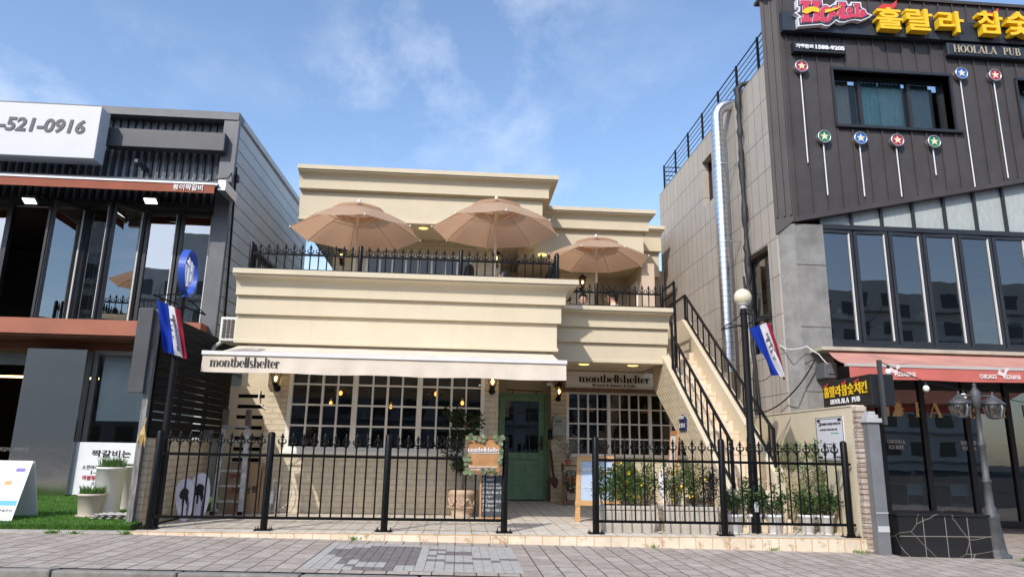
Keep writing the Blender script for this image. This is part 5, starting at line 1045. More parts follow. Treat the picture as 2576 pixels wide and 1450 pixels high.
# twin lantern street lamp
PATINA = M('weathered_grey_paint', (.085, .088, .092), .6, .25, var=.3, vs=8, bump=.3, bs=40)
FROST = glassmat('lantern_glass', (.75, .73, .68), 1.5, .12, .3)
p = g(2507, 1402, sz(7.5)); lx, ly, lz = p; ztp = at(2461, 962, ly).z
sp = T('street_lamp', 'weathered grey street lamp with two glass lanterns beside the black marble bench', 'street lamp', (lx, ly, lz)); hh_ = ztp-lz
m = MB(); m.lathe((lx, ly, lz), [(.17, 0), (.17, .04), (.13, .06), (.12, .12), (.085, .45), (.095, .47), (.095, .52), (.06, .55), (.065, .60), (.05, .63), (.046, .9), (.055, .91), (.055, .94), (.04, .95), (.037, 1.35), (.046, 1.36), (.046, 1.40), (.034, 1.41), (.030, hh_-.33), (.05, hh_-.32), (.05, hh_-.24), (.06, hh_-.20), (.06, hh_-.12), (.03, hh_-.08), (.018, hh_-.05), (.028, hh_-.03), (.001, hh_)], 18); m.build('pole', PATINA, sp)
for s in (-1, 1):
    ex = lx+s*.235; ez = lz+hh_-.17; m = MB(); m.tube([(lx, ly, ez), (ex, ly, ez)], .014, 6); m.tube([(lx+s*.05, ly, ez-.08), (lx+s*.14, ly, ez-.06), (lx+s*.18, ly, ez-.01)], .008, 5); m.build('arm', PATINA, sp)
    m = MB(); m.lathe((ex, ly, ez), [(.001, .06), (.012, .05), (.02, .03), (.012, .015), (.03, 0), (.11, -.07), (.145, -.10), (.135, -.115)], 6); cap_ = m.build('lantern_cap', PATINA, sp)
    m = MB(); m.lathe((ex, ly, ez), [(.11, -.115), (.115, -.16), (.085, -.27), (.07, -.28)], 6, cap=False); m.build('lantern_glass', FROST, sp)
    m = MB()
    for k in range(6): a = 2*PI*k/6; x, y, d_ = basis((0, 0, 1)); e = lambda r_, z: (ex+r_*math.cos(a)*x.x+r_*math.sin(a)*y.x, ly+r_*math.cos(a)*x.y+r_*math.sin(a)*y.y, ez+z); m.tube([e(.118, -.115), e(.12, -.16), e(.09, -.27)], .007, 5)
    m.lathe((ex, ly, ez), [(.075, -.27), (.085, -.28), (.03, -.30), (.0, -.30)], 6); m.build('lantern_cage', PATINA, sp)
# marble bench, grey post, drain
MARB = bpy.data.materials.new('black_marble'); MARB.use_nodes = True; nt = MARB.node_tree; bsd = nt.nodes['Principled BSDF']; bsd.inputs['Roughness'].default_value = .25
tc = nd(nt, 'ShaderNodeTexCoord'); mp = nd(nt, 'ShaderNodeMapping'); mp.inputs['Rotation'].default_value = (.3, .5, .2); mp.inputs['Scale'].default_value = (1, 1, 1.6); nt.links.new(tc.outputs['Object'], mp.inputs[0]); nz = nd(nt, 'ShaderNodeTexNoise'); nz.inputs['Scale'].default_value = 2.5; nt.links.new(mp.outputs[0], nz.inputs[0])
mxv = nd(nt, 'ShaderNodeMixRGB'); mxv.inputs[0].default_value = .05; nt.links.new(mp.outputs[0], mxv.inputs[1]); nt.links.new(nz.outputs['Color'], mxv.inputs[2]); vo = nd(nt, 'ShaderNodeTexVoronoi', feature='DISTANCE_TO_EDGE'); vo.inputs['Scale'].default_value = 1.7; nt.links.new(mxv.outputs[0], vo.inputs[0])
rp = nd(nt, 'ShaderNodeValToRGB'); rp.color_ramp.elements[0].color = (.30, .26, .22, 1); rp.color_ramp.elements[1].color = (.016, .016, .018, 1); rp.color_ramp.elements[1].position = .007; nt.links.new(vo.outputs['Distance'], rp.inputs[0]); nt.links.new(rp.outputs[0], bsd.inputs['Base Color'])
p = g(2275, 1402, sz(5.8)-.01); zt_b = at(2262, 1293, p.y).z; x1_ = at(2492, 1340, p.y).x; y1_ = g(2240, 1284, zt_b).y
bn = T('marble_bench', 'black veined marble tiled planter bench in front of the dark pub glass', 'bench', (p.x+.6, p.y+.4, sz(6)))
m = MB(); m.box(p.x-.03, p.y, sz(7)-.2, x1_, y1_, zt_b-.02); m.build('bench_body', MARB, bn); m = MB(); m.box(p.x-.045, p.y-.015, zt_b-.018, x1_+.015, y1_+.01, zt_b+.012); m.build('bench_top', MARB, bn, bevel=.004)
m = MB(); zmid = (zt_b+sz(6.3))/2
for i in range(1, 4): x = p.x+(x1_-p.x)*i/4; m.box(x-.004, p.y-.003, sz(7)-.1, x+.004, p.y+.01, zt_b-.02)
m.box(p.x-.03, p.y-.0035, zmid-.004, x1_, p.y+.01, zmid+.004); m.build('tile_joint', M('grey_grout', (.25, .22, .19), .8), bn)
p = g(2230, 1396, sz(5.4)); zc = at(2200, 1062, p.y).z; gp = T('service_post', 'grey metal boxed service post with a stepped cap beside the stone wall end', 'post', p)
m = MB(); m.box(p.x-.08, p.y, sz(5.4)-.05, p.x+.075, p.y+.12, zc); m.build('post_body', M('grey_sheet', (.21, .215, .225), .5, .3, var=.15, vs=3), gp, bevel=.004)
m = MB(); m.box(p.x-.105, p.y-.03, zc, p.x+.10, p.y+.15, zc+.055); m.box(p.x-.075, p.y-.01, zc+.055, p.x+.065, p.y+.13, zc+.10); m.box(p.x-.05, p.y, zc+.10, p.x+.035, p.y+.12, zc+.14); m.build('stepped_cap', M('pale_cap', (.46, .46, .46), .7, var=.1), gp, bevel=.006)
m = MB(); zl_ = at(2215, 1290, p.y).z; m.box(p.x-.082, p.y-.006, zl_, p.x+.077, p.y-.001, zl_+.012); m.box(p.x-.075, p.y-.008, zl_-.22, p.x+.07, p.y-.001, zl_-.15); m.build('access_plate', M('pale_sticker', (.5, .5, .5), .6), gp)
m = MB(); q = [g(2440, 1407, sz(7)), g(2600, 1432, sz(7.6)), g(2640, 1412, sz(8)), g(2480, 1404, sz(7.4))]
q = [(6.55, 7.55), (8.0, 7.55), (8.0, 8.0), (6.55, 8.0)]; m.prism([(x, y, sz(x)+.002) for x, y in q], (0, 0, .008)); struct(m.build('drain_cover', M('dark_iron_cover', (.035, .037, .042), .5, .5, var=.4, vs=18, bump=.5, bs=60)))
m = MB(); fr_ = [(6.40, 7.42, 8.1, 7.54), (6.40, 8.01, 8.1, 8.12), (6.40, 7.54, 6.54, 8.01)]
for x0, y0, x1, y1 in fr_: m.prism([(x0, y0, sz(x0)+.002), (x1, y0, sz(x1)+.002), (x1, y1, sz(x1)+.002), (x0, y1, sz(x0)+.002)], (0, 0, .006))
struct(m.build('drain_kerb', CURB))
# ================================================================== THINGS ON THE CAFE FORECOURT
def flag(label, q, seed):
    t = T('flag', label, 'flag', (q[0]+q[2])/2, None); a, b_, c, d = q   # top outer, top inner, bottom inner, bottom outer
    rg = random.Random(seed); nrm = Vector((0.1, -1, 0)); f1 = rg.uniform(0, 6)
    def pt(s, t_, o=0): p = a.lerp(b_, s).lerp(d.lerp(c, s), t_); return p+nrm*((.035*math.sin(s*9+t_*3+f1)+.02*math.sin(s*17-t_*5))*(.5+t_)+o)+Vector((0, 0, .006*math.sin(s*20+f1)))
    FM = [clothmat('flag_blue', (.012, .045, .36), .25), clothmat('flag_white', (.70, .68, .70), .25), clothmat('flag_red', (.33, .025, .05), .25)] if 'flag_blue' not in bpy.data.materials else [bpy.data.materials[k] for k in ('flag_blue', 'flag_white', 'flag_red')]
    m = MB()
    for k, (s0, s1) in enumerate(((0, .50), (.50, .80), (.80, 1))): m.cm = k; m.grid(lambda s, t_: pt(s0+(s1-s0)*s, t_), 8, 24)
    m.build('cloth', FM, t)
    m = MB(); st = 'montbellshelter'; n = len(st)
    vdir = (d-a).normalized()
    for i, ch in enumerate(st):
        adv = sum(glyph(c_)[0] for c_ in st[:i])/sum(glyph(c_)[0] for c_ in st); t0 = .90-.74*adv; o = pt(.57, t0, .012); s_ = pt(.73, t0, .012); o2 = pt(.57, t0-.05, .012)
        V_ = (o-s_); V_ = V_ if True else V_; U_ = (o2-o); wd = glyph(ch)[0]*.052; serif(m, ch, s_, U_, V_, (d-a).length*.74*glyph(ch)[0]/sum(glyph(c_)[0] for c_ in st), V_.length*.9*(1.5 if ch in 'tblh' else 1.0)/1.55*1.5, .002)
    m.build('lettering', INK, t); return t
# sign pole with the blue ring
p = g(389, 1332); PXL, PYL = p.x, 9.02
PXL = at(389, 1332, 9.16).x; PYL = 9.27
zt = at(456, 740, PYL).z; PXL = at(440, 900, PYL).x
sp = T('sign_pole', 'black pole topped by an open blue ring sign behind the fence', 'sign post', (PXL, PYL, 0))
m = MB(); m.lathe((PXL, PYL, 0), [(.055, 0), (.055, .9), (.045, 1.0), (.042, zt)], 14); m.build('pole', BLACKM, sp)
RING = M('blue_ring', (.03, .09, .45), .4); PALE = M('pale_lilac', (.72, .72, .80), .5)
rc_ = Vector((PXL+.03, PYL, zt+.30)); ax = Vector((math.cos(R(25)), -math.sin(R(25)), 0)); fa = Vector((math.cos(R(5)), math.sin(R(5)), 0)); sd = fa.cross(Vector((0, 0, 1)))
m = MB(); n = 40; vs = []
for k in range(n):
    a = 2*PI*k/n; d_ = sd*math.cos(a)+Vector((0, 0, 1))*math.sin(a)
    for rr_, w_ in ((.30, -.045), (.30, .045), (.285, .045), (.285, -.045)): vs.append(rc_+d_*rr_+fa*w_)
m.add(vs, [(4*k+j, 4*k+(j+1) % 4, 4*((k+1) % n)+(j+1) % 4, 4*((k+1) % n)+j) for k in range(n) for j in range(4)]); m.tube([rc_-Vector((0, 0, .34)), rc_-Vector((0, 0, .285))], .05, 10); m.build('ring', RING, sp)
m = MB()
for k, (h0, h1) in enumerate(((-.10, .13), (-.19, .16), (-.22, .05))):
    o = rc_+sd*(-.13+.13*k); m.tube([o+Vector((0, 0, h0)), o+Vector((0, 0, h1))], .030, 10); m.tube([o+Vector((0, 0, h1)), o+Vector((0, 0, h1+.045))], [.012, .003], 6)
m.build('candle', PALE, sp)
m = MB(); m.tube([rc_-Vector((0, 0, .285)), rc_-Vector((0, 0, .14)), rc_+sd*.08-Vector((0, 0, .12)), rc_+sd*.13-Vector((0, 0, .24))], .014, 6); m.tube([rc_+sd*(-.13)-Vector((0, 0, .12)), rc_-sd*.02-Vector((0, 0, .16))], .012, 6); m.tube([rc_+sd*.16+Vector((0, 0, .14)), rc_-sd*.2-Vector((0, 0, .02))], .010, 6); m.build('emblem_stem', RING, sp)
def arms(parent, ez, pxl, pyl, s, tip):
    m = MB(); tip = Vector(tip); o = Vector((pxl, pyl, ez)); back = o-(tip-o)*.9
    m.tube([back, o, tip], .012, 6); m.tube([o+Vector((0, 0, .16)), tip], .009, 6); m.tube([o+Vector((0, 0, .16)), back], .008, 6); m.lathe((pxl, pyl, ez-.04), [(.056, 0), (.056, .03)], 12); m.lathe((pxl, pyl, ez+.14), [(.056, 0), (.056, .03)], 12); m.sphere(tip, .018, 8, 5); m.build('flag_arm', BLACKM, parent)
ez = at(452, 768, PYL).z; arms(sp, ez, PXL, PYL, -1, at(388, 742, 9.16))
q = [at(395, 754, 9.14), at(452, 778, 9.16), at(470, 902, 9.10), at(411, 882, 9.10)]; flag('tricolour flag on the ring sign pole next to the black timber screen', q, 1)
p = g(1908, 1341); GX, GYp = p.x, 9.38; zg = at(1869, 770, GYp).z
gl_ = T('globe_lamp', 'black lamp post with one frosted cream globe in front of the stair', 'street lamp', (GX, GYp, 0))
m = MB(); m.lathe((GX, GYp, 0), [(.062, 0), (.058, 1.2), (.050, 1.25), (.046, zg-.04)], 16); m.build('pole', BLACKM, gl_)
m = MB(); m.lathe((GX, GYp, zg-.04), [(.05, 0), (.065, .01), (.04, .03), (.07, .06), (.085, .07), (.06, .08)], 16); m.build('collar', M('pale_collar', (.55, .54, .52), .5), gl_)
m = MB(); m.sphere((GX, GYp, zg+.13), .122, 24, 14); m.build('globe', M('frosted_globe', (.72, .64, .47), .35, var=.04, vs=8), gl_)
m = MB(); m.box(GX-.03, GYp-.062, .27, GX+.02, GYp-.06, .40); m.build('tag_plate', WHITE, gl_)
ez = at(1872, 815, GYp).z; arms(gl_, ez, GX, GYp, 1, at(1938, 800, 9.28))
q = [at(1885, 825, 9.30), at(1936, 809, 9.28), at(1982, 953, 9.26), at(1938, 938, 9.26)]; flag('tricolour flag on the globe lamp post beside the pub wall', q, 2)
# slotted cream panel closing the alley
PYN = 11.55; a0 = at(547, 1280, PYN).x; a1 = -3.02; pz = at(615, 971, PYN).z
m = MB(); sl0, sl1 = a0+.13, a1-.10; zs_ = [pz-.18-.165*k for k in range(9)]; sh = .058
m.box(a0, PYN, .01, sl0, PYN+.04, pz); m.box(sl1, PYN, .01, a1, PYN+.04, pz); zprev = pz
for z in zs_: m.box(sl0, PYN+.0, z+sh, sl1, PYN+.04, zprev); zprev = z
m.box(sl0, PYN, .01, sl1, PYN+.04, zprev)
lp = T('slotted_panel', 'tall cream panel with level slots leaning behind the ladder', 'panel', ((a0+a1)/2, PYN, 0)); m.build('panel', CREAM2, lp); m = MB(); m.box(a0+.02, PYN+.3, .01, a1, PYN+.34, pz-.05); m.build('backing', BTIM, lp)
m = MB(); m.tube([(a1-.18, PYN-.02, pz-.05), (a1-.19, PYN-.05, pz-.25), (a1-.02, PYN-.05, pz-.38)], .012, 6); m.build('handle', WHITE, lp)
m = MB(); m.box(-3.95, 13.0, .0, -3.06, 13.1, 2.46); tag(m.build('alley_wall', CREAM2), 'plain cream wall closing the alley behind the slotted panel', 'wall')
# ladder
LADM = M('scuffed_aluminium', (.55, .54, .52), .45, .7, var=.25, vs=15)
ld = T('ladder', 'folded aluminium step ladder leaning in front of a cardboard box', 'ladder', (-3.35, 11.05, 0))
def lerp3(a, c, t): return Vector(a).lerp(Vector(c), t)
BL, BR = at(535, 1292, 11.02), at(604, 1294, 11.02); BL.z = BR.z = 0; TL, TR = at(570, 1036, 11.22), at(627, 1037, 11.22)
m = MB()
for a, c in ((BL, TL), (BR, TR)): m.beam(a, c, .028, .07, (1, 0, 0))
for a, c in ((BL, TL), (BR, TR)): m.beam(a+Vector((-.03 if a is BL else .0, .10, 0)), lerp3(a, c, .80)+Vector((0, .03, 0)), .022, .05, (1, 0, 0))
m.build('stile', LADM, ld)
for i in range(6): 
    t_ = .13+.145*i; m = MB(); m.beam(lerp3(BL, TL, t_)-Vector((.02, .03, 0)), lerp3(BR, TR, t_)+Vector((.02, -.03, 0)), .03, .03); m.build('rung', LADM, ld)
m = MB()
for a, c in ((BL, TL), (BR, TR)): m.beam(lerp3(a, c, .84), lerp3(a, c, 1.03)+Vector((0, -.02, 0)), .05, .085, (1, 0, 0))
m.build('hinge', M('ladder_hinge', (.16, .14, .12), .6, .5, var=.4, vs=20), ld)
m = MB()
for a in (BL, BR): m.box(a.x-.03, a.y-.05, 0, a.x+.03, a.y+.05, .05)
m.build('foot', BLACKM, ld)
CARD = M('cardboard', (.36, .24, .14), .85, var=.08, vs=3)
bx_ = T('cardboard_box', 'tall brown cardboard box with red and black Korean print behind the ladder', 'box', (-3.5, 11.3, 0)); b0, b1 = at(560, 1288, 11.22).x, at(645, 1288, 11.22).x; bh = at(600, 1163, 11.22).z
m = MB(); m.box(b0, 11.22, 0, b1, 11.5, bh); m.build('carton', CARD, bx_, bevel=.006)
m = MB(); mr = MB(); w_ = b1-b0
text(mr, '원', (b0+w_*.18, 11.214, bh*.42), (1, 0, 0), (0, 0, 1), .085, .10, .002, .03); text(m, 'Point', (b0+w_*.36, 11.214, bh*.40), (1, 0, 0), (0, 0, 1), .20, .11, .002, .01, .3); text(m, '판', (b0+w_*.80, 11.214, bh*.42), (1, 0, 0), (0, 0, 1), .08, .10, .002, .03); text(m, '60', (b0+w_*.42, 11.214, bh*.14), (1, 0, 0), (0, 0, 1), .09, .065, .002, .03)
mr.box(b0+w_*.08, 11.2165, bh*.70, b0+w_*.55, 11.2185, bh*.704); mr.box(b0+w_*.08, 11.2165, bh*.775, b0+w_*.55, 11.2185, bh*.779); text(mr, '세라믹보온판매', (b0+w_*.12, 11.214, bh*.715), (1, 0, 0), (0, 0, 1), w_*.4, .035, .002)
m.build('black_print', INK, bx_); mr.build('red_print', INKR, bx_)
m = MB(); m.box(b1+.015, 11.26, 0, b1+.09, 11.52, bh*.86); tag(m.build('cardboard_box', CARD, bevel=.006), 'narrow plain cardboard box squeezed behind the printed box', 'box')
wh = T('hoop_stand', 'thin wire hoop on a white stand leaning at the cream brick wall', 'stand', (-2.9, 11.3, 0)); c = at(686, 1235, 11.36); 
m = MB(); m.tube([(c.x+.29*math.cos(2*PI*k/30), c.y+.04*math.sin(2*PI*k/30), c.z+.29*math.sin(2*PI*k/30)) for k in range(31)], .005, 5, cap=False); m.build('hoop', ALU, wh)
m = MB(); m.tube([(c.x-.18, c.y-.06, .0), (c.x-.13, c.y, .55)], .014, 6); m.tube([(c.x+.06, c.y, .0), (c.x+.09, c.y, .42)], .03, 8); m.tube([(c.x-.02, c.y, .0), (c.x+.0, c.y, .5)], .008, 6); m.box(c.x-.04, c.y-.01, .14, c.x+.02, c.y+.01, .32); m.build('stand', WHITE, wh)
# flip flop shaped boards
FLIP = M('lilac_white_board', (.70, .68, .76), .5, var=.03); 
def flip(label, u, v, Y, h, lean, tilt, seed, yaw=0.0):
    p = at(u, v, Y); p.z = 0.0; t = T('sandal_board', label, 'sign', p); c, s = math.cos(tilt), math.sin(tilt)
    def P(x, z, o=0): xx = x*c+z*s; zz = z*c-x*s; return Vector((p.x+xx*math.cos(yaw), p.y+xx*math.sin(yaw)+zz*lean-o, max(.0, zz)))
    out = []
    for k in range(36):
        a = 2*PI*k/36; z = h/2+h/2*math.sin(a); wz = (.135+.03*math.sin(a)-.012*math.sin(2*a+.6)); out.append((wz*math.cos(a)*(h/.62), z))
    m = MB(); m.prism([P(x, z) for x, z in out], (0, .03, 0)); m.build('board', FLIP, t, bevel=.004)
    k_ = h/.62; m = MB(); rg = random.Random(seed)
    blob = [(-.05, .33), (-.075, .37), (-.06, .43), (-.02, .48), (.03, .47), (.06, .43), (.05, .37), (.06, .30), (.03, .24), (.015, .31), (-.005, .34), (-.01, .22), (-.03, .22), (-.03, .33)]
    m.prism([P(x*k_, z*k_, .003) for x, z in blob], (0, -.004, 0)); m.build('black_emblem', INK, t)
    m = MB(); o = P(.055*k_, .06*k_, .006); e = P(.075*k_, .28*k_, .006); U_ = (e-o); V_ = (P(.0, .06*k_, .006)-o); serif(m, 'montbellshelter', o, U_, V_, U_.length, .03, .003); m.build('lettering', INK, t); return t
flip('smaller white sandal shaped board of the pair by the ladder', 462, 1301, 9.95, .56, .10, -.10, 1)
flip('white sandal shaped board nearest the ladder feet, taller of the pair', 497, 1298, 10.15, .62, .10, -.06, 2)
flip('white sandal shaped board standing alone behind the second long planter', 1690, 1262, 11.1, .85, .12, .02, 3)
# foliage helper: leaves scattered round branch ends
def shrub(t, base, h, w, n, seed, lm, leaf=.045, stem=None, flowers=0, fmat=None, asp=.5, nst=9, spread=1.0, low=.18, d=None):
    r = np.random.default_rng(seed); rg = random.Random(seed); base = Vector(base); ms_ = MB(); pts = []; d = d or w
    for k in range(nst):
        a = rg.uniform(0, 2*PI); q = rg.uniform(.2, 1)**.6; tip = base+Vector((w*q*math.cos(a), d*q*math.sin(a), h*rg.uniform(.55, 1.02)*(1-.25*q)))
        b0 = base+Vector((w*.55*spread*q*math.cos(a), d*.55*spread*q*math.sin(a), 0)) if spread > .01 else base
        mid = b0.lerp(tip, .5)+Vector((rg.uniform(-.04, .04), rg.uniform(-.04, .04), .03)); ms_.tube([b0, mid, tip], [.006, .0045, .002], 5)
        for i in range(max(1, n//nst)):
            s_ = low+(1-low)*rg.random()**.8; c_ = b0.lerp(mid, s_*2) if s_ < .5 else mid.lerp(tip, s_*2-1); sp_ = .16*w/.25*(.4+.6*math.sin(PI*min(1, s_*.9)))
            pts.append((c_.x+rg.gauss(0, sp_*.42), c_.y+rg.gauss(0, sp_*.42), c_.z+rg.gauss(0, sp_*.35)))
    P = np.array(pts); P = P[P[:, 2] > base.z+.01]; ms_.build('stems', stem or STEMM, t)
    m = MB(); m.leaves(P, leaf, r, asp=asp); m.build('foliage', lm, t)
    if flowers:
        idx = r.choice(len(P), flowers, replace=False); m = MB()
        for i in idx: m.leaves(P[i]+r.normal(0, .012, (5, 3)), .030, r, asp=.9)
        m.build('flowers', fmat, t)
STEMM = M('green_brown_stem', (.10, .075, .04), .8, var=.3, vs=20)
L1 = leafmat('jasmine_leaf', (.055, .105, .03), (.16, .24, .07)); L2 = leafmat('rose_leaf', (.030, .065, .020), (.09, .16, .05)); L3 = leafmat('dark_leaf', (.018, .035, .014), (.05, .08, .03)); L4 = leafmat('plum_leaf', (.035, .03, .035), (.09, .08, .09)); L5 = leafmat('silver_leaf', (.22, .22, .20), (.42, .42, .38)); L6 = leafmat('vine_leaf', (.06, .11, .03), (.17, .25, .07))
YELF = M('yellow_petal', (.78, .55, .02), .6); WHF = M('white_petal', (.75, .75, .70), .6); PLAST = M('greige_plastic', (.50, .455, .385), .55, var=.05, vs=3)
def planter(label, x0, x1, y, h, parts):
    t = T('planter', label, 'planter', ((x0+x1)/2, y+.17, 0)); dpt = .34; m = MB()
    def ring(o, z): return [(x0+o, y+o, z), (x1-o, y+o, z), (x1-o, y+dpt-o, z), (x0+o, y+dpt-o, z)]
    lv = [(.035, 0), (.02, .11), (.032, .125), (.026, .14), (.012, h-.07), (.03, h-.065), (0, h-.05), (0, h), (.03, h), (.035, h-.06)]
    vs = []
    for o, z in lv: vs += ring(o, z)
    m.add(vs, [(i*4+k, i*4+(k+1) % 4, i*4+4+(k+1) % 4, i*4+4+k) for i in range(len(lv)-1) for k in range(4)]); m.add(ring(.035, 0), [(3, 2, 1, 0)]); m.build('box', PLAST, t, bevel=.012)
    m = MB()
    for k in range(5): x = x0+.09+(x1-x0-.18)*k/4; m.box(x-.012, y+.006, .15, x+.012, y+.03, h-.08)
    m.build('rib', PLAST, t)
    m = MB(); m.add(ring(.036, h-.03), [(0, 1, 2, 3)]); m.build('soil', SOIL, t)
    return t
P1x0, P1x1 = at(1510, 1340, 9.28).x, at(1656, 1340, 9.28).x; hz = at(1580, 1271, 9.28).z
t = planter('greige planter trough nearest the easel, crowded with yellow flowering shrubs', P1x0, P1x1, 9.30, hz, None)
def plant(label, x, y, z, h, w, n, seed, lm, **k): t = T('shrub', label, 'plant', (x, y, z), 'shrubs in the long planter troughs'); shrub(t, (x, y, z), h, w, n, seed, lm, **k); return t
pw = P1x1-P1x0
plant('leafy green shrub at the easel end of the first trough, almost flowerless', P1x0+pw*.16, 9.47, hz-.03, .68, .17, 1200, 1, L1, flowers=2, fmat=YELF, leaf=.040)
plant('tallest yellow flowering shrub in the middle of the first trough', P1x0+pw*.50, 9.49, hz-.03, .80, .18, 1500, 2, L1, flowers=17, fmat=YELF, leaf=.040)
plant('wide yellow flowering shrub at the far end of the first trough', P1x0+pw*.80, 9.47, hz-.03, .70, .21, 1300, 3, L1, flowers=12, fmat=YELF, leaf=.040)
P2x0, P2x1 = at(1672, 1345, 9.26).x, at(1818, 1345, 9.26).x
planter('greige planter trough next to the fence post, sparser shrubs', P2x0, P2x1, 9.28, hz, None); pw = P2x1-P2x0
plant('slim shrub full of yellow flowers in the second trough', P2x0+pw*.24, 9.45, hz-.03, .72, .15, 800, 4, L1, flowers=22, fmat=YELF, leaf=.038, nst=12)
plant('light green airy shrub in the middle of the second trough', P2x0+pw*.62, 9.45, hz-.03, .76, .16, 650, 5, L6, flowers=4, fmat=YELF, leaf=.040, spread=.3)
plant('purple grey shrub beside the fence post in the second trough', P2x0+pw*.88, 9.45, hz-.03, .58, .14, 650, 6, L4, leaf=.038, spread=.3)
# white nursery pots of roses
for i, (u, v, s_, lab) in enumerate(((1850, 1338, 3, 'white pot of dark roses just behind the fence post'), (1898, 1337, 4, 'white pot of roses at the foot of the globe lamp post'), (1951, 1345, 5, 'white pot of roses first beyond the globe lamp post'), (2033, 1347, 6, 'white pot of roses under the climbing vine'), (2080, 1345, 7, 'white pot of roses closest to the boundary wall'))):
    c = g(u, v); c = Vector((c.x, 9.40+(.05 if i % 2 else 0), 0)); c.x = at(u, v, c.y).x
    t = T('potted_rose', lab, 'potted plant', c, 'roses in white pots'); m = MB(); m.lathe(c, [(.075, 0), (.075, .012), (.08, .015), (.10, .20), (.115, .205), (.118, .235), (.105, .237), (.10, .20)], 24); m.build('pot', M('white_nursery_pot', (.76, .76, .76), .4) if 'white_nursery_pot' not in bpy.data.materials else bpy.data.materials['white_nursery_pot'], t); m = MB(); m.lathe(c, [(0, .205), (.10, .205)], 20); m.build('soil', SOIL, t)
    shrub(t, (c.x, c.y, .21), .42 if i != 1 else .62, .19, 300, 20+s_, L2, leaf=.055, asp=.62, nst=7, spread=.25, low=.3)
gp_ = T('tall_planter', 'square greige planter behind the last rose pot', 'planter', (at(2113, 1335, 9.75).x, 9.75, 0)); x_ = gp_.location.x; m = MB(); m.prism([(x_-.13, 9.66, 0), (x_+.13, 9.66, 0), (x_+.13, 9.9, 0), (x_-.13, 9.9, 0)], (0, 0, .40)); m.box(x_-.15, 9.64, .40, x_+.15, 9.92, .44); m.build('box', PLAST, gp_, bevel=.01); m = MB(); m.box(x_-.12, 9.67, .44, x_+.12, 9.89, .445); m.build('soil', SOIL, gp_)
vn = T('climbing_vine', 'tall airy climbing vine on thin stakes in front of the notice', 'plant', (x_-.22, 9.72, 0)); r = np.random.default_rng(31); rg = random.Random(31); pts = []; m = MB()
stakes = [(x_-.46, 1.05), (x_-.26, 1.25), (x_-.08, 1.15)]
for sx, hh_ in stakes:
    for k in range(3):
        path = [Vector((sx+rg.uniform(-.05, .05), 9.75, .18))]
        while path[-1].z < hh_*rg.uniform(.85, 1.15): path.append(path[-1]+Vector((rg.uniform(-.06, .06), rg.uniform(-.04, .04), .09)))
        for j in range(rg.randint(1, 4)): path.append(path[-1]+Vector((rg.choice((-1, 1))*rg.uniform(.03, .09), rg.uniform(-.03, .03), rg.uniform(-.03, .08))))
        m.tube(path, .0045, 5)
        for p in path:
            for j in range(15): pts.append((p.x+rg.gauss(0, .05), p.y+rg.gauss(0, .035), p.z+rg.gauss(0, .04)))
m.build('stems', STEMM, vn); m = MB(); m.leaves(np.array(pts), .06, r, asp=.34, updir=-.2); m.build('foliage', L6, vn)
m = MB()
for sx, hh_ in stakes: m.tube([(sx, 9.76, .0), (sx, 9.76, hh_)], .005, 5)
m.build('stake', M('green_stake', (.03, .22, .12), .5), vn)
# terracotta pot with a small tree
TERRA = M('pale_terracotta', (.46, .33, .23), .85, col2=(.54, .41, .30), vs=6, bump=.2, bs=50)
c = g(1161, 1299); tp = T('potted_tree', 'small dark leaved tree in a big carved terracotta pot by the big window', 'potted plant', c)
m = MB(); m.lathe(c, [(.16, 0), (.165, .03), (.15, .04), (.175, .10), (.205, .22), (.215, .30), (.225, .315), (.235, .33), (.245, .345), (.245, .40), (.235, .405), (.215, .405), (.205, .36)], 32); m.build('pot', TERRA, tp)
m = MB(); pts = [(c.x+.222*math.sin(a), c.y-.222*math.cos(a), .27-.09*math.sin((a+1.2)/2.4*PI*3)**2) for a in np.linspace(-1.2, 1.2, 40)]; m.tube(pts, .018, 6)
for k in range(16): a = -1.3+2.6*k/15; m.sphere((c.x+.215*math.sin(a), c.y-.215*math.cos(a), .15), .016, 6, 4)
m.build('carved_swag', TERRA, tp)
m = MB(); m.lathe(c, [(0, .37), (.21, .37)], 24); m.build('soil', SOIL, tp)
m = MB(); m.tube([(c.x, c.y, .36), (c.x+.015, c.y, .7), (c.x-.01, c.y, 1.0), (c.x+.03, c.y, 1.45)], [.022, .018, .013, .005], 7); rg = random.Random(12); pts = []
for k in range(26):
    z0_ = rg.uniform(.62, 1.45); a = rg.uniform(0, 2*PI); l = rg.uniform(.14, .36)*(1.15-.35*abs(z0_-1.0)); e = Vector((c.x+l*math.cos(a), c.y+l*.8*math.sin(a), z0_+rg.uniform(.02, .22))); s_ = Vector((c.x, c.y, z0_)); m.tube([s_, s_.lerp(e, .5)+Vector((0, 0, .03)), e], [.008, .005, .002], 5)
    for j in range(70): q = s_.lerp(e, rg.uniform(.3, 1.05)); pts.append((q.x+rg.gauss(0, .035), q.y+rg.gauss(0, .035), q.z+rg.gauss(0, .035)))
m.build('trunk', M('pale_bark', (.24, .18, .12), .85, var=.2, vs=20), tp); m = MB(); m.leaves(np.array(pts), .058, np.random.default_rng(12), asp=.48); m.build('crown', L3, tp)
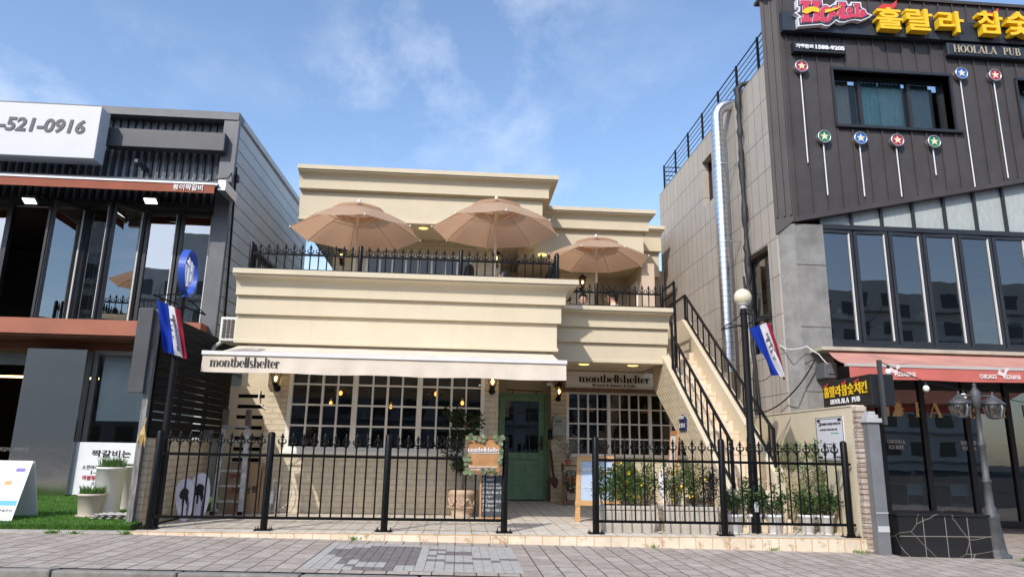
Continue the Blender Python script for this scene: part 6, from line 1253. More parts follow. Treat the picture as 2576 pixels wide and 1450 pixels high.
# wooden sign on the fence
SGY = 9.04; ws_ = T('wooden_sign', 'square wooden sign garlanded with round leaves hung on the fence', 'sign', (at(1217, 1150, SGY).x, SGY, .6)); x0, x1 = at(1170, 1150, SGY).x, at(1264, 1150, SGY).x; z1, z0 = at(1217, 1095, SGY).z, at(1217, 1193, SGY).z; w_, h_ = x1-x0, z1-z0
m = MB(); m.box(x0, SGY, z0, x1, SGY+.025, z1); m.build('board', WOOD, ws_); m = MB(); f_ = .035
m.box(x0, SGY-.012, z0, x0+f_, SGY+.03, z1); m.box(x1-f_, SGY-.012, z0, x1, SGY+.03, z1); m.box(x0+f_, SGY-.012, z0, x1-f_, SGY+.03, z0+f_); m.box(x0+f_, SGY-.012, z1-f_, x1-f_, SGY+.03, z1); m.build('wood_frame', WOODD, ws_)
m = MB(); serif(m, 'montbellshelter', (x0+w_*.07, SGY-.010, z0+h_*.585), (1, 0, 0), (0, 0, 1), w_*.86, h_*.12, .006); m.box(x0+w_*.07, SGY-.008, z0+h_*.548, x0+w_*.93, SGY-.001, z0+h_*.563); text(m, 'SPECIALTY PASTRY RETREAT BAKERY', (x0+w_*.10, SGY-.008, z0+h_*.175), (1, 0, 0), (0, 0, 1), w_*.78, h_*.042, .004, .02); text(m, 'Pastry, Bakery, Coffee, Brunch', (x0+w_*.17, SGY-.008, z0+h_*.105), (1, 0, 0), (0, 0, 1), w_*.62, h_*.045, .004, .02); m.build('lettering', WHITE, ws_)
EUC = leafmat('eucalyptus', (.13, .20, .13), (.25, .33, .17)); m = MB(); rg = random.Random(6)
for k in range(46):
    a = rg.random(); 
    if k < 18: px, pz_ = x0+w_*a, z1-.03+rg.uniform(-.04, .03)
    elif k < 28: px, pz_ = x0+w_*rg.uniform(.05, .85), z0+.03+rg.uniform(-.03, .035)
    elif k < 37: px, pz_ = x0+rg.uniform(-.01, .06), z0+h_*rg.uniform(.05, .55)
    else: px, pz_ = x1+rg.uniform(-.06, .01), z0+h_*rg.uniform(.3, .85)
    r_ = rg.uniform(.022, .036); an = rg.uniform(0, PI); ty = rg.uniform(-.5, .5); cs, sn = math.cos(an), math.sin(an)
    m.poly([(px+r_*(math.cos(b_)*cs-.8*math.sin(b_)*sn), SGY-.035+rg.uniform(-.004, .004)-ty*r_*math.cos(b_), pz_+r_*(math.cos(b_)*sn+.8*math.sin(b_)*cs)) for b_ in [2*PI*j/9 for j in range(9)]])
m.build('leaf_garland', EUC, ws_)
# chalk board
SLATE = M('slate_board', (.035, .042, .055), .7, var=.15, vs=4); cb = T('chalk_board', 'chalk written menu board in a wood frame behind the fence end', 'menu board', (at(1236, 1294, 10.7).x, 10.7, 0)); x0, x1 = at(1206, 1293, 10.7).x, at(1272, 1293, 10.7).x; h_ = at(1236, 1180, 10.85).z
def cp(a, z, o=0): return Vector((x0+(x1-x0)*a, 10.7+.22*z/h_-o, z))
def cq(m, a0, a1, z0, z1, o, th): m.prism([cp(a0, z0, o), cp(a1, z0, o), cp(a1, z1, o), cp(a0, z1, o)], (0, th, 0))
m = MB(); cq(m, .05, .95, .04, h_-.03, 0, .015); m.build('slate', SLATE, cb); m = MB(); cq(m, 0, .06, .0, h_, .006, .03); cq(m, .94, 1, 0, h_, .006, .03); cq(m, .06, .94, .0, .04, .006, .03); cq(m, .06, .94, h_-.035, h_, .006, .03); m.build('wood_frame', WOOD, cb)
m = MB(); CHALK = M('chalk', (.6, .62, .62), .9)
for k, st in enumerate(('Pastry Bakery', 'Croissant', 'Pain croissant', 'pain au chocolat', 'Scallion Butter Salt', 'Egg tart', '& Cheese Garlic', 'Salt butter', 'Canele - white salt')):
    z = h_-.10-(h_-.16)*k/9; w_ = (x1-x0)*min(.84, .05*len(st)); text(m, st, cp(.10, z, .003), (1, 0, 0), (cp(0, 1)-cp(0, 0)), w_, .042, .002, 0, .35)
m.build('chalk_writing', CHALK, cb)
# post box, black box, shovel, siren, towel rail
PBM = M('verdigris_metal', (.30, .34, .30), .6, .2, col2=(.42, .46, .41), vs=12, bump=.5, bs=50); Y_ = RY-.14; x0, x1 = at(1390, 1070, Y_).x, at(1421, 1070, Y_).x; z0, z1 = at(1405, 1096, Y_).z, at(1405, 1044, Y_).z; w_, h_ = x1-x0, z1-z0
pbx = T('post_box', 'grey green metal post box with an arched top lettered POST', 'post box', ((x0+x1)/2, Y_, z0)); pl = [(x0, z0), (x1, z0), (x1, z0+h_*.6)]+[((x0+x1)/2+w_/2*math.cos(a), z0+h_*.6+h_*.4*math.sin(a)**.8) for a in np.linspace(.1, PI-.1, 14)]+[(x0, z0+h_*.6)]
m = MB(); m.prism([(x, Y_, z) for x, z in pl], (0, .135, 0)); m.build('box', PBM, pbx, bevel=.008); m = MB(); m.box(x0-.012, Y_-.02, z0+h_*.50, x1+.012, Y_+.13, z0+h_*.53); m.box(x0+w_*.2, Y_-.012, z0+h_*.56, x1-w_*.2, Y_-.001, z0+h_*.62); m.box(x0+w_*.08, Y_-.008, z0+h_*.06, x1-w_*.08, Y_-.001, z0+h_*.44); m.build('flap', PBM, pbx, bevel=.004); m = MB(); text(m, 'POST', (x0+w_*.26, Y_-.010, z0+h_*.66), (1, 0, 0), (0, 0, 1), w_*.5, h_*.11, .008, .02); m.build('lettering', M('dark_verdigris', (.11, .13, .11), .6), pbx)
m = MB(); a, c = at(1378, 1104, RY), at(1389, 1082, RY); m.box(a.x, RY-.12, a.z, c.x, RY-.02, c.z); m.box(a.x-.006, RY-.126, c.z, c.x+.006, RY-.015, c.z+.02); tag(m.build('key_box', BLACKM, bevel=.006), 'little black box on the wall between green door and post box', 'box')
sv = T('shovel', 'rusty long handled shovel leaning beside the green door', 'shovel', g(1400, 1262)); a = g(1400, 1262); tp_ = at(1385, 1130, 14.46); bl_ = a.lerp(tp_, .48)
RUSTM = M('rusty_iron', (.09, .055, .045), .8, col2=(.16, .09, .07), vs=15); m = MB(); m.tube([tp_, bl_], .022, 8); m.build('handle', M('dark_handle', (.07, .045, .035), .7), sv)
m = MB(); m.grid(lambda s, t_: bl_.lerp(a, t_)+Vector(((s-.5)*.30*(1-.12*t_**3)*(min(1, .55+t_*3)), -.02-.05*(1-(2*s-1)**2)*(1-t_*.5)+.05, 0)), 10, 10); m.build('blade', RUSTM, sv); bpy.data.objects[-1] if False else None
m = MB(); p = at(1381, 956, RY-.06); m.lathe((p.x, RY-.02, p.z+.02), [(.055, 0), (.055, .05), (.03, .08), (0, .085)], 14, (0, -1, 0)); sr = T('alarm_siren', 'small pink alarm siren above the green door', 'alarm', (p.x, RY, p.z)); m.build('lens', M('pink_lens', (.62, .02, .22), .3), sr); m = MB(); m.box(p.x-.05, RY-.06, p.z-.11, p.x+.05, RY-.001, p.z-.03); m.build('body', WHITE, sr, bevel=.01)
m = MB(); a, c = at(1274, 979, DY-.1), at(1368, 984, DY-.1); m.tube([a, c], .014, 8); tr_ = T('towel_rail', 'thin wooden rail on two hooks above the green door', 'rail', ((a.x+c.x)/2, DY, a.z-.1)); m.build('rod', WOODD, tr_); m = MB()
for t_ in (.17, .80): q = a.lerp(c, t_); m.tube([(q.x, DY, q.z-.06), (q.x, DY-.1, q.z-.06), (q.x, DY-.11, q.z-.01)], .01, 5)
m.build('hook', BLACKM, tr_)
# plant ladder shelf
Y_ = 13.9; x0, x1 = at(1417, 1230, Y_).x, at(1462, 1230, Y_).x; zt_s = at(1440, 1165, Y_).z; ps_ = T('plant_shelf', 'dark wooden ladder shelf of small pots between shovel and easel', 'shelf', ((x0+x1)/2, Y_, 0))
m = MB()
for x in (x0, x1): m.beam((x, Y_-.18, 0), (x, Y_+.14, zt_s), .03, .05, (1, 0, 0))
m.build('side_rail', WOODD, ps_); m = MB(); zsh = [.06, at(1440, 1213, Y_).z-.02, zt_s-.05]
for z in zsh: m.box(x0, Y_-.14+.2*z, z, x1, Y_+.12, z+.025)
m.build('shelf_board', WOODD, ps_)
TPOT = M('orange_terracotta', (.42, .14, .06), .8, var=.1)
for k, st in enumerate(('nearest the post box', 'in the middle of the shelf', 'nearest the easel')):
    c = Vector((x0+.08+.115*k, Y_-.0, zsh[1]+.026)); t = T('potted_flower', f'tiny white flower in a terracotta pot, {st}', 'potted plant', c, 'tiny terracotta pots on the ladder shelf'); m = MB(); m.lathe(c, [(.035, 0), (.048, .075), (.054, .075), (.054, .10), (.046, .10), (.04, .085)], 16); m.build('pot', TPOT, t); shrub(t, (c.x, c.y, c.z+.08), .17, .075, 150, 60+k, L2, leaf=.03, flowers=16, fmat=WHF, nst=6)
c = Vector((x0+.19, Y_-.06, .09)); t = T('flower_crate', 'pale crate of leafy white flowers at the bottom of the ladder shelf', 'planter', c); m = MB(); m.box(c.x-.14, c.y-.08, c.z, c.x+.14, c.y+.08, c.z+.13); m.build('crate', M('pale_crate', (.42, .36, .28), .8, var=.15), t, bevel=.006); shrub(t, (c.x, c.y, c.z+.12), .30, .14, 420, 71, L2, leaf=.04, flowers=14, fmat=WHF, nst=9)
c = Vector((x0+.10, Y_+.02, zsh[2]+.026)); t = T('silver_shrub', 'silvery twiggy shrub on top of the ladder shelf beneath the post box', 'plant', c); m = MB(); m.lathe(c, [(.05, 0), (.06, .10), (.055, .10), (.05, .08)], 14); m.build('pot', TPOT, t); shrub(t, (c.x, c.y, c.z+.09), .55, .26, 420, 77, L5, leaf=.035, stem=M('pale_twig', (.30, .27, .23), .8), nst=14, spread=.05, low=.35)
# easel board
eb = T('easel_sign', 'wooden A frame easel with a pale blue poster reading montbellshelter', 'sandwich board', g(1452, 1312)); a = g(1452, 1312); Y_ = a.y; xl = a.x-.03; xr = at(1566, 1290, Y_).x; zt_e = at(1510, 1146, Y_+.16).z
def ep(s, z, o=0): k = z/zt_e; ins = .06*k; return Vector((xl+ins+(xr-xl-2*ins)*s, Y_+.16*k-o, z))
def eq(m, s0, s1, z0, z1, o, th, n=1): m.prism([ep(s0, z0, o), ep(s1, z0, o), ep(s1, z1, o), ep(s0, z1, o)], (0, th, 0))
PINE = M('orange_pine', (.50, .27, .10), .55, col2=(.60, .35, .15), vs=5, stretch=(1, 1, 5))
m = MB(); eq(m, 0, .10, 0, zt_e, 0, .035); eq(m, .90, 1, 0, zt_e, 0, .035); eq(m, .10, .90, zt_e-.075, zt_e, 0.002, .035); eq(m, -.01, 1.01, .23, .30, .012, .045)
for s in (.12, .86): m.beam(ep(s, .02)+Vector((0, .48, -.02)), ep(s, zt_e-.06)+Vector((0, .05, 0)), .04, .03, (1, 0, 0))
m.build('frame', PINE, eb)
m = MB(); eq(m, .10, .90, .30, zt_e-.075, -.012, .01); m.build('poster', M('pale_blue_poster', (.42, .52, .66), .35, var=.08, vs=2), eb)
m = MB(); U_ = (1, 0, 0); V_ = ep(0, 1)-ep(0, 0); serif(m, 'montbellshelter', ep(.14, zt_e*.76, -.006), U_, V_, (xr-xl)*.66, .075, .006); text(m, 'SPECIALTY PASTRY', ep(.16, zt_e*.50, -.006), U_, V_, (xr-xl)*.5, .022, .004); text(m, 'Pastry, Bakery', ep(.24, zt_e*.46, -.006), U_, V_, (xr-xl)*.36, .022, .004); m.box(0, 0, -5, .001, .001, -4.999) if False else None; m.build('lettering', WHITE, eb)
# leaning framed poster
lf = T('leaning_frame', 'tall narrow wood framed white poster leaning on the stair wall', 'poster', (3.3, 11, 0)); o = Vector((3.12, 10.75, .0)); up_ = Vector((.24, .35, 1.34)); sd_ = Vector((-.04, -1, 0)).normalized()*.42; nn_ = up_.cross(sd_).normalized()
if nn_.x > 0: nn_ = -nn_
def lq(m, a0, a1, b0, b1, o1, th): m.prism([o+sd_*a0+up_*b0+nn_*o1, o+sd_*a1+up_*b0+nn_*o1, o+sd_*a1+up_*b1+nn_*o1, o+sd_*a0+up_*b1+nn_*o1], -nn_*th)
m = MB(); lq(m, .1, .9, .04, .96, 0, .012); m.build('poster', M('poster_white', (.74, .72, .70), .4), lf); m = MB(); lq(m, 0, .11, 0, 1, .012, .03); lq(m, .89, 1, 0, 1, .012, .03); lq(m, .11, .89, 0, .045, .012, .03); lq(m, .11, .89, .955, 1, .012, .03); m.build('wood_frame', WOOD, lf)
c = at(1759, 1268, 9.85); c.z = 0; t = T('terracotta_trough', 'short terracotta trough behind the second greige planter', 'planter', c); m = MB(); m.prism([(c.x-.17, c.y-.08, 0), (c.x+.17, c.y-.08, 0), (c.x+.17, c.y+.09, 0), (c.x-.17, c.y+.09, 0)], (0, 0, .36)); m.box(c.x-.185, c.y-.095, .36, c.x+.185, c.y+.105, .41); m.build('trough', TERRA, t, bevel=.01)
m = MB(); m.box(c.x-.15, c.y-.06, .41, c.x+.15, c.y+.07, .412); m.build('soil', SOIL, t)
# house number plate on the stair wall, notice on the boundary wall, camera
BLUEP = M('house_plate_blue', (.02, .035, .12), .4); hp = T('number_plate', 'small dark blue house number plate on the sloping brick stair wall', 'sign', (SX0, 11.2, 1.3)); A, C_ = atx(1711, 1060, SX0), atx(1728, 1060, SX0); y0, y1 = C_.y, A.y; z1, z0 = atx(1719, 1046, SX0).z, atx(1719, 1082, SX0).z; x_ = SX0-.022; zm = z0+(z1-z0)*.58
m = MB(); m.prism([(x_, y0, z0), (x_, y1, z0), (x_, y1, zm), (x_, y0, zm)], (.02, 0, 0)); m.prism([(x_, y0, zm+.012), (x_, y1, zm+.012), (x_, y1, z1-.04), (x_, (y0+y1)/2, z1+.03), (x_, y0, z1-.04)], (.02, 0, 0)); m.build('plate', BLUEP, hp)
m = MB(); L_ = y1-y0; text(m, '1351', (x_-.006, y1-L_*.12, z0+(zm-z0)*.35), (0, -1, 0), (0, 0, 1), L_*.76, (zm-z0)*.52, .004, .02); text(m, '온천천로', (x_-.006, y1-L_*.14, zm+.05), (0, -1, 0), (0, 0, 1), L_*.7, .055, .004); m.build('lettering', WHITE, hp)
NX = 5.115; nt_ = T('notice', 'white framed Korean parking notice on the cream boundary wall', 'notice', (NX, 9.4, .8)); A, C_ = atx(2058, 1100, NX), atx(2126, 1100, NX); y0, y1 = C_.y, A.y; z1 = atx(2088, 1048, NX).z; z0 = atx(2100, 1157, NX).z; L_ = y1-y0; H_ = z1-z0
m = MB(); m.box(NX-.016, y0, z0, NX, y1, z1); m.build('notice_panel', M('notice_white', (.66, .67, .72), .4), nt_); m = MB()
for q0, q1, r0, r1 in ((0, 1, 0, .007), (0, 1, .993, 1), (0, .012, .007, .993), (.988, 1, .007, .993), (.06, .94, .035, .04), (.06, .94, .955, .96)): m.box(NX-.020, y0+L_*q0, z0+H_*r0, NX-.0165, y0+L_*q1, z0+H_*r1)
for sy, szz in ((.05, .9), (.83, .9), (.05, .04), (.83, .04)): m.box(NX-.021, y0+L_*sy, z0+H_*szz, NX-.0165, y0+L_*(sy+.12), z0+H_*(szz+.05))
m.build('border', INK, nt_); m = MB()
def ntx(st, a, z, w, h, b_=0): text(m, st, (NX-.018, y1-L_*a, z0+H_*z), (0, -1, 0), (0, 0, 1), L_*w, H_*h, .003, b_)
m.box(NX-.0195, y1-L_*.20, z0+H_*.80, NX-.0165, y1-L_*.10, z0+H_*.88); ntx('몽벨쉘터 온천천점 주차장 안내', .22, .815, .70, .05, .02); ntx('CAFE이용 주차장 50분 무료', .14, .69, .66, .04, .02)
for k in range(3): ntx('주차 요금 안내', .3, .36-.08*k, .4, .03)
ntx('montbellshelter', .56, .07, .3, .03, .02); m.build('lettering', INK, nt_); m = MB(); text(m, 'P', (NX-.023, y1-L_*.125, z0+H_*.815), (0, -1, 0), (0, 0, 1), L_*.05, H_*.05, .003, .03); m.build('parking_letter', WHITE, nt_); m = MB(); m.box(NX-.019, y1-L_*.82, z0+H_*.615, NX-.0165, y1-L_*.62, z0+H_*.632); m.lathe((NX-.0165, y1-L_*.58, z0+H_*.623), [(.012, 0), (.012, .002), (0, .0025)], 12, (-1, 0, 0)); m.build('green_mark', M('green_print', (.05, .4, .16), .5), nt_)
p = at(1652, 934, 13.9); cc = T('security_camera', 'white bullet security camera under the soffit beside the shop sign', 'camera', (p.x, 13.9, 2.45)); m = MB(); q = Vector((-.55, -.6, -.28)).normalized(); m.tube([p-q*.08, p+q*.08], .036, 12); m.tube([p+q*.08, p+q*.11], [.040, .040], 12); m.build('housing', WHITE, cc); m = MB(); m.tube([p+q*.1105, p+q*.113], .03, 12); m.build('lens', BLACK, cc); m = MB(); m.tube([p, p+Vector((.03, .03, .08)), (p.x+.05, 13.95, 2.63)], .014, 6); m.build('bracket', WHITE, cc)
# pendant lamps seen through the windows
AMB = glow('amber_filament', (1, .5, .12), 3.0); AGL = glassmat('amber_glass', (.85, .62, .36), 1.5, .05); WICK = M('wicker', (.40, .27, .13), .8, var=.3, vs=30)
def pendant(label, u, v, Y, zc, kind, s=1.0):
    p = at(u, v, Y); t = T('pendant_lamp', label, 'pendant lamp', p, 'pendant lamps inside the cafe'); m = MB(); m.tube([(p.x, p.y, p.z+.10*s), (p.x, p.y, zc)], .005, 5); m.build('cord', BLACKM, t)
    m = MB(); m.sphere((p.x, p.y, p.z), .03*s, 10, 7, (1, 1, 1.4)); m.build('bulb', AMB, t); m = MB()
    if kind == 'dome': m.lathe((p.x, p.y, p.z), [(.03, .11*s), (.08*s, .09*s), (.16*s, .03*s), (.17*s, -.02*s), (.11*s, -.06*s)], 18, cap=False)
    else: m.lathe((p.x, p.y, p.z), [(.02, .12*s), (.05*s, .07*s), (.07*s, .0), (.09*s, -.07*s)], 14, cap=False)
    m.build('lamp_shade', AGL if kind != 'wicker' else WICK, t)
for u, v, Y, k, lab in ((857, 988, 12.6, 'dome', 'glass dome pendant glowing high in the first window bay'), (832, 1013, 14.2, 'bell', 'small amber pendant just below the first glass dome'), (983, 1022, 14.2, 'bell', 'small amber pendant in the middle window bay'), (1097, 990, 12.6, 'dome', 'glass dome pendant glowing high in the third window bay'), (1163, 1013, 13.4, 'bell', 'small amber pendant next to the brick pier')): pendant(lab, u, v, Y, 2.5, k)
for u, v, Y, k, lab in ((1484, 1026, 15.4, 'wicker', 'wicker pendant behind the gridded window near the post box'), (1539, 1026, 16.6, 'wicker', 'distant wicker pendant deep in the middle of the gridded window'), (1621, 1029, 15.4, 'wicker', 'wicker pendant behind the gridded window near the stair')): pendant(lab, u, v, Y, 2.62, k)
# ================================================================== PEOPLE
SKIN = M('skin', (.56, .36, .26), .55, var=.05, vs=8); HAIR = M('black_hair', (.010, .009, .010), .45, var=.3, vs=30); LIP = M('lips', (.42, .12, .11), .5); EYE = M('eye_dark', (.02, .015, .012), .3)
def skinmesh(verts, edges, radii, levels=1):
    me = bpy.data.meshes.new('body'); me.from_pydata([tuple(v) for v in verts], edges, []); ob = bpy.data.objects.new('body', me); COL.objects.link(ob)
    sm = ob.modifiers.new('skin', 'SKIN'); sm.use_smooth_shade = True
    for i, r in enumerate(radii): me.skin_vertices[0].data[i].radius = (r, r) if not isinstance(r, tuple) else r
    me.skin_vertices[0].data[0].use_root = True
    sb_ = ob.modifiers.new('sub', 'SUBSURF'); sb_.levels = levels; sb_.render_levels = levels
    dg = bpy.context.evaluated_depsgraph_get(); dg.update(); me2 = bpy.data.meshes.new_from_object(ob.evaluated_get(dg)); vs = [v.co[:] for v in me2.vertices]; fs = [tuple(p.vertices) for p in me2.polygons]
    bpy.data.objects.remove(ob); bpy.data.meshes.remove(me); bpy.data.meshes.remove(me2); return vs, fs
def person(label, seat, face, shirt, hair='short', nod=0.0, arm=(.25, .18), legs=True, hold=None, cap=None, scale=1.0, group=None):
    """seated figure: seat = hip point, face = heading angle in the ground plane"""
    seat = Vector(seat); fx, fy = math.cos(face), math.sin(face); fw = Vector((fx, fy, 0)); lf = Vector((-fy, fx, 0)); up = Vector((0, 0, 1)); S = scale
    P = lambda f, l, z: seat+(fw*f+lf*l+up*z)*S
    t = T('person', label, 'person', seat-up*.45*S, group)
    V, E_, Rd = [], [], []
    def add(p, r, par=None):
        V.append(p); Rd.append(r*S if not isinstance(r, tuple) else (r[0]*S, r[1]*S)); i = len(V)-1
        if par is not None: E_.append((par, i))
        return i
    hip = add(P(0, 0, .05), .13); wa = add(P(.02, 0, .20), .115, hip); ch = add(P(.04, 0, .38), .135, wa); nb = add(P(.05, 0, .53), .075, ch); nk = add(P(.07, 0, .60), .048, nb)
    hd = P(.10+nod*.06, 0, .72-nod*.02); h1 = add(P(.09+nod*.03, 0, .66), .055, nk)
    for s in (-1, 1):
        sh = add(P(.04, s*.16, .49), .058, nb); el = add(P(.10, s*.22, .26), .042, sh); wr = add(P(.10+arm[0], s*.13, arm[1]), .030, el); pm = add(P(.17+arm[0], s*.115, arm[1]-.005), (.030, .018), wr)
        for k in range(4):
            f1 = add(P(.215+arm[0]-.006*abs(k-1.5), s*(.115+(k-1.5)*.019), arm[1]-.012), .009, pm); add(P(.245+arm[0]-.008*abs(k-1.5), s*(.112+(k-1.5)*.018), arm[1]-.035), .008, f1)
        th = add(P(.175+arm[0], s*.08, arm[1]-.005), .010, pm); add(P(.205+arm[0], s*.072, arm[1]-.018), .009, th)
        if legs: kn = add(P(.42, s*.11, .04), .062, hip); an = add(P(.40, s*.11, -.36), .042, kn); add(P(.52, s*.12, -.41), .035, an)
    vs, fs = skinmesh(V, E_, Rd, 1); m = MB(); m.add(vs, fs, True)
    # head: an egg shaped skull with jaw, nose, ears, eye sockets and lips
    hf = (fw*math.cos(nod*.6)-up*math.sin(nod*.6)); hu = (up*math.cos(nod*.6)+fw*math.sin(nod*.6))
    def H(f, l, z): return hd+(hf*f+lf*l+hu*z)*S
    m.grid(lambda a, b_: (lambda th, ph: H((.098+.0*th)*math.sin(ph)*math.cos(th)*(1 if math.cos(ph) > -.2 or math.cos(th) < 0 else 1)+.018*max(0, -math.cos(ph))*1.0, (.076-.022*max(0, -math.cos(ph))**1.2)*math.sin(ph)*math.sin(th), .118*math.cos(ph)))(2*PI*a, PI*b_), 20, 14)
    m.grid(lambda a, b_: H(.088+.030*math.sin(PI*a*.5)*math.cos((b_-.5)*PI)+.004, .016*a*math.sin((b_-.5)*2.4)*1.1, .015-.050*a), 6, 6)
    for s in (-1, 1): m.sphere(H(-.005, s*.076, -.005), .026*S, 8, 6, (.8, .35, 1.2))
    m.build('body', SKIN, t)
    m = MB()
    for s in (-1, 1): m.sphere(H(.088, s*.030, .010), .0105*S, 8, 5, (.6, 1.3, .7))
    m.build('eyes', EYE, t); m = MB(); m.sphere(H(.092, 0, -.062), .016*S, 8, 5, (.5, 1.3, .5)); m.build('mouth', LIP, t)
    m = MB(); ce = H(-.014, 0, .022)
    def hp(a, b_, k=1.0): th = 2*PI*a; ph = PI*b_; fr_ = math.cos(th); return H(-.014+.110*k*math.sin(ph)*math.cos(th), .089*k*math.sin(ph)*math.sin(th), .022+.118*k*math.cos(ph))
    lim = lambda th: .34 if abs(th) < .75 else (.40+.22*min(1, (abs(th)-.75)/.8) if hair != 'long' else .40+.30*min(1, (abs(th)-.75)/.8))
    m.grid(lambda a, b_: hp(a, b_*lim((2*PI*a+PI) % (2*PI)-PI), 1.0+.015*math.sin(a*60)), 40, 12)
    if hair == 'long':
        m.grid(lambda a, b_: H(-.02+.095*math.cos(1.0+(2*PI-2.0)*a)*(1-.1*b_)-.02*b_, (.09+.03*b_)*math.sin(1.0+(2*PI-2.0)*a), .03-.40*b_+.01*math.sin(a*70)), 36, 8)
    if hair == 'tied':
        m.sphere(H(-.115, 0, .0), .045*S, 12, 8); m.sphere(H(-.10, 0, -.05), .04*S, 10, 7, (1, 1, 1.6))
        for s in (-1, 1): m.tube([H(.075, s*.055, .07), H(.080, s*.068, .0), H(.070, s*.066, -.06)], [.012*S, .010*S, .004*S], 6)
    m.build('hair', HAIR, t)
    if hair == 'tied': m = MB(); m.box(*(H(-.125, -.03, .03)), *(H(-.09, .03, .055))); m.build('hair_clip', M('clip_pattern', (.5, .5, .52), .5, var=.6, vs=60), t)
    if cap:
        m = MB(); m.grid(lambda a, b_: hp(a, b_*.40, 1.05), 30, 8); m.grid(lambda a, b_: H(.08+.10*b_, (a-.5)*.15*(1-.25*b_*b_), .065-.02*b_), 8, 5); m.build('cap', BLACKM, t)
        m = MB(); text(m, 'NY', H(.112, -.026, .080), lf, hu, .05*S, .045*S, .004, .02); m.build('cap_emblem', WHITE, t)
    # clothes: torso and sleeves follow the body a little further out
    V, E_, Rd = [], [], []; o = .014
    hip = add(P(0, 0, .02), .145); wa = add(P(.02, 0, .20), .125+o*.5, hip); ch = add(P(.04, 0, .38), .135+o, wa); nb = add(P(.05, 0, .525), .078+o, ch)
    for s in (-1, 1): sh = add(P(.04, s*.165, .485), .062+o, nb); el = add(P(.10, s*.222, .26), .046+o, sh); add(P(.12+arm[0]*.7, s*.155, arm[1]+(.26-arm[1])*.3), .038+o, el)
    vs, fs = skinmesh(V, E_, Rd, 1); m = MB(); m.add(vs, fs, True); m.build('shirt', shirt, t)
    if legs:
        V, E_, Rd = [], [], []; hip = add(P(.0, 0, .03), .135)
        for s in (-1, 1): kn = add(P(.42, s*.11, .04), .075, hip); add(P(.40, s*.11, -.33), .055, kn)
        vs, fs = skinmesh(V, E_, Rd, 1); m = MB(); m.add(vs, fs, True); m.build('trousers', M('dark_trousers', (.03, .03, .04), .8) if 'dark_trousers' not in bpy.data.materials else bpy.data.materials['dark_trousers'], t)
    return t, P
def chair(label, seat, face, mat, group=None):
    seat = Vector(seat); fw = Vector((math.cos(face), math.sin(face), 0)); lf = Vector((-fw.y, fw.x, 0)); zf = seat.z-.45; t = T('chair', label, 'chair', (seat.x, seat.y, zf), group)
    m = MB(); m.obox(seat-Vector((0, 0, .07)), fw*.21, lf*.20, (0, 0, .015)); m.build('seat', mat, t)
    m = MB(); m.obox(seat-fw*.22+Vector((0, 0, .20)), fw*.012, lf*.19, (0, 0, .10)); m.build('backrest', mat, t)
    for a in (-1, 1):
        for c in (-1, 1): m = MB(); p = seat+fw*.18*a+lf*.17*c; m.tube([(p.x, p.y, zf), (p.x, p.y, seat.z-.085 if a > 0 else seat.z+.28)], .012, 6); m.build('leg', mat, t)
    return t
PINKSH = M('pale_pink_shirt', (.70, .55, .48), .85, var=.05, vs=10, bump=.2); DKSH = M('dark_shirt', (.025, .025, .03), .85, var=.2); GRSH = M('grey_shirt', (.30, .28, .26), .85, var=.1); WHSH = M('white_shirt', (.65, .62, .58), .85, var=.05)
FZ = 2.84
p = at(1463, 752, 13.6); person('boy with short black hair eating at the white terrace table', (p.x+.05, p.y+.12, p.z-.72), -PI/2-.15, DKSH, 'short', nod=.5, arm=(.22, .40))
chair('dark cafe chair under the boy on the terrace', (p.x+.05, p.y+.12, p.z-.72), -PI/2-.15, BLACKM)
p = at(1541, 745, 13.3); person('woman with tied black hair in a pale pink top on the terrace', (p.x+.08, p.y, p.z-.72), PI-.35, PINKSH, 'tied', nod=.25, arm=(.20, .22))
chair('dark cafe chair under the woman in pale pink', (p.x+.08, p.y, p.z-.72), PI-.35, BLACKM)
p = at(1424, 757, 13.2); person('dark clothed person mostly hidden behind the cove of the big terrace parapet', (p.x-.10, p.y, p.z-.72), .35, DKSH, 'short', nod=.4, arm=(.25, .34))
p = at(1470, 771, 13.15); tb = T('terrace_table', 'white topped cafe table in front of the boy', 'table', (p.x, p.y, FZ)); m = MB(); m.lathe((p.x+.02, p.y+.1, p.z-.02), [(.32, 0), (.32, .025)], 28); m.build('table_top', WHITE, tb); m = MB(); m.tube([(p.x+.02, p.y+.1, FZ), (p.x+.02, p.y+.1, p.z-.02)], .03, 8); m.lathe((p.x+.02, p.y+.1, FZ), [(.2, 0), (.2, .02), (.03, .04)], 16); m.build('pedestal', BLACKM, tb)
p = at(1177, 672, 12.4); person('long black haired person seen from behind at the upper terrace railing', (p.x, p.y+.12, p.z-.74), PI/2-.35, DKSH, 'long', arm=(.2, .25))
chair('dark cafe chair under the long haired person', (p.x, p.y+.12, p.z-.74), PI/2-.35, BLACKM)
p = at(1281, 694, 13.4); person('person whose dark brown crown just shows above the middle terrace parapet', (p.x, p.y, p.z-.76), PI+.3, GRSH, 'short', nod=.3, arm=(.2, .25))
p = at(1441, 1095, 15.0); person('person in a black cap inside the gridded window near the post box', (p.x, 15.1, p.z-.70), -PI/2+.25, GRSH, 'short', nod=.5, arm=(.18, .30), cap=True)
p = at(1512, 1093, 15.3); person('dark haired woman looking out of the gridded window above the easel', (p.x, 15.4, p.z-.70), -PI/2-.2, DKSH, 'long', nod=.2, arm=(.15, .40))
p = at(775, 1085, 12.3); t, P_ = person('dark clothed person holding a pale phone inside the big window', (p.x, 12.45, p.z-.70), -PI/2, DKSH, 'short', nod=.3, arm=(.18, .30))
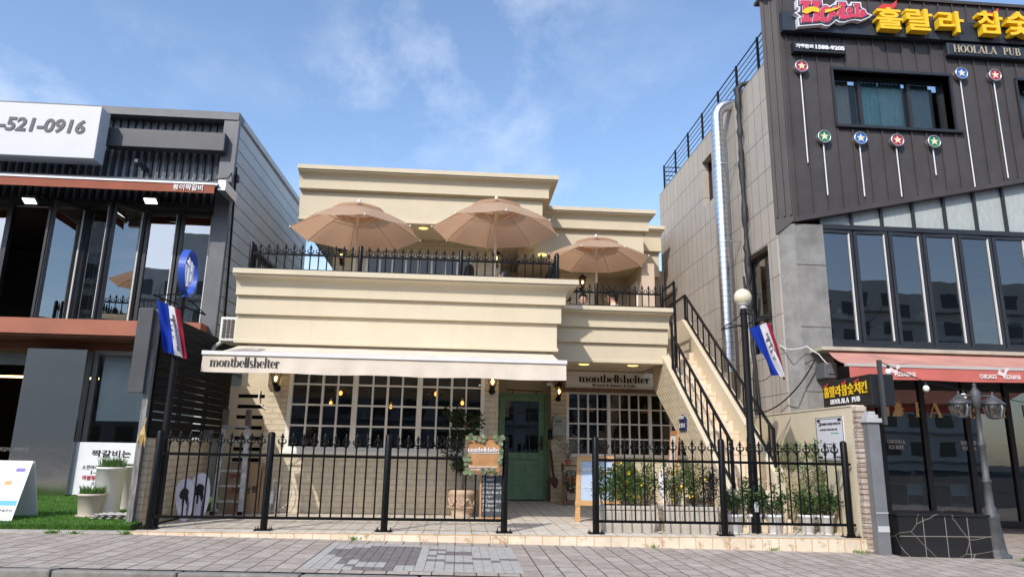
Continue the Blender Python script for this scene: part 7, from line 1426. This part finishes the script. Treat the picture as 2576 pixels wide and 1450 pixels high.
m = MB(); q = P_(.36, 0.10, .34); m.obox(q, (.035, 0, 0), (0, .004, .003), (0, -.01, .07)); tag(m.build('phone', M('phone_case', (.62, .52, .45), .4), bevel=.004), 'pale phone in the hand of the person inside the big window', 'phone')
# tables and chairs inside the pub glass
TOPY = M('yellow_table_top', (.42, .27, .10), .5); STEELC = M('steel_chair', (.5, .5, .52), .35, .9)
def pubtable(label, x, y, zf, w=.8):
    t = T('pub_table', label, 'table', (x, y, zf), 'tables in the pub'); m = MB(); m.box(x-w/2, y-.3, zf+.72, x+w/2, y+.3, zf+.76); m.build('table_top', TOPY, t)
    for a in (-1, 1): m = MB(); m.box(x+a*(w/2-.05)-.02, y-.25, zf, x+a*(w/2-.05)+.02, y+.25, zf+.72); m.build('leg', BLACKM, t)
def tissue(label, x, y, z): t = T('tissue_box', label, 'box', (x, y, z), 'tissue boxes on the pub tables'); m = MB(); m.box(x-.12, y-.06, z, x+.12, y+.06, z+.13); m.build('box', M('gold_box', (.50, .34, .10), .5) if 'gold_box' not in bpy.data.materials else bpy.data.materials['gold_box'], t); m = MB(); m.prism([(x-.05, y, z+.13), (x+.04, y-.02, z+.13), (x+.05, y, z+.2), (x-.01, y+.01, z+.23)], (0, .02, 0)); m.build('tissue', WHITE, t)
zf = sz(8)-.02
for x, lab in ((7.15, 'by the CHICKEN and ICE BEER lettering'), (9.05, 'behind the street lamp')):
    pubtable('yellow topped table inside the ground floor pub glass '+lab, x, 13.6, zf, 1.5); tissue('gold tissue box on the ground floor pub table '+lab, x-.15, 13.5, zf+.765)
    for dx, l2 in ((-.5, 'first'), (.35, 'second')): chair(f'steel pub chair, {l2} at the table '+lab, (x+dx, 13.15, zf+.45), PI/2, STEELC, 'steel chairs in the pub')
zf = zs-.128
for x, lab in ((6.75, 'nearest the concrete corner'), (8.35, 'in the middle of the window row'), (9.9, 'at the frame edge')): pubtable('small table behind the upper folding windows '+lab, x, 12.3, zf, .9); tissue('gold tissue box on the upper pub table '+lab, x+.2, 12.2, zf+.765)
# ================================================================== ACROSS THE STREET (seen only in the glass)
ap = T('apartment_block', 'pale concrete apartment block across the street', 'building', (0, -46, 0)); m = MB(); m.box(-60, -58, -.3, 55, -46, 18.4); m.box(4, -56, 18.4, 12, -47, 22.5); m.box(13, -53, 18.4, 16, -47, 21.5); m.box(-30, -56, 18.4, -22, -47, 22.5); m.build('wall', M('pale_concrete', (.58, .56, .54), .85, var=.1, vs=.3), ap)
m = MB()
for fl in range(6):
    for k in range(36): x = -58+3.1*k; m.box(x, -46.0, 1.2+2.9*fl, x+1.7, -45.93, 2.6+2.9*fl)
m.build('window', M('dark_apartment_glass', (.05, .055, .06), .2), ap); m = MB()
for fl in range(6): m.box(-60, -45.98, .6+2.9*fl, 55, -45.6, .75+2.9*fl)
m.build('balcony_slab', M('pale_slab', (.42, .41, .40), .85), ap)
BARK = M('grey_bark', (.11, .095, .08), .9, var=.3, vs=8)
def bare_tree(label, x, y, h, seed):
    t = T('bare_tree', label, 'tree', (x, y, -.3), 'bare street trees across the road'); rg = random.Random(seed); tr = MB(); cr = MB()
    def grow(mb, p, d, l, r, dep):
        q = p+d*l; mid = p.lerp(q, .5)+Vector((rg.uniform(-1, 1), rg.uniform(-1, 1), 0))*l*.06; mb.tube([p, mid, q], [r, r*.85, r*.7], 5 if dep < 3 else 3, cap=False)
        if dep >= 6: return
        for k in range(3 if dep < 2 else rg.choice((2, 2, 3))):
            a = rg.uniform(0, 2*PI); sp_ = rg.uniform(.35, .75); x_, y_, _ = basis(d); nd_ = (d+(x_*math.cos(a)+y_*math.sin(a))*sp_+Vector((0, 0, .12))).normalized(); grow(cr, q, nd_, l*rg.uniform(.62, .82), r*.62, dep+1)
    grow(tr, Vector((x, y, -.3)), Vector((rg.uniform(-.05, .05), rg.uniform(-.05, .05), 1)).normalized(), h*.27, .13, 0); tr.build('trunk', BARK, t); cr.build('crown', BARK, t)
for i, (x, y, h) in enumerate(((-14, -11, 11), (-8.5, -12, 11.5), (-2.0, -13, 10), (7, -13, 10.5), (12, -14, 11.5), (18, -13, 11))): bare_tree('leafless grey street tree across the road', x, y, h, 40+i)
for o in bpy.data.objects:
    if '_w' in o.keys(): del o['_w']
